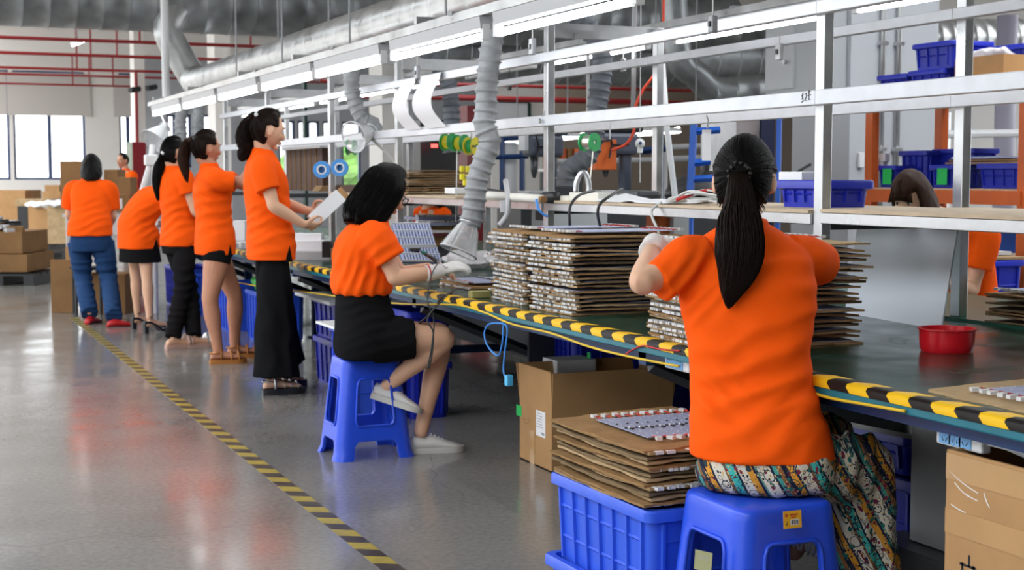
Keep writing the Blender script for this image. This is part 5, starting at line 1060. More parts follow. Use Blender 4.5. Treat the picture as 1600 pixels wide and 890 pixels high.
# patterned trousers
def pattern_mat():
    m = mat('patterned_fabric', (0.5, 0.5, 0.5), 0.8, spec=0.2); nt = m.node_tree; L = nt.links; b = nt.nodes['Principled BSDF']
    uv = nt.nodes.new('ShaderNodeUVMap'); uv.uv_map = 'drape'; sx = nt.nodes.new('ShaderNodeSeparateXYZ'); 
    ns = nt.nodes.new('ShaderNodeTexNoise'); ns.inputs['Scale'].default_value = 7; L.new(uv.outputs[0], ns.inputs['Vector'])
    sc_ = nt.nodes.new('ShaderNodeVectorMath'); sc_.operation = 'MULTIPLY_ADD'; sc_.inputs[1].default_value = (0.02, 0.02, 0); L.new(ns.outputs['Color'], sc_.inputs[0]); L.new(uv.outputs[0], sc_.inputs[2]); L.new(sc_.outputs[0], sx.inputs[0])
    md = nt.nodes.new('ShaderNodeMath'); md.operation = 'FLOORED_MODULO'; md.inputs[1].default_value = 0.22; L.new(sx.outputs[0], md.inputs[0])
    dv = nt.nodes.new('ShaderNodeMath'); dv.operation = 'DIVIDE'; dv.inputs[1].default_value = 0.22; L.new(md.outputs[0], dv.inputs[0])
    cr = nt.nodes.new('ShaderNodeValToRGB'); cr.color_ramp.interpolation = 'CONSTANT'; e = cr.color_ramp.elements
    cols = [(0.0, (205, 200, 185)), (.16, (26, 34, 62)), (.19, (70, 150, 142)), (.24, (140, 96, 60)), (.30, (20, 28, 52)), (.36, (214, 150, 50)), (.43, (26, 34, 62)), (.46, (210, 205, 190)), (.60, (120, 90, 62)), (.64, (64, 175, 170)), (.73, (24, 32, 56)), (.755, (205, 200, 186)), (.86, (200, 140, 50)), (.94, (24, 32, 60)), (.97, (90, 140, 130))]
    while len(e) < len(cols): e.new(0.5)
    for el_, (p_, c_) in zip(e, cols): el_.position = p_; el_.color = srgb(*c_)
    L.new(dv.outputs[0], cr.inputs[0]); prev = cr.outputs[0]
    for sc2, lo, hi, col in ((46, 0.0, 0.27, (122, 40, 66)), (38, 0.0, 0.25, (30, 100, 96)), (78, 0.0, 0.24, (24, 28, 50)), (100, 0.0, 0.24, (205, 170, 110)), (60, 0.30, 0.37, (50, 48, 52)), (28, 0.36, 0.42, (40, 60, 70))):
        vo = nt.nodes.new('ShaderNodeTexVoronoi'); vo.inputs['Scale'].default_value = sc2; L.new(uv.outputs[0], vo.inputs['Vector'])
        gt = nt.nodes.new('ShaderNodeMath'); gt.operation = 'COMPARE'; gt.inputs[1].default_value = (lo+hi)/2; gt.inputs[2].default_value = (hi-lo)/2; L.new(vo.outputs['Distance'], gt.inputs[0])
        mx = nt.nodes.new('ShaderNodeMix'); mx.data_type = 'RGBA'; L.new(gt.outputs[0], mx.inputs[0]); L.new(prev, mx.inputs[6]); mx.inputs[7].default_value = srgb(*col); prev = mx.outputs[2]
    L.new(prev, b.inputs['Base Color']); return m
PAT = pattern_mat()
pm = MB(); lr = lambda a, b_, q: a+(b_-a)*q
hz = 0.462
torso(pm, [(A(pel[0], pel[1], hz), fF, Zu, .14, .10), (A(pel[0], pel[1], hz+.012), fF, Zu, .174, .13), (A(pel[0], pel[1], hz+.045), fF, Zu, .188, .142), (A(pel[0], pel[1], hz+.085), fF, Zu, .178, .132), (pel+Zu*0.06, fF, Zu, .155, .11), (pel+Zu*.10, fF, Zu, .15, .11)], 40, 5, 2.5)
limb(pm, [hipR-Zu*.02+fF*.03, lr(hipR, kR, .4), lr(hipR, kR, .8), kR+Zu*.0, lr(kR, aR, .25), lr(kR, aR, .6), lr(kR, aR, .98)], [.066, .090, .090, .088, .088, .098, .110], 22, 6, True)
limb(pm, [hipL, lr(hipL, kL, .5), kL, lr(kL, aL, .3), lr(kL, aL, .8)], [.105, .095, .088, .088, .095], 22, 6, True)
me = fuse(pm, 0.007, 3)
wrinkle(me, [(lr(kR, aR, .5), .35, rF, .06, .010), (lr(hipR, kR, .8), .2, rF*0.8+fF*.3, .07, .006)], 0.004, 12, 4)
co = get_co(me); rel = co-pel; ul = me.uv_layers.new(name='drape')
uu = rel @ rF+0.28*np.minimum(0, rel[:, 2])*-1*0+0.55*(rel[:, 2]); vv = rel[:, 2]*1.0-rel @ fF*0.7-0.3*(rel @ rF)
li = np.empty(len(me.loops), 'i'); me.loops.foreach_get('vertex_index', li); uvd = np.stack([uu[li], vv[li]], 1).astype('f'); ul.data.foreach_set('uv', uvd.ravel())
pt = put(me, 'trousers', PAT, t, 'wide trousers printed with teal, navy, cream and ochre bands')
# tassel fringe at the left hem
rn = random.Random(3)
hem = lr(kL, aL, .80); axd = unit(aL-kL); bx_ = unit(np.cross(axd, A(0, 0, 1))); by_ = np.cross(axd, bx_)
fr_ = MB()
for k in range(46):
    q = 2*math.pi*k/46; p = hem+bx_*.093*math.cos(q)+by_*.093*math.sin(q); fr_.tube([p-axd*.01, p+axd*.02+A(rn.uniform(-.004, .004), rn.uniform(-.004, .004), -.008), p+axd*.03+A(rn.uniform(-.008, .008), rn.uniform(-.008, .008), -.022)], [.0035, .004, .0045], 5)
o = fr_.build('fringe', PAPER, pt, smooth=True); o['kind'] = 'stuff'
# hair of the nearest woman
hb = MB(); scalp(hb, T, 0.017, -0.62); tie = unit(A(-0.06, -0.96, -0.06)); scalp_strands(hb, T, tie, 650, 11, 0.0012, 0.0185)
hr = hb.build('hair', HAIRM, t, smooth=True)
hp = MB(); tp_ = T(head_pt(*tie)*1.16)
pony(hp, [tp_, P(1157, 322, 3.83), P(1156, 350, 3.79), P(1156, 385, 3.77), P(1153, 420, 3.765), P(1144, 452, 3.765), P(1138, 482, 3.77)], [.026, .044, .058, .063, .053, .032, .004], 520, 5, 0.55, 0.0013, 0.25)
hp.build('ponytail', HAIRB, hr, smooth=True)
ht = MB(); M = frame(B @ tie)
for k in range(26):
    q = 2*math.pi*k/13; ht.ell(tp_+M @ A((.026+.004*(k % 2))*math.cos(q), (.024+.004*(k % 3))*math.sin(q), .010*(k//13)-.002), (.0055, .0055, .0055), n=8, m=6)
o = ht.build('hair_tie', mat('hair_beads', (0.008, 0.008, 0.009), 0.5), hr, smooth=True); o['kind'] = 'stuff'
def glove(t, wr, d_, pn, side, el, curl=.6, s=1.12, voxel=0.0042, cuff=None, sp=.08):
    g = MB(); hand(g, wr, d_, pn, side, curl, s, 1.25, sp, .5); ax = unit(np.asarray(wr)-np.asarray(el)); limb(g, [np.asarray(wr)-ax*.055, np.asarray(wr)-ax*.02, np.asarray(wr)+ax*.02], [.040, .036, .034], 16, 4, True)
    me = fuse(g, voxel, 2); wrinkle(me, [(np.asarray(wr), .06, ax, .016, .0018)], .0012, 40, 2); return put(me, 'glove', mat('white_knit', (0.78, 0.76, 0.74), 0.9, 0, 0.04, 60, 0.4, 300), t, 'white knitted work glove')
glove(t, wL+A(0, 0, .0), unit(P(1058, 378, 4.22)-wL), A(0, 0, -1), -1 if np.dot(np.cross(unit(P(1058, 378, 4.22)-wL), A(0, 0, -1)), fF) < 0 else 1, eL, .55)
glove(t, wR, unit(A(-.5, .6, -.1)), A(0, 0, -1), 1, eR, .55)
# ------------------------------------------------------------------ seated woman in a black skirt
d = 6.6; fS = A(1, 0, 0); 
t = thing('person', 'woman in orange polo and short black skirt seated on a blue stool, soldering', 'person', (2.03, 6.38, 0.46))
pel = P(575, 522, d); wai = P(566, 452, d); che = P(570, 390, d+.01); nk = P(584, 340, d+.02); shl = P(574, 360, d)
sR, sL = P(588, 372, d-.14), P(592, 368, d+.17); eR, wR = P(618, 434, d-.14), P(683, 424, d-.06); eL, wL = P(625, 430, d+.2), P(668, 418, d+.20)
hc = P(601, 298, d+.02); hfS = unit(A(.86, .12, -.50)); huS = unit(A(.5, .05, .86))
hipR, hipL = pel+A(0, -.085, -.02), pel+A(0, .085, -.02)
kR = P(697, 528, d-.02); aR = P(601, 606, d+.04); kL = P(692, 522, d+.17); aL = P(656, 681, d+.12)
up_ = unit(nk-pel)
footR = unit(P(648, 640, d+.04)-P(580, 618, d+.04))
body, T, B = person_body(t, SKIN, [(pel-Zu*.07, fS, Zu, .15, .11), (pel, fS, Zu, .165, .118), (wai, fS, Zu, .125, .09), (che, fS, Zu, .145, .10), (shl, unit(A(1, 0, -.3)), up_, .15, .075), (nk, unit(A(1, 0, -.4)), up_, .055, .052)],
    nk, [(sR, eR, wR), (sL, eL, wL)], [(hipR, kR, aR), (hipL, kL, aL)], [((wL, unit(A(.9, -.3, -.1)), A(0, 0, -1), 1), dict(curl=.5))], [], (hc, hfS, huS), 0.006)
sp_ = unit(P(566, 400, d)-P(566, 455, d))
sS = [(P(566, 458, d), fS, Zu, .150, .128), (P(565, 446, d), fS, Zu, .165, .140), (P(566, 420, d), fS, Zu, .160, .135), (P(567, 395, d), fS, Zu, .165, .135), (P(571, 370, d), unit(A(1, 0, -.15)), Zu, .165, .120), (P(577, 350, d), unit(A(1, 0, -.3)), up_, .115, .085), (P(583, 336, d+.02), unit(A(1, 0, -.4)), up_, .064, .060)]
fo = [(P(545, 440, d-.1), .14, _R @ A(.9, .4, 0), .05, .006), (P(600, 400, d-.2), .10, _R @ A(.6, .8, 0), .05, .005), (P(580, 440, d-.1), .12, _R @ A(.95, .2, 0), .045, .006)]
shirt_mesh(t, sS, [([P(576, 368, d-.10), P(590, 376, d-.14), P(602, 393, d-.15), P(610, 405, d-.15)], [.078, .078, .074, .072]), ([P(578, 368, d+.1), P(594, 376, d+.17), P(606, 396, d+.19)], [.076, .076, .07])], nk+A(0, 0, 0), up_, fo, 0.0065)
sk = MB(); 
torso(sk, [(A(pel[0]-.01, pel[1], .463), fS, Zu, .14, .11), (A(pel[0]-.01, pel[1], .475), fS, Zu, .175, .135), (A(pel[0]-.005, pel[1], .53), fS, Zu, .188, .150), (A(pel[0]-.005, pel[1], .60), fS, Zu, .182, .142), (P(567, 475, d), fS, Zu, .152, .122), (P(566, 450, d), fS, Zu, .138, .115)], 40, 5, 2.4)
for h_, k_, e in ((hipR, kR, .56), (hipL, kL, .52)): limb(sk, [h_, lr(h_, k_, .3), lr(h_, k_, e)], [.105, .100, .092], 22, 6, True)
limb(sk, [lr(hipR, hipL, .5), lr(lr(hipR, hipL, .5), lr(kR, kL, .5), .45)], [.10, .095], 18, 5, True)
me = fuse(sk, 0.0065, 3); wrinkle(me, [(pel+A(.05, -.1, 0), .16, _R @ A(.3, .95, 0), .05, .004), (P(570, 470, d-.1), .12, _R @ A(.1, .99, 0), .04, .004)], .003, 12, 6); put(me, 'skirt', BLACKC, t, 'short black skirt')
sneaker(t, P(650, 688, d+.12)*A(1, 1, 0)+A(-.02, 0, 0), A(1, -.12, 0), .245)
sneaker(t, P(580, 618, d+.04)+A(0, 0, -.012), footR, .24, unit(A(footR[2]*-1, 0, footR[0])))
me_ = MB(); limb(me_, [aR, P(590, 606, d+.04)], [.034, .034], 12)
# bob of black hair: cap plus hanging curtain, open towards the face
hm = MB(); scalp(hm, T, 0.020, -0.9)
cur = MB()
def curtain(mb, T, levels, n=40, a0=-2.55, a1=2.55, th=0.022):
    R = []
    for z, rx, ry, cy in levels:
        o_ = []; i_ = []
        for k in range(n+1):
            q = -math.pi/2+a0*0+(a0+(a1-a0)*k/n); e = 1+0.02*math.sin(k*3.1)+.012*math.sin(k*7.7+z*30)
            o_.append(T((rx*e*math.cos(q), cy+ry*e*math.sin(q), z))); i_.append(T(((rx-th)*math.cos(q), cy+(ry-th)*math.sin(q), z)))
        R.append(o_+i_[::-1])
    mb.rings(R)
HL = [(.070, .076, .098, -.008), (.03, .093, .112, -.008), (-.02, .098, .115, -.010), (-.07, .101, .116, -.016), (-.12, .104, .115, -.024), (-.16, .104, .108, -.026), (-.195, .098, .096, -.022), (-.215, .086, .082, -.018)]
curtain(hm, T, HL, a0=-2.15, a1=2.15, th=.03); me = fuse(hm, .006, 2); co = get_co(me)
wrinkle(me, [], .004, 22, 3); hr = put(me, 'hair', HAIRM, t)
st = MB(); rn = random.Random(8)
for k in range(520):
    q = -math.pi/2+rn.uniform(-2.2, 2.2); e0 = rn.uniform(1.0, 1.035); pts = []
    top = rn.uniform(.05, .11); tw = rn.uniform(-.08, .08); zend = rn.uniform(-.222, -.17)
    for s_ in np.linspace(0, 1, 9):
        z = top+(zend-top)*s_; rx = np.interp(-z, [-.11]+[-l[0] for l in HL], [.03]+[l[1] for l in HL]); ry = np.interp(-z, [-.11]+[-l[0] for l in HL], [.05]+[l[2] for l in HL]); cy = np.interp(-z, [-l[0] for l in HL], [l[3] for l in HL])
        pts.append(T((rx*e0*math.cos(q+tw*s_), cy+ry*e0*math.sin(q+tw*s_), z)))
    st.tube(pts, .0012, 3)
o = st.build('strands', HAIRM, hr, smooth=True); o['kind'] = 'stuff'
gl = MB(); 
for s_ in (-1, 1):
    gl.tube([T((s_*.033+.026*math.cos(q), .112-.01*abs(math.cos(q)), .002+.019*math.sin(q))) for q in np.linspace(0, 2*math.pi, 21)[:-1]], .0022, 6, closed=True); gl.tube([T((s_*.058, .106, .008)), T((s_*.082, .05, .012)), T((s_*.083, -.01, .010))], .002, 6)
gl.tube([T((-.008, .115, .006)), T((0, .118, .009)), T((.008, .115, .006))], .002, 6); gl.build('glasses', BLACKP, t, smooth=True, kind='stuff')
glove(t, wR, unit(P(738, 408, d-.0)-wR), unit(A(.1, .35, -1)), 1, eR, .35)
MB().tube([wR-unit(wR-eR)*.045+frame(wR-eR) @ A(.038*math.cos(q), .038*math.sin(q), 0) for q in np.linspace(0, 2*math.pi, 21)[:-1]], .004, 6, closed=True).build('glove_cuff', REDW, t, smooth=True, label='red edge of the glove')
ti = P(683, 408, d-.02); tj = P(666, 397, d+.05)
t2 = thing('soldering_iron', 'black soldering iron held in the seated woman\'s glove', 'soldering iron', ti)
MB().tube([tj, ti], .009, 10).build('handle', BLACKP, t2, smooth=True); MB().tube([ti, ti+(ti-tj)*0.9], .004, 8).build('tip', ALU, t2); MB().tube([tj+(tj-ti)*.3, tj], .010, 10).build('grip_end', mat('teal_grip', srgb(30, 130, 120), 0.4), t2)
# ------------------------------------------------------------------ standing woman with the white box
def stander(name_label, d, px, keys): pass
d = 8.6; f5 = A(1, 0, 0)
t = thing('person', 'standing woman in an orange polo and wide black trousers holding a long white box', 'person', (2.1, 8.45, 0))
pel = P(424, 375, d); wai = P(420, 338, d); che = P(415, 288, d); shl = P(411, 258, d); nk = P(410, 237, d)
sR, sL = P(410, 262, d-.16), P(416, 260, d+.17); eR, wR = P(428, 322, d-.20), P(474, 350, d-.12); eL, wL = P(444, 318, d+.19), P(486, 331, d+.12)
hc = P(418, 203, d); hf5 = unit(A(.93, .12, -.22)); hu5 = unit(A(.22, 0, .97))
hipR, hipL = pel+A(0, -.085, -.03), pel+A(0, .085, -.03)
aR = onZ(412, 596, .10)*0; aR = A(2.03, 8.33, .09); aL = A(2.12, 8.62, .09); kR = lr(hipR, aR, .5)+A(.02, 0, 0); kL = lr(hipL, aL, .5)+A(.03, 0, 0)
bxd = unit(P(534, 303, d+.05)-P(484, 352, d-.02))
body, T, B = person_body(t, SKIN, [(pel-Zu*.07, f5, Zu, .15, .105), (pel, f5, Zu, .165, .115), (wai, f5, Zu, .125, .09), (che, f5, Zu, .145, .105), (shl, f5, Zu, .15, .08), (nk, f5, Zu, .052, .052)],
    nk, [(sR, eR, wR), (sL, eL, wL)], [(hipR, kR, aR, .85), (hipL, kL, aL, .85)],
    [((wR, unit(A(.93, .25, -.18)), unit(A(-.1, .5, .8)), 1), dict(curl=.75, thumb=.8)), ((wL, unit(A(.9, -.3, .25)), unit(A(.3, -.6, .2)), -1), dict(curl=.7, thumb=.9))],
    [(A(1.98, 8.33, 0), A(2.3, 8.33, 0), .035), (A(2.07, 8.62, 0), A(2.4, 8.62, 0), .035)], (hc, hf5, hu5), 0.0052)
s5 = [(P(424, 405, d), f5, Zu, .192, .138), (P(423, 375, d), f5, Zu, .188, .140), (P(420, 340, d), f5, Zu, .158, .128), (P(417, 310, d), f5, Zu, .160, .130), (P(415, 283, d), f5, Zu, .166, .130), (P(411, 258, d), f5, Zu, .162, .100), (P(410, 243, d), f5, Zu, .10, .075), (P(410, 235, d), f5, Zu, .062, .060)]
fo = [(P(440, 360, d-.15), .2, _R @ A(.2, .98, 0), .09, .006), (P(420, 330, d-.15), .15, _R @ A(-.4, .9, 0), .06, .005), (P(400, 350, d-.1), .12, _R @ A(.4, .9, 0), .05, .005)]
shirt_mesh(t, s5, [([P(409, 258, d-.11), P(410, 266, d-.17), P(414, 282, d-.19), P(419, 297, d-.195)], [.075, .075, .074, .074]), ([P(413, 258, d+.1), P(417, 266, d+.18), P(424, 284, d+.19), P(430, 296, d+.19)], [.074, .074, .072, .07])], nk, unit(A(.15, 0, 1)), fo, .0065)
slit(t, s5[0], .42, .085, .075, BLACKC)
tr = MB(); torso(tr, [(pel-Zu*.10, f5, Zu, .16, .12), (pel-Zu*.03, f5, Zu, .168, .125), (pel+Zu*.08, f5, Zu, .15, .11)], 36, 5)
for h_, a_, dx in ((hipR, A(2.055, 8.33, .105), 0), (hipL, A(2.17, 8.62, .15), .03)): limb(tr, [h_-Zu*.06, lr(h_, a_, .3), lr(h_, a_, .55), lr(h_, a_, .8), a_], [.080, .098, .112, .125, .140], 24, 6, True)
me = fuse(tr, .0075, 3); wrinkle(me, [(lr(hipR, A(2.05, 8.33, .1), .75), .4, A(1, .3, 0), .10, .010)], .003, 9, 2); put(me, 'trousers', BLACKC, t, 'wide black palazzo trousers')
SIL = mat('silver_leather', (0.6, 0.6, 0.62), 0.25, 0.8)
sandal(t, A(1.98, 8.33, 0), A(2.3, 8.33, 0), .245, .035, BLACKP, SIL, 'many'); sandal(t, A(2.07, 8.62, 0), A(2.4, 8.62, 0), .245, .035, BLACKP, BLACKP, 'many')
hb = MB(); scalp(hb, T, .015, -.8); tie = unit(A(0, -.86, .50)); scalp_strands(hb, T, tie, 260, 21, .0014, .0165); hr = hb.build('hair', HAIRB, t, smooth=True)
hp = MB(); tp_ = T(head_pt(*tie)*1.14); pony(hp, [tp_, P(391, 190, d), P(384, 203, d), P(383, 220, d), P(386, 232, d), P(380, 243, d), P(375, 251, d)], [.026, .042, .055, .056, .052, .040, .016], 160, 9, .8, .002, 1.0); hp.build('ponytail', HAIRB, hr, smooth=True)
MB().ell(T(head_pt(*tie)*1.16)+A(0, -.03, 0), (.012, .012, .012), n=12, m=8).build('hair_bead', PAPER, hr, smooth=True)
t3 = thing('white_box', 'long flat white carton box held by the standing woman', 'box', P(512, 328, d)); q0, q1 = P(488, 346, d-.05), P(532, 305, d+.06); ax = unit(q1-q0); M = frame(ax, A(.3, -.8, .5))
L_ = np.linalg.norm(q1-q0); MB().box((q0+q1)/2, (.088, .03, L_), M).build('carton', PAPER, t3, bevel=.002)
MB().box(q1+ax*.018+A(0, 0, .0), (.075, .024, .04), M).build('end_flap', CARDB, t3, bevel=.004); MB().box(q0-ax*.02-A(0, 0, .015), (.06, .012, .03), M).build('end_flap', CARDB, t3)
# ------------------------------------------------------------------ woman in brown sandals (second standing)
d = 10.0; f4 = unit(A(.97, .10, 0))
t = thing('person', 'woman with a long brown ponytail, black shorts and tan strap sandals, standing at the bench', 'person', (2.12, 9.98, 0))
pel = P(336, 372, d); wai = P(334, 343, d); che = P(330, 300, d); shl = P(330, 276, d); nk = P(327, 258, d)
sR, sL = P(332, 279, d-.15), P(342, 277, d+.17); eR, wR = P(379, 284, d-.14), P(398, 258, d-.05); eL, wL = P(384, 290, d+.14), P(402, 270, d+.1)
hc = P(322, 231, d); hf4 = unit(A(.93, .30, -.1)); hu4 = unit(A(.1, 0, .99))
rr_ = A(f4[1], -f4[0], 0); hipR, hipL = pel+rr_*.085-Zu*.04, pel-rr_*.085-Zu*.04
aR = A(2.03, 9.86, .085); aL = A(2.21, 10.15, .085); kR = P(328, 468, d-.12); kL = P(367, 462, d+.15)
SHAPE = lambda f, pel, wai, che, shl, nk, u=Zu: [(pel-Zu*.07, f, Zu, .15, .105), (pel, f, Zu, .165, .115), (wai, f, u, .125, .09), (che, f, u, .145, .105), (shl, f, u, .15, .08), (nk, f, u, .052, .052)]
body, T, B = person_body(t, SKINT, SHAPE(f4, pel, wai, che, shl, nk), nk, [(sR, eR, wR), (sL, eL, wL)], [(hipR, kR, aR, 1.08), (hipL, kL, aL, 1.08)],
    [((wR, unit(A(.7, .1, .6)), A(0, .8, -.3), 1), dict(curl=.6)), ((wL, unit(A(.8, 0, .4)), A(0, -.8, -.3), -1), dict(curl=.6))], [(A(1.975, 9.86, 0), A(2.3, 9.84, 0), .03), (A(2.155, 10.15, 0), A(2.5, 10.12, 0), .03)], (hc, hf4, hu4), .0065)
s4 = [(P(336, 397, d), f4, Zu, .182, .130), (P(336, 372, d), f4, Zu, .182, .132), (P(334, 340, d), f4, Zu, .150, .118), (P(332, 310, d), f4, Zu, .158, .126), (P(331, 295, d), f4, Zu, .162, .126), (P(330, 276, d), f4, Zu, .160, .10), (P(329, 266, d), f4, Zu, .10, .075), (P(327, 258, d), f4, Zu, .06, .06)]
fo = [(P(330, 330, d-.1), .2, _R @ A(.3, .95, 0), .08, .006), (P(340, 300, d-.15), .12, _R @ A(-.5, .8, 0), .05, .005)]
shirt_mesh(t, s4, [([P(328, 276, d-.10), P(338, 281, d-.16), P(352, 283, d-.16), P(367, 284, d-.15)], [.078, .077, .074, .072]), ([P(336, 276, d+.1), P(348, 282, d+.17), P(366, 286, d+.15)], [.074, .072, .07])], nk, Zu, fo, .0075)
slit(t, s4[0], .35, .07, .06, BLACKC)
so = MB(); torso(so, [(pel-Zu*.12, f4, Zu, .165, .12), (pel-Zu*.05, f4, Zu, .17, .122), (pel+Zu*.08, f4, Zu, .15, .11)], 32, 4)
for h_, k_ in ((hipR, kR), (hipL, kL)): limb(so, [h_-Zu*.03, lr(h_, k_, .15), lr(h_, k_, .33)], [.088, .100, .098], 18, 5, True)
put(fuse(so, .0075, 2), 'shorts', BLACKC, t, 'short black shorts')
TAN = mat('tan_leather', srgb(176, 112, 46), 0.5); sandal(t, A(1.975, 9.86, 0), A(2.3, 9.84, 0), .24, .03, TAN, TAN, 'strap'); sandal(t, A(2.155, 10.15, 0), A(2.5, 10.12, 0), .24, .03, TAN, TAN, 'strap')
hb = MB(); scalp(hb, T, .014, -.8); tie = unit(A(.12, -.90, .42)); scalp_strands(hb, T, tie, 160, 31, .0016, .0155); hr = hb.build('hair', HAIRB, t, smooth=True)
hp = MB(); tp_ = T(head_pt(*tie)*1.12); pony(hp, [tp_, P(297, 221, d), P(290, 232, d), P(287, 248, d), P(289, 265, d-.02), P(293, 285, d-.04)], [.024, .036, .046, .046, .034, .008], 130, 13, .8, .002, .4); hp.build('ponytail', HAIRR, hr, smooth=True)
MB().ell(tp_, (.022, .016, .022), n=12, m=8).build('hair_tie', BLACKP, hr, smooth=True)
# ------------------------------------------------------------------ third woman: black trousers
d = 11.1; f3 = unit(A(.95, .30, 0))
t = thing('person', 'standing woman with black ponytail, black trousers and pale sandals, beside the bending woman', 'person', (2.08, 11.25, 0))
pel = P(281, 372, d); wai = P(279, 342, d); che = P(276, 305, d); shl = P(273, 278, d); nk = P(271, 262, d)
rr_ = A(f3[1], -f3[0], 0); sR, sL = shl+rr_*.155, shl-rr_*.155; eR, wR = P(305, 330, d-.1), P(325, 345, d); eL, wL = P(310, 325, d+.2), P(330, 340, d+.2)
hc = P(271, 238, d); hipR, hipL = pel+rr_*.085-Zu*.04, pel-rr_*.085-Zu*.04
aR = onZ(270, 528, .08); aL = onZ(303, 526, .08); aR[2] = aL[2] = .085; kR = lr(hipR, aR, .5)+f3*.03; kL = lr(hipL, aL, .5)+f3*.04
body, T, B = person_body(t, SKIN, SHAPE(f3, pel, wai, che, shl, nk), nk, [(sR, eR, wR), (sL, eL, wL)], [(hipR, kR, aR, .84), (hipL, kL, aL, .84)],
    [((wR, unit(A(.9, .1, -.2)), A(0, 0, -1), 1), dict(curl=.6)), ((wL, unit(A(.9, -.1, -.2)), A(0, 0, -1), -1), dict(curl=.6))], [(aR-f3*.055, aR+f3*.3, .02), (aL-f3*.055, aL+f3*.3, .02)], (hc, unit(A(.85, .5, -.1)), Zu), .007)
s3 = [(P(280, 384, d), f3, Zu, .176, .130), (P(281, 368, d), f3, Zu, .178, .132), (P(279, 340, d), f3, Zu, .145, .115), (P(277, 310, d), f3, Zu, .155, .124), (P(275, 295, d), f3, Zu, .158, .122), (P(273, 277, d), f3, Zu, .158, .10), (P(272, 269, d), f3, Zu, .10, .075), (P(271, 262, d), f3, Zu, .06, .06)]
shirt_mesh(t, s3, [([shl+rr_*.10, sR+Zu*.0, lr(sR, eR, .45)], [.076, .074, .072]), ([shl-rr_*.10, sL, lr(sL, eL, .45)], [.076, .074, .072])], nk, Zu, [(P(275, 340, d-.1), .2, _R @ A(.4, .9, 0), .07, .006)], .0075)
slit(t, s3[0], .2, .07, .08, BLACKC)
tr = MB(); torso(tr, [(pel-Zu*.12, f3, Zu, .16, .12), (pel-Zu*.04, f3, Zu, .168, .125), (pel+Zu*.06, f3, Zu, .15, .11)], 32, 4)
for h_, k_, a_ in ((hipR, kR, aR), (hipL, kL, aL)): limb(tr, [h_-Zu*.04, lr(h_, k_, .5), k_, lr(k_, a_, .5), a_], [.082, .084, .068, .066, .060], 20, 6, True)
me = fuse(tr, .0075, 2); wrinkle(me, [(kR, .2, Zu, .07, .006), (aR+Zu*.15, .15, Zu, .05, .006), (kL, .2, Zu, .07, .006)], .003, 10, 5); put(me, 'trousers', mat('charcoal_cloth', (.012, .011, .012), .95, spec=.05), t, 'slim black trousers')
PINKL = mat('pale_pink_leather', srgb(196, 160, 146), .5); sandal(t, A(aR[0], aR[1], 0)-f3*.055, A(aR[0], aR[1], 0)+f3*.3, .24, .03, PINKL, PINKL, 'slip'); sandal(t, A(aL[0], aL[1], 0)-f3*.055, A(aL[0], aL[1], 0)+f3*.3, .24, .03, PINKL, SIL, 'slip')
hb = MB(); scalp(hb, T, .014, -.85); tie = unit(A(0, -.97, -.12)); scalp_strands(hb, T, tie, 120, 41, .0017, .0155); hr = hb.build('hair', HAIRM, t, smooth=True)
hp = MB(); tp_ = T(head_pt(*tie)*1.1); pony(hp, [tp_, P(252, 253, d-.02), P(248, 265, d-.03), P(247, 280, d-.03), P(247, 297, d-.03), P(247, 313, d-.03)], [.022, .036, .045, .045, .034, .010], 120, 15, .8, .002, .3); hp.build('ponytail', HAIRM, hr, smooth=True)
MB().ell(tp_, (.018, .018, .018), n=12, m=8).build('hair_tie', PAPER, hr, smooth=True)
# ------------------------------------------------------------------ woman bending over the bench
d = 12.0; f2 = unit(A(.93, .36, 0))
t = thing('person', 'woman in an orange polo, black skirt and black heels bending far over the bench', 'person', (1.98, 12.15, 0))
rr_ = A(f2[1], -f2[0], 0); pel = P(217, 364, d); wai = P(214, 343, d); che = P(232, 318, d); shl = P(248, 306, d+.02); nk = P(258, 300, d+.03); uu_ = unit(nk-wai)
fb = unit(np.cross(uu_, rr_)); fb = fb if fb[2] < 0 else -fb
sR, sL = shl+rr_*.15, shl-rr_*.15; eR, wR = P(262, 345, d-.05), P(280, 362, d+.1); eL, wL = P(270, 340, d+.25), P(285, 358, d+.3)
hc = P(272, 292, d+.08); hipR, hipL = pel+rr_*.085-Zu*.03, pel-rr_*.085-Zu*.03
aR = onZ(236, 512, .13); aL = onZ(217, 505, .13); kR = lr(hipR, aR, .5); kL = lr(hipL, aL, .5)
aR = onZ(234, 498, .12)*A(1, 1, 0)+A(0, 0, .12); aL = onZ(215, 492, .12)*A(1, 1, 0)+A(0, 0, .12); kR = lr(hipR, aR, .5); kL = lr(hipL, aL, .5)
body, T, B = person_body(t, SKIN, [(pel-Zu*.06, f2, Zu, .15, .11), (pel, unit(f2+Zu*-.2), unit(Zu+f2*.2), .165, .12), (wai, fb, uu_, .13, .095), (che, fb, uu_, .148, .105), (shl, fb, uu_, .15, .08), (nk, fb, uu_, .052, .052)], nk, [(sR, eR, wR), (sL, eL, wL)], [(hipR, kR, aR, .88), (hipL, kL, aL, .88)],
    [((wR, unit(A(.9, .1, -.3)), A(0, 0, -1), 1), dict(curl=.5)), ((wL, unit(A(.9, -.1, -.3)), A(0, 0, -1), -1), dict(curl=.5))], [(aR-f2*.05, aR+f2*.3, .05), (aL-f2*.05, aL+f2*.3, .05)], (hc, unit(A(.7, .2, -.6)), unit(A(.6, .1, .8))), .007)
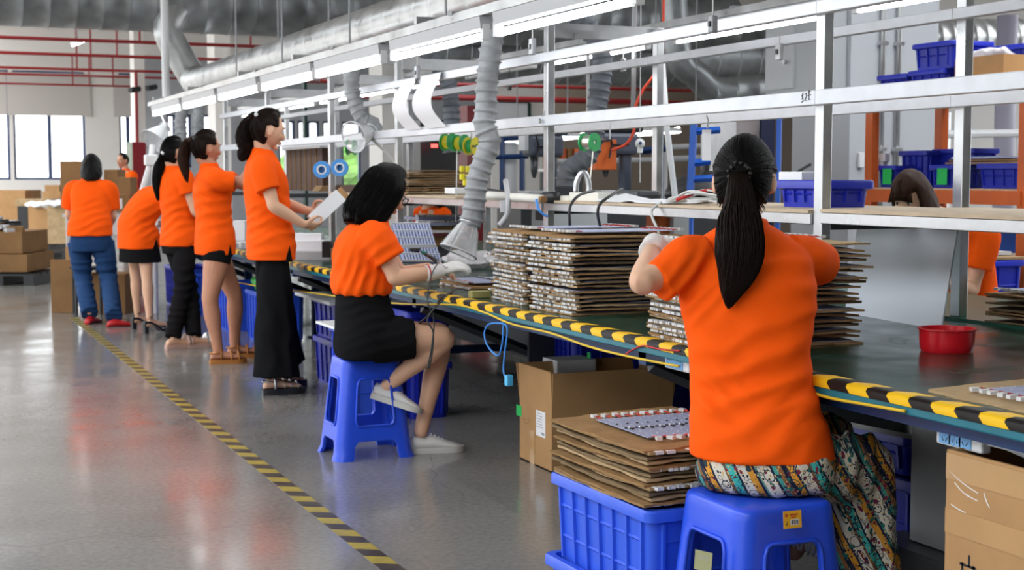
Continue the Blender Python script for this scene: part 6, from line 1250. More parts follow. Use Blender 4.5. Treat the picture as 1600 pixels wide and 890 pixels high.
s2 = [(P(217, 388, d), f2, Zu, .190, .160), (P(217, 368, d), f2, Zu, .188, .160), (P(215, 348, d), unit(f2-Zu*.3), unit(Zu+f2*.3), .168, .145), (P(224, 328, d), fb, uu_, .160, .128), (P(236, 315, d), fb, uu_, .162, .122), (P(248, 306, d+.02), fb, uu_, .158, .10), (P(254, 302, d+.03), fb, uu_, .10, .075), (P(258, 299, d+.03), fb, uu_, .06, .058)]
shirt_mesh(t, s2, [([shl+rr_*.10, sR, lr(sR, eR, .5)], [.076, .075, .072]), ([shl-rr_*.10, sL, lr(sL, eL, .5)], [.076, .075, .072])], nk, uu_, [(P(235, 345, d-.1), .15, _R @ A(.5, .8, 0), .06, .007)], .0075)
slit(t, s2[0], .3, .08, .09, BLACKC)
sk = MB(); torso(sk, [(P(219, 409, d), f2, Zu, .196, .158), (P(218, 392, d), f2, Zu, .186, .150), (pel-Zu*.02, f2, Zu, .170, .135), (pel+Zu*.07, f2, Zu, .15, .11)], 36, 5); me = fuse(sk, .0075, 2); put(me, 'skirt', BLACKC, t, 'short black skirt')
for a_ in (aR, aL):
    h0 = A(a_[0], a_[1], 0)-f2*.05; x = A(-f2[1], f2[0], 0); L_ = .225
    mb = MB(); mb.rings([[h0+f2*L_*t_+x*w_*s_+A(0, 0, z+dz) for s_, dz in ((-1, 0), (1, 0), (1, .022), (-1, .022))] for t_, w_, z in ((-.02, .022, .085), (.2, .030, .080), (.45, .032, .050), (.65, .042, .012), (.85, .042, .006), (1.02, .018, .008))]); sh = mb.build('shoe', BLACKP, t, auto=40, label='black high-heeled sandal')
    MB().box(h0+f2*.012+A(0, 0, .044), (.042, .042, .088), rotz(math.atan2(f2[1], f2[0])), .85).build('heel', BLACKP, sh, bevel=.003)
    for t_, h_, w_ in ((.78, .055, .045), (.15, .165, .036)): c = h0+f2*L_*t_; MB().tube([np.array([*(c+x*w_*math.cos(q))[:2], .015+(h_-.015)*max(0, math.sin(q))]) if t_ > .5 else np.array([*(c+x*w_*math.cos(q)+f2*.03*math.sin(q))[:2], .135+.01*math.sin(q)]) for q in np.linspace(0, math.pi, 11)], .013 if t_ > .5 else .007, 8, flat=.4, up=f2 if t_ > .5 else Zu).build('strap', BLACKP, sh, smooth=True)
hb = MB(); scalp(hb, T, .015, -.85); hb.build('hair', HAIRM, t, smooth=True)
# ------------------------------------------------------------------ woman in jeans, far end
d = 12.9; f1 = unit(A(.18, .98, 0)); r1 = A(f1[1], -f1[0], 0)
t = thing('person', 'woman in blue jeans and red clogs seen from behind at the far left end', 'person', (1.72, 13.2, 0))
pel = P(142, 368, d-.05); wai = P(141, 342, d); che = P(141, 315, d+.05); shl = P(142, 291, d+.12); nk = P(143, 279, d+.15); uu_ = unit(nk-pel)
sL, sR = P(113, 297, d+.12), P(171, 297, d+.10); eL, wL = P(108, 335, d+.2), P(120, 352, d+.4); eR, wR = P(176, 338, d+.15), P(170, 355, d+.4)
hc = P(143, 262, d+.19); hipL, hipR = P(124, 378, d), P(160, 378, d); aL = onZ(140, 490, .09); aR = onZ(178, 494, .09); aL[2] = aR[2] = .09; kL, kR = P(130, 435, d+.02), P(170, 436, d+.0)
body, T, B = person_body(t, SKIN, [(pel-Zu*.07, f1, Zu, .15, .11), (pel, f1, Zu, .165, .115), (wai, f1, uu_, .13, .09), (che, f1, uu_, .148, .105), (shl, f1, uu_, .155, .08), (nk, f1, uu_, .052, .052)], nk, [(sL, eL, wL), (sR, eR, wR)], [(hipL, kL, aL, .85), (hipR, kR, aR, .85)],
    [((wL, unit(A(.3, .9, -.2)), A(0, 0, -1), -1), dict(curl=.5)), ((wR, unit(A(0, .9, -.2)), A(0, 0, -1), 1), dict(curl=.5))], [], (hc, unit(A(.2, .9, -.45)), unit(A(.05, .4, .9))), .007)
s1 = [(P(140, 368, d-.05), f1, Zu, .200, .158), (P(141, 350, d-.03), f1, Zu, .194, .15), (P(142, 335, d), f1, uu_, .175, .12), (P(142, 315, d+.05), f1, uu_, .178, .125), (P(142, 302, d+.09), f1, uu_, .178, .115), (P(142, 291, d+.12), f1, uu_, .165, .095), (P(142, 284, d+.14), f1, uu_, .11, .075), (P(143, 278, d+.15), f1, uu_, .06, .058)]
shirt_mesh(t, s1, [([lr(shl, sL, .6), sL, lr(sL, eL, .72)], [.078, .078, .076]), ([lr(shl, sR, .6), sR, lr(sR, eR, .72)], [.078, .078, .076])], nk, uu_, [(P(140, 345, d-.15), .2, _R @ A(.4, .9, 0), .07, .006)], .0075)
tr = MB(); torso(tr, [(pel-Zu*.14, f1, Zu, .17, .125), (pel-Zu*.05, f1, Zu, .185, .135), (pel+Zu*.02, f1, Zu, .168, .12), (pel+Zu*.06, f1, Zu, .15, .11)], 36, 5)
for h_, k_, a_ in ((hipL, kL, aL), (hipR, kR, aR)): limb(tr, [h_, lr(h_, k_, .5), k_, lr(k_, a_, .5), a_], [.108, .096, .078, .078, .074], 20, 6, True)
me = fuse(tr, .0075, 2); wrinkle(me, [(kL, .2, Zu, .07, .006), (kR, .2, Zu, .07, .006), (aL+Zu*.1, .12, Zu, .045, .008), (aR+Zu*.1, .12, Zu, .045, .008), (pel-Zu*.2, .15, Zu, .06, .005)], .003, 10, 5); jn = put(me, 'jeans', DENIM, t, 'blue denim jeans')
REDC = mat('red_rubber', srgb(190, 24, 32), .45)
for a_, dv in ((aL, A(.5, .85, 0)), (aR, A(.98, .1, 0))):
    mb = MB(); h0 = A(a_[0], a_[1], 0)-unit(dv)*.06; foot_rings(mb, h0, h0+dv, 0.0, .255, 1.15, 1.05); mb.build('shoe', REDC, t, smooth=True, label='red rubber clog')
hb = MB(); scalp(hb, T, .018, -.9); curtain(hb, T, [(.06, .08, .10, -.01), (0, .094, .112, -.012), (-.06, .098, .115, -.02), (-.11, .090, .108, -.03), (-.15, .072, .085, -.045), (-.18, .05, .055, -.06)], a0=-1.6, a1=1.6, th=.03)
me = fuse(hb, .0065, 2); wrinkle(me, [], .006, 25, 3); put(me, 'hair', HAIRM, t, 'loose black shoulder-length hair')
# ------------------------------------------------------------------ far man
d = 23.0; fm_ = unit(A(-.95, -.25, 0)); rm = A(fm_[1], -fm_[0], 0)
t = thing('person', 'far man with short black hair and orange shirt before the dark red cabinet', 'person', P(198, 360, d)*A(1, 1, 0))
pel = P(203, 340, d); wai = P(203, 322, d); che = P(201, 295, d); shl = P(200, 276, d); nk = P(197, 265, d); sR, sL = shl+rm*.18, shl-rm*.18
b0 = A(pel[0], pel[1], 0); eR, eL = sR+A(-.05, 0, -.28), sL+A(-.05, 0, -.28); wR, wL = eR+fm_*.24, eL+fm_*.24; zt = pel[2]
hipR, hipL = pel+rm*.09, pel-rm*.09; aR, aL = b0+rm*.1+Zu*.08, b0-rm*.1+Zu*.08
body, T, B = person_body(t, SKINT, SHAPE(fm_, pel, wai, che, shl, nk), nk, [(sR, eR, wR, 1.15), (sL, eL, wL, 1.15)], [(hipR, lr(hipR, aR, .5), aR), (hipL, lr(hipL, aL, .5), aL)], [((wR, fm_, -Zu, 1), dict(curl=.5)), ((wL, fm_, -Zu, -1), dict(curl=.5))], [(aR-fm_*.06, aR+fm_*.2, 0), (aL-fm_*.06, aL+fm_*.2, 0)], (P(192, 251, d), unit(A(-.8, -.5, -.1)), Zu), .009)
shirt_mesh(t, [(P(203, 345, d), fm_, Zu, .19, .14), (P(202, 310, d), fm_, Zu, .18, .135), (P(200, 285, d), fm_, Zu, .19, .125), (P(199, 273, d), fm_, Zu, .12, .09), (P(197, 267, d), fm_, Zu, .065, .065)], [([shl+rm*.1, sR, lr(sR, eR, .8)], [.085, .085, .08]), ([shl-rm*.1, sL, lr(sL, eL, .8)], [.085, .085, .08])], nk, Zu, [], .01)
tr = MB(); torso(tr, [(pel-Zu*.1, fm_, Zu, .17, .12), (pel+Zu*.05, fm_, Zu, .17, .12)], 24, 4)
for h_, a_ in ((hipR, aR), (hipL, aL)): limb(tr, [h_, lr(h_, a_, .5), a_], [.1, .08, .075], 16, 4, True)
put(fuse(tr, .012, 2), 'trousers', BLACKC, t)
hb = MB(); scalp(hb, T, .012, -.55); hb.build('hair', HAIRM, t, smooth=True)
# ------------------------------------------------------------------ worker across the bench, bowed head
d = 7.0; fo_ = unit(A(-.92, -.38, 0)); ro = A(fo_[1], -fo_[0], 0)
def across(label, hx, hy, hd, tx, ty, td, hairm, seed):
    t = thing('person', label, 'person', (P(tx, ty, td)[0]+.05, P(tx, ty, td)[1], 0.0))
    che = P(tx, ty, td); shl = che+Zu*.12+fo_*.06; nk = shl+Zu*.07+fo_*.05; wai = che-Zu*.16-fo_*.06; pel = wai-Zu*.16; uu_ = unit(nk-wai); sR, sL = shl+ro*.16, shl-ro*.16
    eR, eL = sR+A(-.06, -.02, -.26), sL+A(-.06, .02, -.26); wR, wL = eR+fo_*.2+Zu*.04-ro*.03, eL+fo_*.2+Zu*.04+ro*.03
    hipR, hipL = pel+ro*.09, pel-ro*.09; kR, kL = hipR+fo_*.38, hipL+fo_*.38; aR, aL = kR*A(1, 1, 0)+Zu*.08, kL*A(1, 1, 0)+Zu*.08
    body, T, B = person_body(t, SKIN, SHAPE(fo_, pel, wai, che, shl, nk), nk, [(sR, eR, wR), (sL, eL, wL)], [(hipR, kR, aR), (hipL, kL, aL)], [((wR, fo_, -Zu, 1), dict(curl=.5)), ((wL, fo_, -Zu, -1), dict(curl=.5))], [(aR-fo_*.06, aR+fo_*.2, 0), (aL-fo_*.06, aL+fo_*.2, 0)], (P(hx, hy, hd), unit(fo_-Zu*.55), unit(Zu+fo_*.5)), .0075)
    shirt_mesh(t, [(wai-Zu*.12, fo_, Zu, .175, .13), (wai, fo_, Zu, .16, .12), (che, fo_, Zu, .165, .125), (shl, fo_, uu_, .16, .10), (shl+uu_*.04, fo_, uu_, .10, .075), (nk, fo_, uu_, .06, .06)], [([shl+ro*.1, sR, lr(sR, eR, .6)], [.077, .076, .073]), ([shl-ro*.1, sL, lr(sL, eL, .6)], [.077, .076, .073])], nk, uu_, [], .008)
    tr = MB(); torso(tr, [(pel-Zu*.08, fo_, Zu, .165, .13), (pel+Zu*.06, fo_, Zu, .165, .12)], 24, 4)
    for h_, k_, a_ in ((hipR, kR, aR), (hipL, kL, aL)): limb(tr, [h_, k_, a_], [.1, .075, .06], 16, 5, True)
    put(fuse(tr, .01, 2), 'trousers', BLACKC, t)
    hb = MB()
    def mk(dx, dy, dz): return max(sstep(.30, .40, dz-.12*abs(dx)) if dy > 0 else 1, 1 if (dy < .45 and abs(dx) > .55) else 0) if dz > -.6 else (1 if dy < .35 else 0)
    scalp(hb, T, .020, -.9, mask=mk); curtain(hb, T, [(.06, .082, .10, -.008), (0, .098, .114, -.01), (-.08, .106, .118, -.016), (-.15, .106, .112, -.02), (-.22, .098, .10, -.02)], a0=-2.2, a1=2.2, th=.03)
    me = fuse(hb, .0065, 2); wrinkle(me, [], .003, 30, seed); hr = put(me, 'hair', hairm, t); st = MB(); rn = random.Random(seed)
    for k in range(160):
        a_ = rn.uniform(-1, 1); pts = [T((a_*.066*(0.6+.4*s_), .05+.07*s_-.012*abs(a_), .128-.085*s_**1.4-.02*abs(a_))) for s_ in np.linspace(0, 1, 6)]; st.tube(pts, .0014, 3)
    o = st.build('fringe', hairm, hr, smooth=True); o['kind'] = 'stuff'
    # plain stool under the worker
    sp = (pel[0]+.0, pel[1], 0); h_ = pel[2]-.095
    s = thing('stool', 'grey stool under the ' + label.split(' in ')[0].split(',')[0], 'stool', sp); MB().box2((sp[0]-.15, sp[1]-.15, h_-.03), (sp[0]+.15, sp[1]+.15, h_)).build('seat', GREYP, s, bevel=.01)
    for a_ in (-.12, .12):
        for b_ in (-.12, .12): MB().box2((sp[0]+a_-.015, sp[1]+b_-.015, 0), (sp[0]+a_+.015, sp[1]+b_+.015, h_-.03)).build('leg', GREYP, s)
    return t
across('woman with brown fringe bowed over the far side of the bench, behind the right shelf', 1424, 306, 6.95, 1500, 405, 7.15, HAIRR, 4)
across('far side worker left of the fume hose, only an orange shoulder showing', 668, 290, 12.7, 682, 358, 12.9, HAIRM, 5)
# ================================================================== CARDBOARD SHEETS AND LED PANELS
ORDN = ['topmost', 'second', 'third', 'fourth', 'fifth', 'sixth', 'seventh', 'eighth', 'ninth', 'tenth', 'eleventh', 'twelfth', 'thirteenth', 'fourteenth', 'fifteenth', 'sixteenth', 'seventeenth', 'eighteenth', 'nineteenth', 'twentieth', 'twenty-first', 'twenty-second', 'twenty-third', 'twenty-fourth']
CARDT = [mat('card_tone_%s' % n_, srgb(*c_), .88, 0, .16, 14, .2, 70, spec=.15) for n_, c_ in (('plain', (158, 130, 95)), ('warm', (150, 118, 80)), ('pale', (178, 152, 116)), ('grey', (128, 108, 82)))]
def sheet_mesh(lx, ly, seed, th=.0068, warp=.005, nseg=11):
    rn = random.Random(seed); per = []
    def edge_pts(a, b, n): return [np.array(a)+(np.array(b)-np.array(a))*i/n for i in range(n)]
    c = [(-lx/2, -ly/2), (lx/2, -ly/2), (lx/2, ly/2), (-lx/2, ly/2)]
    for i in range(4): per += edge_pts(c[i], c[(i+1) % 4], nseg)
    cf = [rn.uniform(-1, 1) for _ in range(6)]; out = []
    for p in per:
        j = 0.0065; z = warp*(cf[0]*math.sin(p[0]*9+cf[1]*3)+cf[2]*math.sin(p[1]*8+cf[3]*3))-abs(p[0]/lx)**3*.012*max(0, cf[4])
        out.append((p[0]+rn.uniform(-j, j), p[1]+rn.uniform(-j, j), z))
    n = len(out); v = [(x, y, z-th/2+rn.uniform(-.0012, .0012)) for x, y, z in out]+[(x+rn.uniform(-.002, .002), y+rn.uniform(-.002, .002), z+th/2+rn.uniform(-.001, .001)) for x, y, z in out]+[(x*.5, y*.5, z*.5-th/2) for x, y, z in out]+[(x*.5, y*.5, z*.5+th/2) for x, y, z in out]
    f = [(i, (i+1) % n, n+(i+1) % n, n+i) for i in range(n)]+[((i+1) % n, i, 2*n+i, 2*n+(i+1) % n) for i in range(n)]+[(n+i, n+(i+1) % n, 3*n+(i+1) % n, 3*n+i) for i in range(n)]+[tuple(range(3*n-1, 2*n-1, -1)), tuple(range(3*n, 4*n))]
    me = bpy.data.meshes.new('cardboard_sheet'); me.from_pydata(v, [], f); return me
def conn_mesh(lx, ly, seed, side):
    """the edge row of white plugs and strip ends that shows between two sheets"""
    rn = random.Random(seed); mb = MB(); L_ = ly if side == 'x' else lx; n = int(L_/.034)
    for i in range(n):
        if rn.random() < .10: continue
        u = -L_/2+.03+(L_-.06)*i/(n-1)+rn.uniform(-.004, .004); e = -(lx if side == 'x' else ly)/2+rn.uniform(.002, .014)
        for q in (-.008, .006):
            c = (e, u+q, .0055) if side == 'x' else (u+q, e, .0055)
            mb.box(c, (.024, .012, .0085) if side == 'x' else (.012, .024, .0085), rotz(rn.uniform(-.3, .3)))
    return mb.mesh('connector_row')
def strip_mesh(lx, ly):
    mb = MB(); mb.box((0.012, 0, .0035), (lx*.86, ly*.86, .0035)); return mb.mesh('led_strips')
def stack(c, lx, ly, n, z0, pitch, rz, where, side='x', jit=.012, group=None, seed=1, conn=1, rots=.03, tones=(0, 1, 2, 3), lean=(0, 0)):
    metas = {k: sheet_mesh(lx, ly, seed*10+k) for k in range(4)}
    for k, me in metas.items(): me.materials.append(CARDT[tones[k]])
    cm = [conn_mesh(lx, ly, seed*7+k, side) for k in range(3)]; sm = strip_mesh(lx, ly)
    for q in cm: q.materials.append(CONN)
    sm.materials.append(LEDW); rn = random.Random(seed); tops = []
    for i in range(n):
        o = bpy.data.objects.new('cardboard_sheet', metas[i % 4]); COL.objects.link(o)
        o.location = (c[0]+rn.uniform(-jit, jit)+lean[0]*i, c[1]+rn.uniform(-jit, jit)+lean[1]*i, z0+.004+pitch*i); o.rotation_euler = (rn.uniform(-.006, .006), rn.uniform(-.008, .008), rz+rn.uniform(-rots, rots)); base(o, o.location)
        k = n-1-i; tag(o, '%s cardboard sheet %s the %s' % (ORDN[k] if k < 24 else 'lower', 'on' if k == 0 else 'from the top of', where), 'cardboard', group)
        if conn and i < n-1 and (n-2-i) % int(conn) == 0:
            p = bpy.data.objects.new('led_strips', sm); COL.objects.link(p); p.parent = o
            p2 = bpy.data.objects.new('connector_row', cm[i % 3]); COL.objects.link(p2); p2.parent = o; p2['kind'] = 'stuff'
        tops.append(o)
    return tops
def led_panel(label, c, du, dv, n, L_, pitch, loc=None, wires=REDW, both=True, chips=True):
    """n strips lying side by side; du along a strip, dv across"""
    du = unit(du); dv = unit(dv); up = unit(np.cross(du, dv)); up = up if up[2] > 0 else -up; M = np.array([du, dv, up]).T; c = np.array(c)
    t = thing('led_array', label, 'LED panel', c); rn = random.Random(n)
    for i in range(n):
        o = c+dv*(i-(n-1)/2)*pitch+du*rn.uniform(-.003, .003)
        s = MB().box(o+up*.002, (L_, pitch*.94, .0022), M).build('led_strip', LEDW, t)
        if chips:
            mb = MB()
            for q in np.linspace(-.46, .46, 9): mb.ell(o+du*L_*q+up*.0042+dv*pitch*.2*(1 if int(q*50) % 2 else -1), (.0022, .0022, .0016), M, 6, 4)
            k = mb.build('led_dots', CONN, s); k['kind'] = 'stuff'; mb = MB()
            mb.box(o+du*L_*-.10+dv*pitch*.12+up*.005, (.012, .010, .005), M); mb.box(o+du*L_*-.04-dv*pitch*.2+up*.0045, (.008, .006, .004), M); mb.box(o+du*L_*.17+up*.0042, (.006, .006, .003), M); k = mb.build('chips', BLACKP, s); k['kind'] = 'stuff'
            MB().ell(o+du*L_*-.055+dv*pitch*.1+up*.005, (.005, .005, .005), M, 8, 5).build('button', ALU, s)
        for e in ((-1, 1) if both else (-1,)):
            w_ = MB()
            for q in (-.003, .003): w_.tube([o+du*e*L_*.49+dv*q+up*.003, o+du*e*(L_*.5+.012)+dv*q*1.4+up*.008, o+du*e*(L_*.5+.028)+dv*(q+rn.uniform(-.004, .004))+up*.006], .0016, 4)
            k = w_.build('wire', wires, s); k['kind'] = 'stuff'
            MB().box(o+du*e*(L_*.5+.036)+up*.006+dv*rn.uniform(-.003, .003), (.022, .016, .009), M @ rotz(rn.uniform(-.4, .4))).build('connector', CONN, s)
    return t
# the stack of the foreground crate
ZC = 0.392
cN = onZ(995, 790, ZC); 
tops = stack((2.075, 3.665), .44, .56, 14, ZC, .0122, 0.03, 'stack on the foreground blue crate', 'y', .012, 'cardboard sheets on the foreground crate', 3, 4, .025)
zt_ = ZC+.0122*14-.001
led_panel('LED strips with red wires and white plugs on the foreground cardboard stack', (2.10, 3.67, zt_), (0, 1, 0), (1, 0, 0), 10, .33, .034)
# two stacks in the middle of the bench
p0 = onZ(889, 495, BZ); p1 = onZ(825, 487, BZ); p2 = onZ(1005, 478, BZ)
stack((p0[0]+.28, p0[1]+.215), .54, .38, 18, BZ, .0175, .05, 'right-hand stack in the middle of the bench', 'x', .016, 'cardboard sheets in the middle stacks', 5)
led_panel('LED strips with red wires on top of the right-hand middle stack', (p0[0]+.30, p0[1]+.22, BZ+.0175*18+.001), (1, 0.05, 0), (-.05, 1, 0), 8, .42, .034, both=True, chips=False)
stack((p0[0]+.30, p0[1]+.66), .54, .40, 18, BZ, .0175, -.02, 'left-hand stack beside the fume funnel', 'x', .020, 'cardboard sheets in the middle stacks', 6)
led_panel('LED strips with red wires on top of the left-hand stack by the funnel', (p0[0]+.33, p0[1]+.64, BZ+.0175*18+.001), (1, 0, 0), (0, 1, 0), 8, .40, .034, both=True, chips=False)
# stack in front of the nearest woman
tops = stack((2.57, 3.955), .56, .40, 19, BZ, .0175, -.02, 'tall stack in front of the nearest woman', 'x', .02, 'cardboard sheets before the nearest woman', 9, True, .05)
led_panel('LED strips under the nearest woman\'s gloved hands', (2.52, 3.97, BZ+.0175*19+.001), (1, 0, 0), (0, 1, 0), 8, .40, .034, both=True, chips=False)
# far half of the bench, right edge of the picture
pb = onZ(1512, 503, BZ+.012)
stack((pb[0]+.32, pb[1]-.36), .50, .70, 7, BZ+.012, .0165, 0, 'dark stack behind the rear post', 'y', .008, 'cardboard sheets on the far bench half', 12, False, .012, (3, 3, 1, 3))
led_panel('white LED strips on the dark stack behind the rear post', (pb[0]+.30, pb[1]-.36, BZ+.012+.0165*7+.002), (1, 0, 0), (0, 1, 0), 14, .40, .044, both=True, chips=True, wires=PAPER)
# stack on the shelf left of the fume hose
q = onX(680, 300, 3.30)
stack((3.30, q[1]), .50, .40, 12, 1.18, .0135, 0, 'dark stack on the rack shelf', 'x', .006, 'cardboard sheets on the shelf', 14, False, .01, (3, 3, 1, 3))
# sheets lying low where the seated woman works
q = onZ(718, 452, BZ)
stack((q[0]+.25, q[1]+.12), .46, .42, 2, BZ, .014, .02, 'low pile under the seated woman\'s gloves', 'x', .01, None, 16, True)
led_panel('LED strips being soldered under the fume funnel', (q[0]+.24, q[1]+.12, BZ+.030), (1, 0, 0), (0, 1, 0), 10, .38, .036, chips=True)
zz = onZ(742, 466, BZ); MB().box((zz[0]+.03, zz[1]+.02, BZ+.016), (.09, .05, .03)).thing('end_block', 'small grey block with a yellow top at the foot of the left-hand stack', 'block', mat('yellow_grey', srgb(150, 145, 90), .6), bevel=.003)
# sheet with LED panel at the right edge of the picture
a = onZ(1442, 613, BZ); tps = stack((a[0]+.26, a[1]-.30), .50, .60, 1, BZ+.002, .012, .0, 'bench at the right edge, hanging over the hazard tape', 'x', .0, None, 20, False, .0, (2, 2, 2, 2))
led_panel('LED panel with red wires and white plugs at the right edge of the bench', (a[0]+.29, a[1]-.33, BZ+.012), (1, 0, 0), (0, 1, 0), 15, .36, .033)
# tilted trays of LED strips behind the seated woman
def fin_tray(label, p0, p1, p2, rows, cols):
    p0, p1, p2 = map(np.asarray, (p0, p1, p2)); u = p1-p0; v = p2-p0; n = unit(np.cross(u, v)); t = thing('led_tray', label, 'tray', (p0+p1)/2); lu, lv = np.linalg.norm(u), np.linalg.norm(v); M = np.array([unit(u), unit(v), n]).T
    MB().box(p0+u/2+v/2, (lu, lv, .006), M).build('backing', mat('tray_blue', srgb(90, 104, 140), .5), t)
    sg = 1 if np.dot(n, CAM-p0) > 0 else -1
    for i in range(cols):
        for j in range(rows): MB().box(p0+u*(i+.5)/cols+v*(j+.5)/rows+n*sg*.008, (lu/cols*.55, lv/rows*.86, .012), M).build('light_bar', LEDW, t)
    for j in range(rows+1): MB().box(p0+u/2+v*j/rows+n*sg*.012, (lu, .005, .01), M).build('divider', CONN, t)
    return t
d = 7.5
fin_tray('upper tilted tray of white LED bars behind the seated woman', P(620, 386, d-.1), P(681, 386, d+.0), P(612, 352, d+.12), 3, 13)
fin_tray('lower tilted tray of white LED bars behind the seated woman', P(628, 410, d-.25), P(690, 411, d-.15), P(622, 389, d-.1), 2, 13)
t = thing('tray_stand', 'dark stand carrying the two tilted LED trays', 'stand', P(655, 420, d)); b0 = onZ(660, 415, BZ)
MB().box(P(650, 387.5, d+.02), (.05, .30, .012), rotz(-.4)).build('ledge', BLACKP, t); MB().box2((b0[0]+.05, b0[1]-.12, BZ), (b0[0]+.14, b0[1]+.15, BZ+.12)).build('block', BLACKP, t)
# crumpled bags of parts under the funnel
def bag(label, c, rad, m, seed, amp=.03, fr=16, name='plastic_bag'):
    mb = MB(); mb.ell(c, rad, n=26, m=18); mb.v = [tuple(np.array(v)+amp*np.array(noise.noise_vector((Vector(v)+Vector((seed, 0, 0)))*fr))) for v in mb.v]
    return mb.thing(name, label, 'bag', m, auto=25)
q = onZ(722, 430, BZ)
FB = film('bag_film', (.85, .82, .84), .45, .12)
bag('crumpled clear bag of red wired parts under the fume funnel', (q[0]+.36, q[1]+.20, BZ+.075), (.15, .14, .06), FB, 3)
bag('small crumpled clear bag left of the funnel behind the gloves', (q[0]+.30, q[1]+.62, BZ+.05), (.16, .2, .05), FB, 5)
rn = random.Random(4); mb = MB()
for k in range(26):
    c = A(q[0]+.36+rn.uniform(-.1, .1), q[1]+.2+rn.uniform(-.09, .09), BZ+.06+rn.uniform(-.03, .04)); mb.tube([c, c+A(rn.uniform(-.04, .04), rn.uniform(-.04, .04), rn.uniform(-.01, .02)), c+A(rn.uniform(-.05, .05), rn.uniform(-.05, .05), .01)], .004, 5)
mb.thing('wire_parts', 'tangle of short red wires inside the clear bag under the funnel', 'wires', mat('dull_red_wire', srgb(150, 70, 80), .5), kind='stuff')
# trays further along the bench, seen through the rack behind the seated woman
for k, (px0, px1, py, d_, l) in enumerate(((642, 725, 340, 9.6, 'row of white LED trays under the shelf, upper'), (642, 730, 349, 9.3, 'row of white LED trays under the shelf, lower'), (655, 715, 365, 8.6, 'dark tray of parts behind the LED trays of the seated woman'))):
    a = P(px0, py, d_); b = P(px1, py, d_+.15); t = thing('parts_tray', l, 'tray', (a+b)/2); ux_ = unit((b-a)*A(1, 1, 0)); M = np.array([ux_, A(-ux_[1], ux_[0], 0), Zu]).T; L_ = np.linalg.norm(b-a)
    MB().box((a+b)/2, (L_, .3, .022), M).build('tray_body', LEDW if k < 2 else mat('maroon_tray', srgb(84, 34, 38), .5), t, bevel=.003)
    for i in range(14): MB().box(a+(b-a)*(i+.5)/14-M[:, 1]*.10+Zu*.016, (.016, .05, .014), M).build('connector', CONN, t)
    MB().box2(((a+b)[0]/2-.1, (a+b)[1]/2-.1, BZ+.012 if a[0] > 3.6 else BZ), ((a+b)[0]/2+.1, (a+b)[1]/2+.1, (a+b)[2]/2-.011)).build('support', CARDD, t)
# white boxes on the bench by the standing woman
def bxs(px0, px1, py0, py1, d_, dep, label, m=PAPER, name='white_box', cat='box', y_al=True):
    a = P(px0, py1, d_); b = P(px1, py1, d_); z0 = a[2]; z1 = P(px0, py0, d_)[2]; ux_ = unit((b-a)*A(1, 1, 0)); M = np.array([ux_, A(-ux_[1], ux_[0], 0), Zu]).T; L_ = np.linalg.norm((b-a)[:2])
    return MB().box((a+b)/2*A(1, 1, 0)+A(0, 0, (z0+z1)/2)+M[:, 1]*dep/2, (L_, dep, z1-z0), M).thing(name, label, cat, m, bevel=.002)
bxs(452, 515, 393, 408, 9.15, .12, 'lowest of three white boxes on the bench right of the standing woman', LGREY); bxs(452, 513, 376, 392, 9.2, .12, 'middle of three white boxes on the bench right of the standing woman'); bxs(454, 502, 365, 375.5, 9.25, .11, 'topmost of three white boxes on the bench right of the standing woman')
bxs(363, 383, 345, 376, 10.9, .2, 'tall white box on the bench left of the standing woman with the box')
bxs(503, 517, 377, 402, 9.0, .1, 'small black case behind the three white boxes', BLACKP, 'black_case', 'case')
bxs(517, 527, 388, 403, 8.8, .06, 'small pale carton between the black case and the seated woman\'s back', CARDB, 'small_carton', 'carton')
for k, (px, py, d_, l) in enumerate(((378, 388, 10.7, 'heap of white LED parts left of the standing woman\'s shirt'), (290, 366, 11.9, 'white parts tray held out by the bending woman'), (265, 352, 12.4, 'pale bowl of parts beside the bending woman'))):
    q = P(px, py, d_); t = thing('parts_tray', l, 'tray', q); MB().box(q, (.26, .2, .02)).build('tray_body', LGREY, t, bevel=.003)
    for i in range(6): MB().box(q+A(-.09+.06*(i % 3), -.05+.1*(i//3), .03), (.05, .07, .04), rotz(i*.7)).build('connector', CONN, t, bevel=.004)
    MB().box2((q[0]-.08, q[1]-.06, BZ), (q[0]+.08, q[1]+.06, q[2]-.01)).build('support', LGREY, t)
# brown dark box and boards on the shelf far left
q0 = onX(500, 290, 3.1); q1 = onX(444, 290, 3.1)
t = thing('wire_basket', 'dark brown partitioned box with a white rim on the shelf right of the box woman', 'box', (3.3, (q0[1]+q1[1])/2, 1.18)); z1 = onX(480, 232, 3.1)[2]
DB = mat('dark_brown_box', srgb(70, 44, 28), .7)
MB().box2((3.12, q0[1], 1.18), (3.22, q1[1], z1)).build('box_body', DB, t); MB().box2((3.10, q0[1]-.01, z1), (3.24, q1[1]+.01, z1+.02)).build('rim', WHITE, t)
for i in range(1, 7): y = q0[1]+(q1[1]-q0[1])*i/7; MB().box2((3.113, y-.005, 1.19), (3.12, y+.005, z1)).build('partition', CARDD, t)
for i in range(5): MB().box((3.2+.01*i, onX(512, 290, 3.15)[1]+.01*i, 1.184+.009*i), (.3, .2, .007)).thing('card_offcut', '%s card offcut of the little pile beside the dark partitioned box' % ['lowest', 'second', 'third', 'fourth', 'topmost'][i], 'cardboard', CARD)
q = onX(575, 302, 3.2); MB().box2((3.06, q[1]-.35, 1.18), (3.5, q[1]+.35, 1.235)).thing('dark_board', 'dark brown board lying on the shelf behind the seated woman\'s head', 'board', DB)
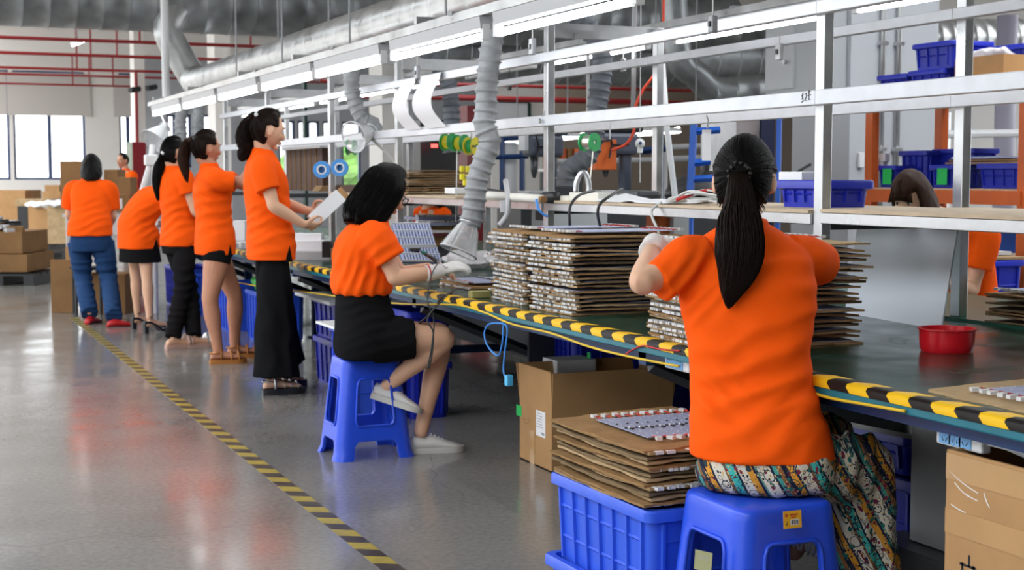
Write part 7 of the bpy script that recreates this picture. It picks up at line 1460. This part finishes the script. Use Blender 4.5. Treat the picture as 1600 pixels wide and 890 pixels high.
# loose sheets and a grey machine under the shelf
a = P(860, 350, 8.9); b = P(790, 350, 9.1); t = thing('grey_machine', 'grey metal machine case seen under the shelf left of the tall post', 'machine', A(a[0], a[1], BZ+.012)); z1 = P(820, 322, 9)[2]
MB().box2((a[0], a[1], BZ+.012), (a[0]+.4, b[1], z1)).build('case', LGREY, t, bevel=.006); MB().box2((a[0]-.004, a[1]+.05, z1-.09), (a[0], a[1]+.22, z1-.03)).build('vent', BLACKP, t)
# ================================================================== BACKGROUND, LEFT
def block(px0, px1, py0, py1, d_, dep, label, m=CARDB, name='carton', cat='carton', to_floor=False, flaps=False, tape=True):
    a = P(px0, py1, d_); b = P(px1, py1, d_); z0 = 0.0 if to_floor else max(0, a[2]); z1 = P(px0, py0, d_)[2]
    c = (a+b)/2; hx_ = abs(np.dot(b-a, _R[0]))  # width along the view's right
    ux_ = unit((b-a)*A(1, 1, 0)); M = np.array([ux_, A(-ux_[1], ux_[0], 0), Zu]).T; L_ = np.linalg.norm((b-a)[:2]); cc = A(c[0], c[1], (z0+z1)/2)+M[:, 1]*dep/2
    t = thing(name, label, cat, A(cc[0], cc[1], z0)); MB().box(cc, (L_, dep, z1-z0), M).build('body', m, t, bevel=.004)
    if tape: MB().box(cc+A(0, 0, (z1-z0)/2), (.06, dep*1.003, .003), M).build('tape', TAPE, t)
    return t, cc, M, L_, z0, z1
def pallet(px0, px1, py, d_, dep, label):
    a = P(px0, py, d_)*A(1, 1, 0); b = P(px1, py, d_)*A(1, 1, 0); ux_ = unit(b-a); M = np.array([ux_, A(-ux_[1], ux_[0], 0), Zu]).T; L_ = np.linalg.norm(b-a); c = (a+b)/2+M[:, 1]*dep/2
    t = thing('pallet', label, 'pallet', c)
    for i in range(5): MB().box(c+M[:, 1]*(-dep/2+dep*(i+.5)/5)+A(0, 0, .125), (L_, dep/5*.8, .025), M).build('plank', BLACKP, t)
    for i in range(3): MB().box(c+M[:, 0]*(-L_/2+.07+(L_-.14)*i/2)+A(0, 0, .056), (.12, dep, .112), M).build('block', BLACKP, t)
# pallet with cartons cut by the left edge
d = 17.0
pallet(-60, 54, 444, d, 1.2, 'black pallet under the brown cartons at the left edge')
block(-50, 43, 397, 425, d+.05, 1.0, 'lower brown carton on the pallet at the left edge', CARDD); block(-50, 35, 362, 396, d+.05, .95, 'upper brown carton on the pallet at the left edge', CARDD)
t = thing('scrap_heap', 'heap of black and white packing scrap on the cartons at the left edge', 'scrap', P(10, 362, d)); rn = random.Random(6)
for k in range(22):
    c = P(rn.uniform(-30, 28), rn.uniform(342, 360), d+rn.uniform(.1, .6)); MB().box(c, (rn.uniform(.08, .2), rn.uniform(.05, .2), rn.uniform(.03, .09)), rotz(rn.uniform(0, 3))).build('scrap', [BLACKP, PAPER, LGREY, CARDD][k % 4], t, bevel=.006)
d = 24.0
pallet(52, 78, 388, d, 1.2, 'black pallet under the left open carton in the aisle'); block(45, 80, 322, 378, d, .9, 'tall open-topped carton with pale rim on the left aisle pallet', CARDB)
d = 22.0
pallet(78, 104, 393, d, 1.2, 'black pallet under the right open carton in the aisle'); block(75, 105, 320, 381, d, .9, 'tall pale carton on the right aisle pallet by the woman in jeans', CARDT[2])
for (a, b, c, e, d_, l) in ((46, 81, 317, 322, 23.9, 'white plastic film over the left aisle carton'), (76, 105, 315, 320, 21.9, 'white plastic film over the right aisle carton')):
    bag(l, (P((a+b)/2, (c+e)/2, d_)+A(0, .4, -.02)), (.22, .45, .06), PAPER, 2, .04, 9, 'plastic_film')
d = 29.0
block(-20, 40, 297, 326, d, 1.0, 'long brown carton below the leftmost far window', CARDB); block(-20, 38, 326, 352, d, 1.0, 'lower brown carton below the leftmost far window', CARDB)
block(0, 18, 352, 372, d, .8, 'floor level dark carton below the leftmost far window', CARDD)
d = 27.0; block(24, 76, 311, 322, d, .8, 'wide shallow carton with torn flaps in the aisle', CARDT[2]); block(28, 44, 322, 365, d, .6, 'dark machine cabinet under the wide shallow carton', BLACKP, 'dark_cabinet', 'cabinet', True, tape=False)
d = 28.5; block(70, 93, 289, 300, d, .6, 'upper small carton under the double far window', CARDB); block(66, 95, 299, 320, d, .8, 'middle carton under the double far window', CARDB); block(60, 98, 320, 360, d, .8, 'lower carton under the double far window', CARDB, to_floor=True)
# work place of the woman in jeans
d = 13.9
block(95, 140, 252, 326, d, .35, 'tall brown carton standing before the woman in jeans', CARDD); 
t = thing('side_table', 'grey metal side table carrying cartons before the woman in jeans', 'table', P(150, 420, d)*A(1, 1, 0)); a = P(98, 334, d); b = P(212, 334, d); zt2 = a[2]; ux_ = unit((b-a)*A(1, 1, 0)); M = np.array([ux_, A(-ux_[1], ux_[0], 0), Zu]).T; L_ = np.linalg.norm((b-a)[:2]); c = (a+b)/2+M[:, 1]*.3
MB().box(c-Zu*.015, (L_, .62, .03), M).build('table_top', LGREY, t)
for sx in (-1, 1):
    for sy in (-1, 1): q = c+M[:, 0]*sx*(L_/2-.04)+M[:, 1]*sy*.27; MB().box2((q[0]-.02, q[1]-.02, 0), (q[0]+.02, q[1]+.02, zt2-.03)).build('leg', LGREY, t)
MB().box(c-Zu*(zt2-.12), (L_*.95, .5, .02), M).build('shelf', GREYP, t)
block(163, 184, 265, 300, d+.1, .3, 'upper brown carton right of the woman in jeans, at the back', CARDD); tq = block(180, 204, 277, 303, d-.02, .25, 'brown carton below the far man, right of the woman in jeans', CARDD); tq = block(178, 203, 304, 332, d-.03, .3, 'brown carton with a white label beside the bending woman', CARDD)
cc, M2 = tq[1], tq[2]; MB().box(cc-M2[:, 1]*.151-M2[:, 0]*.02, (.05, .002, .10), M2).build('label', PAPER, tq[0])
d = 13.6
block(103, 128, 385, 432, d+.2, .3, 'narrow carton under the side table behind the jeans', CARDB); block(128, 196, 428, 474, d-.1, .4, 'open floor carton between the legs of the woman in jeans', CARDD, to_floor=True); 
t = block(80, 120, 405, 478, d+.0, .03, 'flattened brown carton leaning by the side table leg at the left', CARDD, to_floor=True, tape=False)
q0 = onZ(123, 495, 0); t = thing('thin_stool', 'dark stool with thin legs behind the woman in jeans', 'stool', q0+A(.15, .3, 0))
for a_ in (0, .22):
    for b_ in (0, .22): MB().tube([q0+A(a_, b_+.15, 0), q0+A(a_, b_+.15, .42)], .014, 8).build('leg', BLACKP, t)
MB().box(q0+A(.11, .26, .435), (.28, .28, .03)).build('seat', BLACKP, t, bevel=.008)
# ================================================================== BACKGROUND, RIGHT: orange rack with blue bins
OX = 6.45; yl = onX(1362, 250, OX)[1]; yr = onX(1600, 250, OX)[1]-.02; zb2 = onX(1480, 306, OX)[2]; zb1 = onX(1362, 150, OX)[2]
t = thing('orange_rack', 'orange steel shelving rack on the right carrying blue bins', 'rack', (OX+.3, (yl+yr)/2, 0))
for y in (yl, yr):
    for x in (OX, OX+.62): MB().box2((x-.03, y-.04, 0), (x+.03, y+.04, zb1+.06)).build('upright', ORANGEP, t)
for z in (zb1, zb2, .72):
    for x in (OX-.02, OX+.62): MB().box2((x-.02, yr, z-.05), (x+.02, yl, z+.04)).build('beam', ORANGEP, t)
    MB().box2((OX-.01, yr+.03, z+.035), (OX+.64, yl-.03, z+.05)).build('shelf_board', BOARD, t)
def shelf_bin(px0, px1, hgt, z, lab, m=BLUED, dep=.4, off=0.03, green=None):
    x = OX+off; y0 = onX(px1, 280, x)[1]; y1 = onX(px0, 280, x)[1]; b_ = make_crate(lab, (x+dep/2, (y0+y1)/2, z), y1-y0, dep, hgt, m, 0, 4, 1, name='plastic_bin', cat='bin')
    if green: c = onX(green, 280, x); sticker('tag', b_, (x-.012, c[1], z+hgt*.5), (-1, 0, 0), .10, .11, GREENL, 'green tag')
    return b_
zs = zb2+.052
shelf_bin(1366, 1397, .155, zs, 'green tagged blue bin on the middle orange shelf, left of the bowed woman', green=1388); shelf_bin(1448, 1487, .155, zs, 'blue bin with a green tag on the middle orange shelf left of the rear post', green=1474); shelf_bin(1522, 1592, .16, zs, 'wide blue bin on the middle orange shelf right of the rear post')
shelf_bin(1400, 1446, .26, zs, 'taller blue bin on the middle orange shelf directly behind the bowed woman', dep=.3, off=.2); shelf_bin(1452, 1520, .27, zs, 'taller blue bin on the middle orange shelf behind the rear post', dep=.25, off=.33)
zs1 = zb1+.052
shelf_bin(1364, 1412, .09, zs1, 'low blue bin on the top orange shelf, leftmost'); shelf_bin(1412, 1470, .10, zs1, 'low blue bin on the top orange shelf under the bigger bin'); shelf_bin(1418, 1482, .18, zs1+.10, 'big blue bin stacked on top of the orange rack, left of the rear post', dep=.38); shelf_bin(1516, 1596, .17, zs1+.06, 'blue bin on top of the orange rack at the right edge', dep=.35, off=.25)
c = onX(1520, 112, OX+.05); bq = carton('torn cardboard box with plastic on top of the orange rack', OX+.03, OX+.24, onX(1562, 112, OX)[1], onX(1486, 112, OX)[1], zs1, zs1+.15, {}, CARDB)
bag('crumpled white plastic on the torn box on top of the orange rack', (OX+.13, onX(1525, 112, OX)[1], zs1+.15), (.1, .2, .05), FB, 7, .04, 14)
for k, (px, py) in enumerate(((1369, 262), (1376, 262), (1371, 254), (1379, 254), (1382, 246))):
    q = onX(px, py, OX+.08); MB().box(q+A(0, 0, 0), (.05, .055, .058), rotz(.2)).thing('white_cube', 'small white box in the leaning pile on the left blue bin, %s' % ['bottom left', 'bottom right', 'middle left', 'middle right', 'topmost'][k], 'box', PAPER, bevel=.003)
for k in range(3):
    q = onX(1555, 262-3.5*k, OX+.2); MB().box((OX+.25, q[1], zs+.165+.018*k), (.4, .62-.06*k, .012)).thing('card_tray', '%s cardboard tray lying on the wide blue bin on the orange shelf' % ['lowest', 'middle', 'upper'][k], 'tray', [CARD, CARDD, LEDW][k])
q = onX(1470, 330, 6.2)
# table zone under the rack, seen below the near shelf
y0 = onX(1596, 420, 6.2)[1]; y1 = onX(1508, 420, 6.2)[1]
b_ = make_crate('blue crate with a green tag seen below the shelf at the right edge', (6.0, (y0+y1)/2, .50), y1-y0+.1, .4, .30, BLUED, 0, 4, 1); c = onX(1541, 427, 5.79); sticker('tag', b_, c, (-1, 0, 0), .09, .08, GREENL, 'green tag')
MB().box((6.0, (y0+y1)/2, .245), (.42, y1-y0+.1, .49)).thing('crate_base', 'dark base block under the green tagged crate at the right edge', 'block', DARKST)
MB().box((6.0, (y0+y1)/2, .812), (.44, y1-y0+.05, .014)).thing('card_sheet', 'cardboard sheet on the green tagged crate at the right edge', 'cardboard', CARD); MB().box((6.02, (y0+y1)/2+.05, .835), (.38, (y1-y0)*.8, .02)).thing('grey_board', 'pale grey board on the green tagged crate at the right edge', 'board', LGREY)
y = onX(1532, 380, 6.3)[1]; t = thing('desk_phone', 'black desk device standing on the pale board behind the rear post', 'device', (6.05, y, .845)); MB().box((6.05, y+.1, .92), (.12, .14, .15), None, 1.3).build('body', BLACKP, t, bevel=.01); MB().tube([(6.0, y, .86), (6.0, y-.15, .86), (6.0, y-.25, .85)], .008, 6).build('cord', BLACKP, t)
MB().box((7.5, onX(1560, 375, 7.5)[1], .82), (.3, .9, .30)).thing('blue_chest', 'long blue chest behind the pale board at the right edge', 'chest', BFRAME, bevel=.01)
a = onY(1455, 210, 9.8); b = onY(1594, 208, 9.8); t = thing('white_rail', 'white horizontal rail behind the orange rack', 'rail', a); MB().tube([a, b], .035, 8).build('bar', WHITE, t)
for q in (a, b): MB().tube([q, A(q[0], q[1], 0)], .03, 8).build('post', WHITE, t)
q = onY(1570, 200, 12.0); MB().tube([(q[0], 12, 0), (q[0], 12, 3.0)], .11, 12).thing('lilac_pipe', 'pale lilac vertical pipe behind the orange rack', 'pipe', mat('lilac_paint', (.42, .40, .50), .5), smooth=True)
for px in (1436, 1462): q = onY(px, 190, 10.9); MB().tube([(q[0], 10.9, .3), (q[0], 10.9, 1.9)], .14, 16).thing('steel_tank', '%s steel cylinder behind the orange rack beside the column' % ('dark' if px == 1436 else 'shiny'), 'cylinder', GALVD if px == 1436 else ALU, auto=40)
# ================================================================== BACKGROUND, MIDDLE: machines and frames
def drill(px, d_, lab, cover, s=1.0, y0=185, yb=318):
    c = P(px, yb, d_)
    z = lambda yy: P(px, yy, d_)[2]; zb_ = z(yb); ht = z(y0)-zb_
    t = thing('drill_press', lab, 'drill press', A(c[0], c[1], 0)); B2 = lambda a, b, n_, m, **k: MB().box2(c+A(*a), c+A(*b)).build(n_, m, t, **k)
    B2((-.15, -.15, -.04), (.25, .15, 0), 'base', DARKST, bevel=.01); MB().box2((c[0]-.25, c[1]-.25, 0), (c[0]+.3, c[1]+.25, zb_-.04)).build('pedestal', DARKST, t)
    MB().tube([c+A(.14, 0, 0), c+A(.14, 0, ht)], .05, 14).build('column', mat('machine_grey', srgb(78, 84, 98), .4), t, smooth=True)
    B2((-.10, -.09, ht*.55), (.22, .09, ht*.80), 'head', MC['machine_grey'], bevel=.03); B2((-.13, -.075, ht*.80), (.26, .085, ht), 'motor_cover', MC['machine_grey'] if not cover else BLACKP, bevel=.015)
    MB().tube([c+A(-.02, 0, ht*.55), c+A(-.02, 0, ht*.38), c+A(-.02, 0, ht*.30)], [.035, .03, .012], 12).build('spindle', DARKST, t, smooth=True)
    if cover: B2((-.16, -.10, ht*.38), (.02, .02, ht*.72), 'guard', ORANGEP, bevel=.006)
    else: B2((-.135, -.07, ht*.62), (-.10, .07, ht*.95), 'plate', LGREY, bevel=.004)
    for q in (0, 2.1, 4.2): MB().tube([c+A(-.02, -.10, ht*.66), c+A(-.02+.11*math.cos(q), -.16, ht*.66+.11*math.sin(q))], .008, 6).build('handle', BLACKP, t)
    B2((-.12, -.12, ht*.12), (.12, .12, ht*.15), 'work_table', LGREY, bevel=.004)
drill(838, 11.9, 'grey bench drill press behind the rack, left of the tall front post', False); drill(950, 10.7, 'black drill press with an orange guard behind the rack, right of the dark hose', True, y0=180)
def post_frame(label, uprights, rails, d_, m, name='steel_scaffold', r=.02, cat='frame', ybot=None):
    t = thing(name, label, cat, A(*(P(uprights[0][0], 300, d_)[:2]), 0))
    for u in uprights:
        a = P(u[0], u[1], d_); b = P(u[2], u[3], d_) if len(u) == 4 else None; low = A(*(b if b is not None else a)[:2], 0)
        MB().tube([a, b if b is not None else low]+([low] if b is not None else []), r, 4).build('upright', m, t)
    for p0, q0_, p1, q1_ in rails: MB().tube([P(p0, q0_, d_), P(p1, q1_, d_)], r*.8, 4).build('rail', m, t)
    return t
post_frame('blue steel frame with white door panels behind the pale fume hose', [(785, 212), (816, 212)], [(760, 246, 825, 244), (770, 218, 826, 215)], 13.5, NAVY, r=.03)
a = P(787, 222, 13.55); b = P(814, 300, 13.55); MB().box2((a[0], a[1], .2), (b[0], a[1]+.03, a[2])).thing('white_door_panel', 'white panel between the blue uprights behind the fume hose', 'panel', WHITE)
post_frame('dark blue steel frame right of the orange guard', [(976, 215), (1032, 195)], [(940, 241, 980, 240), (1000, 236, 1040, 232)], 11.5, NAVY, r=.035)
post_frame('bright blue ladder with pale rungs behind the rack', [(1086, 165, 1078, 316)], [(1086, 205, 1125, 203), (1082, 255, 1110, 252), (1080, 280, 1120, 278), (1090, 178, 1150, 175)], 9.0, BFRAME, 'blue_ladder', .028, 'ladder')
for k, (p0, q0_, p1, q1_, d_, l) in enumerate(((866, 252, 1100, 248, 14.0, 'long pale rail behind the drill press'), (1040, 230, 1200, 224, 13.2, 'upper pale rail left of the nearest woman\'s head'), (1040, 248, 1160, 244, 13.6, 'lower pale rail left of the nearest woman\'s head'))):
    t = thing('pale_rail', l, 'rail', P(p0, q0_, d_)); a = P(p0, q0_, d_); b = P(p1, q1_, d_); MB().tube([a, b], .025, 8).build('rail', LGREY, t)
    for q in (a, b): MB().tube([q, A(q[0], q[1], 0)], .02, 6).build('post', LGREY, t)
# dark machine with cables right of the ladder
q = P(1100, 300, 9.7); t = thing('black_machine', 'black draped machine with a bent arm left of the nearest woman', 'machine', A(q[0], q[1], 0)); mb = MB(); mb.ell(A(q[0], q[1], q[2]), (.3, .2, .13), n=20, m=12); mb.v = [tuple(np.array(v)+.05*np.array(noise.noise_vector(Vector(v)*6))) for v in mb.v]; mb.build('cover', BLACKP, t, smooth=True)
MB().tube(curve([P(1092, 300, 9.7), P(1100, 275, 9.7), P(1104, 245, 9.7)], 5), .03, 8).build('arm', BLACKP, t, smooth=True); MB().box2((q[0]-.25, q[1]-.2, 0), (q[0]+.25, q[1]+.2, q[2]-.05)).build('pedestal', DARKST, t)
q = P(1170, 240, 10.5); q2 = P(1190, 182, 10.5); t = thing('steel_locker', 'shiny steel locker with a dark blue side behind the nearest woman\'s head', 'locker', A(q[0], q[1], 0)); MB().box2((P(1144, 240, 10.5)[0], q[1], 0), (q2[0], q[1]+.5, q2[2])).build('body', ALU, t, bevel=.006); x1 = P(1217, 200, 10.5)[0]
MB().box2((q2[0], q[1]-.02, 0), (x1, q[1]+.45, q2[2]+.02)).build('side_bay', mat('midnight_blue', srgb(16, 26, 60), .5), t)
MB().tube([P(1218, 170, 9.7), P(1216, 283, 9.7), A(*P(1216, 283, 9.7)[:2], 0)], .022, 4).thing('blue_post', 'thin blue post beside the grey column behind the nearest woman', 'post', BFRAME)
# shelf of brown boxes at the tan wall
t = thing('box_shelf', 'pale shelf with small brown boxes by the tan wall behind the rack', 'shelf', A(*P(885, 262, 15)[:2], 0)); a = P(862, 268, 15); b = P(905, 266, 15)
MB().box2((a[0], a[1], 0), (b[0]+.1, a[1]+.3, a[2])).build('base', DARKST, t); MB().box2((a[0]-.05, a[1]-.02, a[2]), (b[0]+.15, a[1]+.35, a[2]+.03)).build('board', WHITE, t)
for i in range(4): p_ = P(868+10*i, 266, 15); MB().box2((p_[0], p_[1], a[2]+.03), (p_[0]+.05, p_[1]+.2, P(868, 232, 15)[2])).thing('brown_box', '%s of the four narrow brown boxes on the pale shelf' % ['leftmost', 'second from the left', 'third from the left', 'rightmost'][i], 'box', ORANGEP if i % 2 else CARDD)
# dark tool bench under the shelf gap
a = P(880, 362, 8.4); b = P(1070, 352, 7.6)
t = thing('dark_bench', 'dark bench with blue rail seen through the gap under the shelf', 'bench', A(5.6, 9, 0)); MB().box2((5.35, 8.9, .70), (5.7, 10.6, .80)).build('top', DARKST, t)
for x in (5.4, 5.65):
    for y in (9.0, 10.5): MB().box2((x-.03, y-.03, 0), (x+.03, y+.03, .70)).build('leg', NAVY, t)
MB().box2((5.35, 8.9, .25), (5.7, 10.6, .30)).build('shelf', NAVY, t)
for i, (px, m, l, h_) in enumerate(((1028, ORANGEP, 'orange post seen under the shelf beside the rear post', .5), (1058, LGREY, 'pale grey post seen under the shelf left of the nearest woman', .45))):
    q = P(px, 345, 7.4); MB().box2((q[0]-.045, q[1]-.045, 0), (q[0]+.045, q[1]+.045, 1.12)).thing('short_post', l, 'post', m)
# dark red banner and dark monitor behind the hanging strips
q0 = P(645, 262, 16); q1 = P(700, 178, 16)
t = thing('machine_cabinet', 'black machine cabinet with a small red display behind the hanging strips', 'cabinet', A(q0[0], q0[1], 0)); MB().box2((P(657, 200, 16)[0], q0[1], 0), (P(725, 200, 16)[0], q0[1]+.8, P(657, 200, 16)[2]+.1)).build('body', BLACKP, t, bevel=.01)
c = P(673, 228, 15.98); MB().box(c-A(0, .12, 0), (.07, .02, .04)).build('display', mat('red_display', (.5, .02, .02), .4, emit=(1, .05, .04), estr=3), t)
q = P(742, 190, 17); MB().box2((P(728, 190, 17)[0], q[1], 0), (P(770, 190, 17)[0], q[1]+.3, P(740, 165, 17)[2])).thing('red_door', 'dark red door behind the pale fume hose', 'door', mat('dark_red_paint', srgb(120, 14, 26), .4))
q = P(478, 200, 20); MB().box2((P(474, 150, 20)[0], q[1], 0), (P(479, 150, 20)[0], q[1]+.12, 3.4)).thing('dark_post', 'dark green post in front of the far windows, right of the box woman', 'post', mat('dark_green_frame', srgb(22, 60, 52), .4))
# hedge outside the far windows
HEDG = mat('hedge_leaves', srgb(110, 150, 70), .8, 0, .4, 3)
for i in range(3):
    mb = MB(); x = 12+i*8.5; mb.ell((x, 37+i*.3, .8), (3.6, 1.2, 1.4+.2*i), n=40, m=22); mb.v = [tuple(np.array(v)+.35*np.array(noise.noise_vector(Vector(v)*2.2))) for v in mb.v]; mb.thing('hedge', 'green hedge outside the far windows, %s' % ['left', 'middle', 'right'][i], 'hedge', HEDG)
MB().box2((-40, 33.3, -.3), (60, 60, -.1)).build('ground', mat('pale_ground', (.35, .36, .32), .9))['kind'] = 'structure'
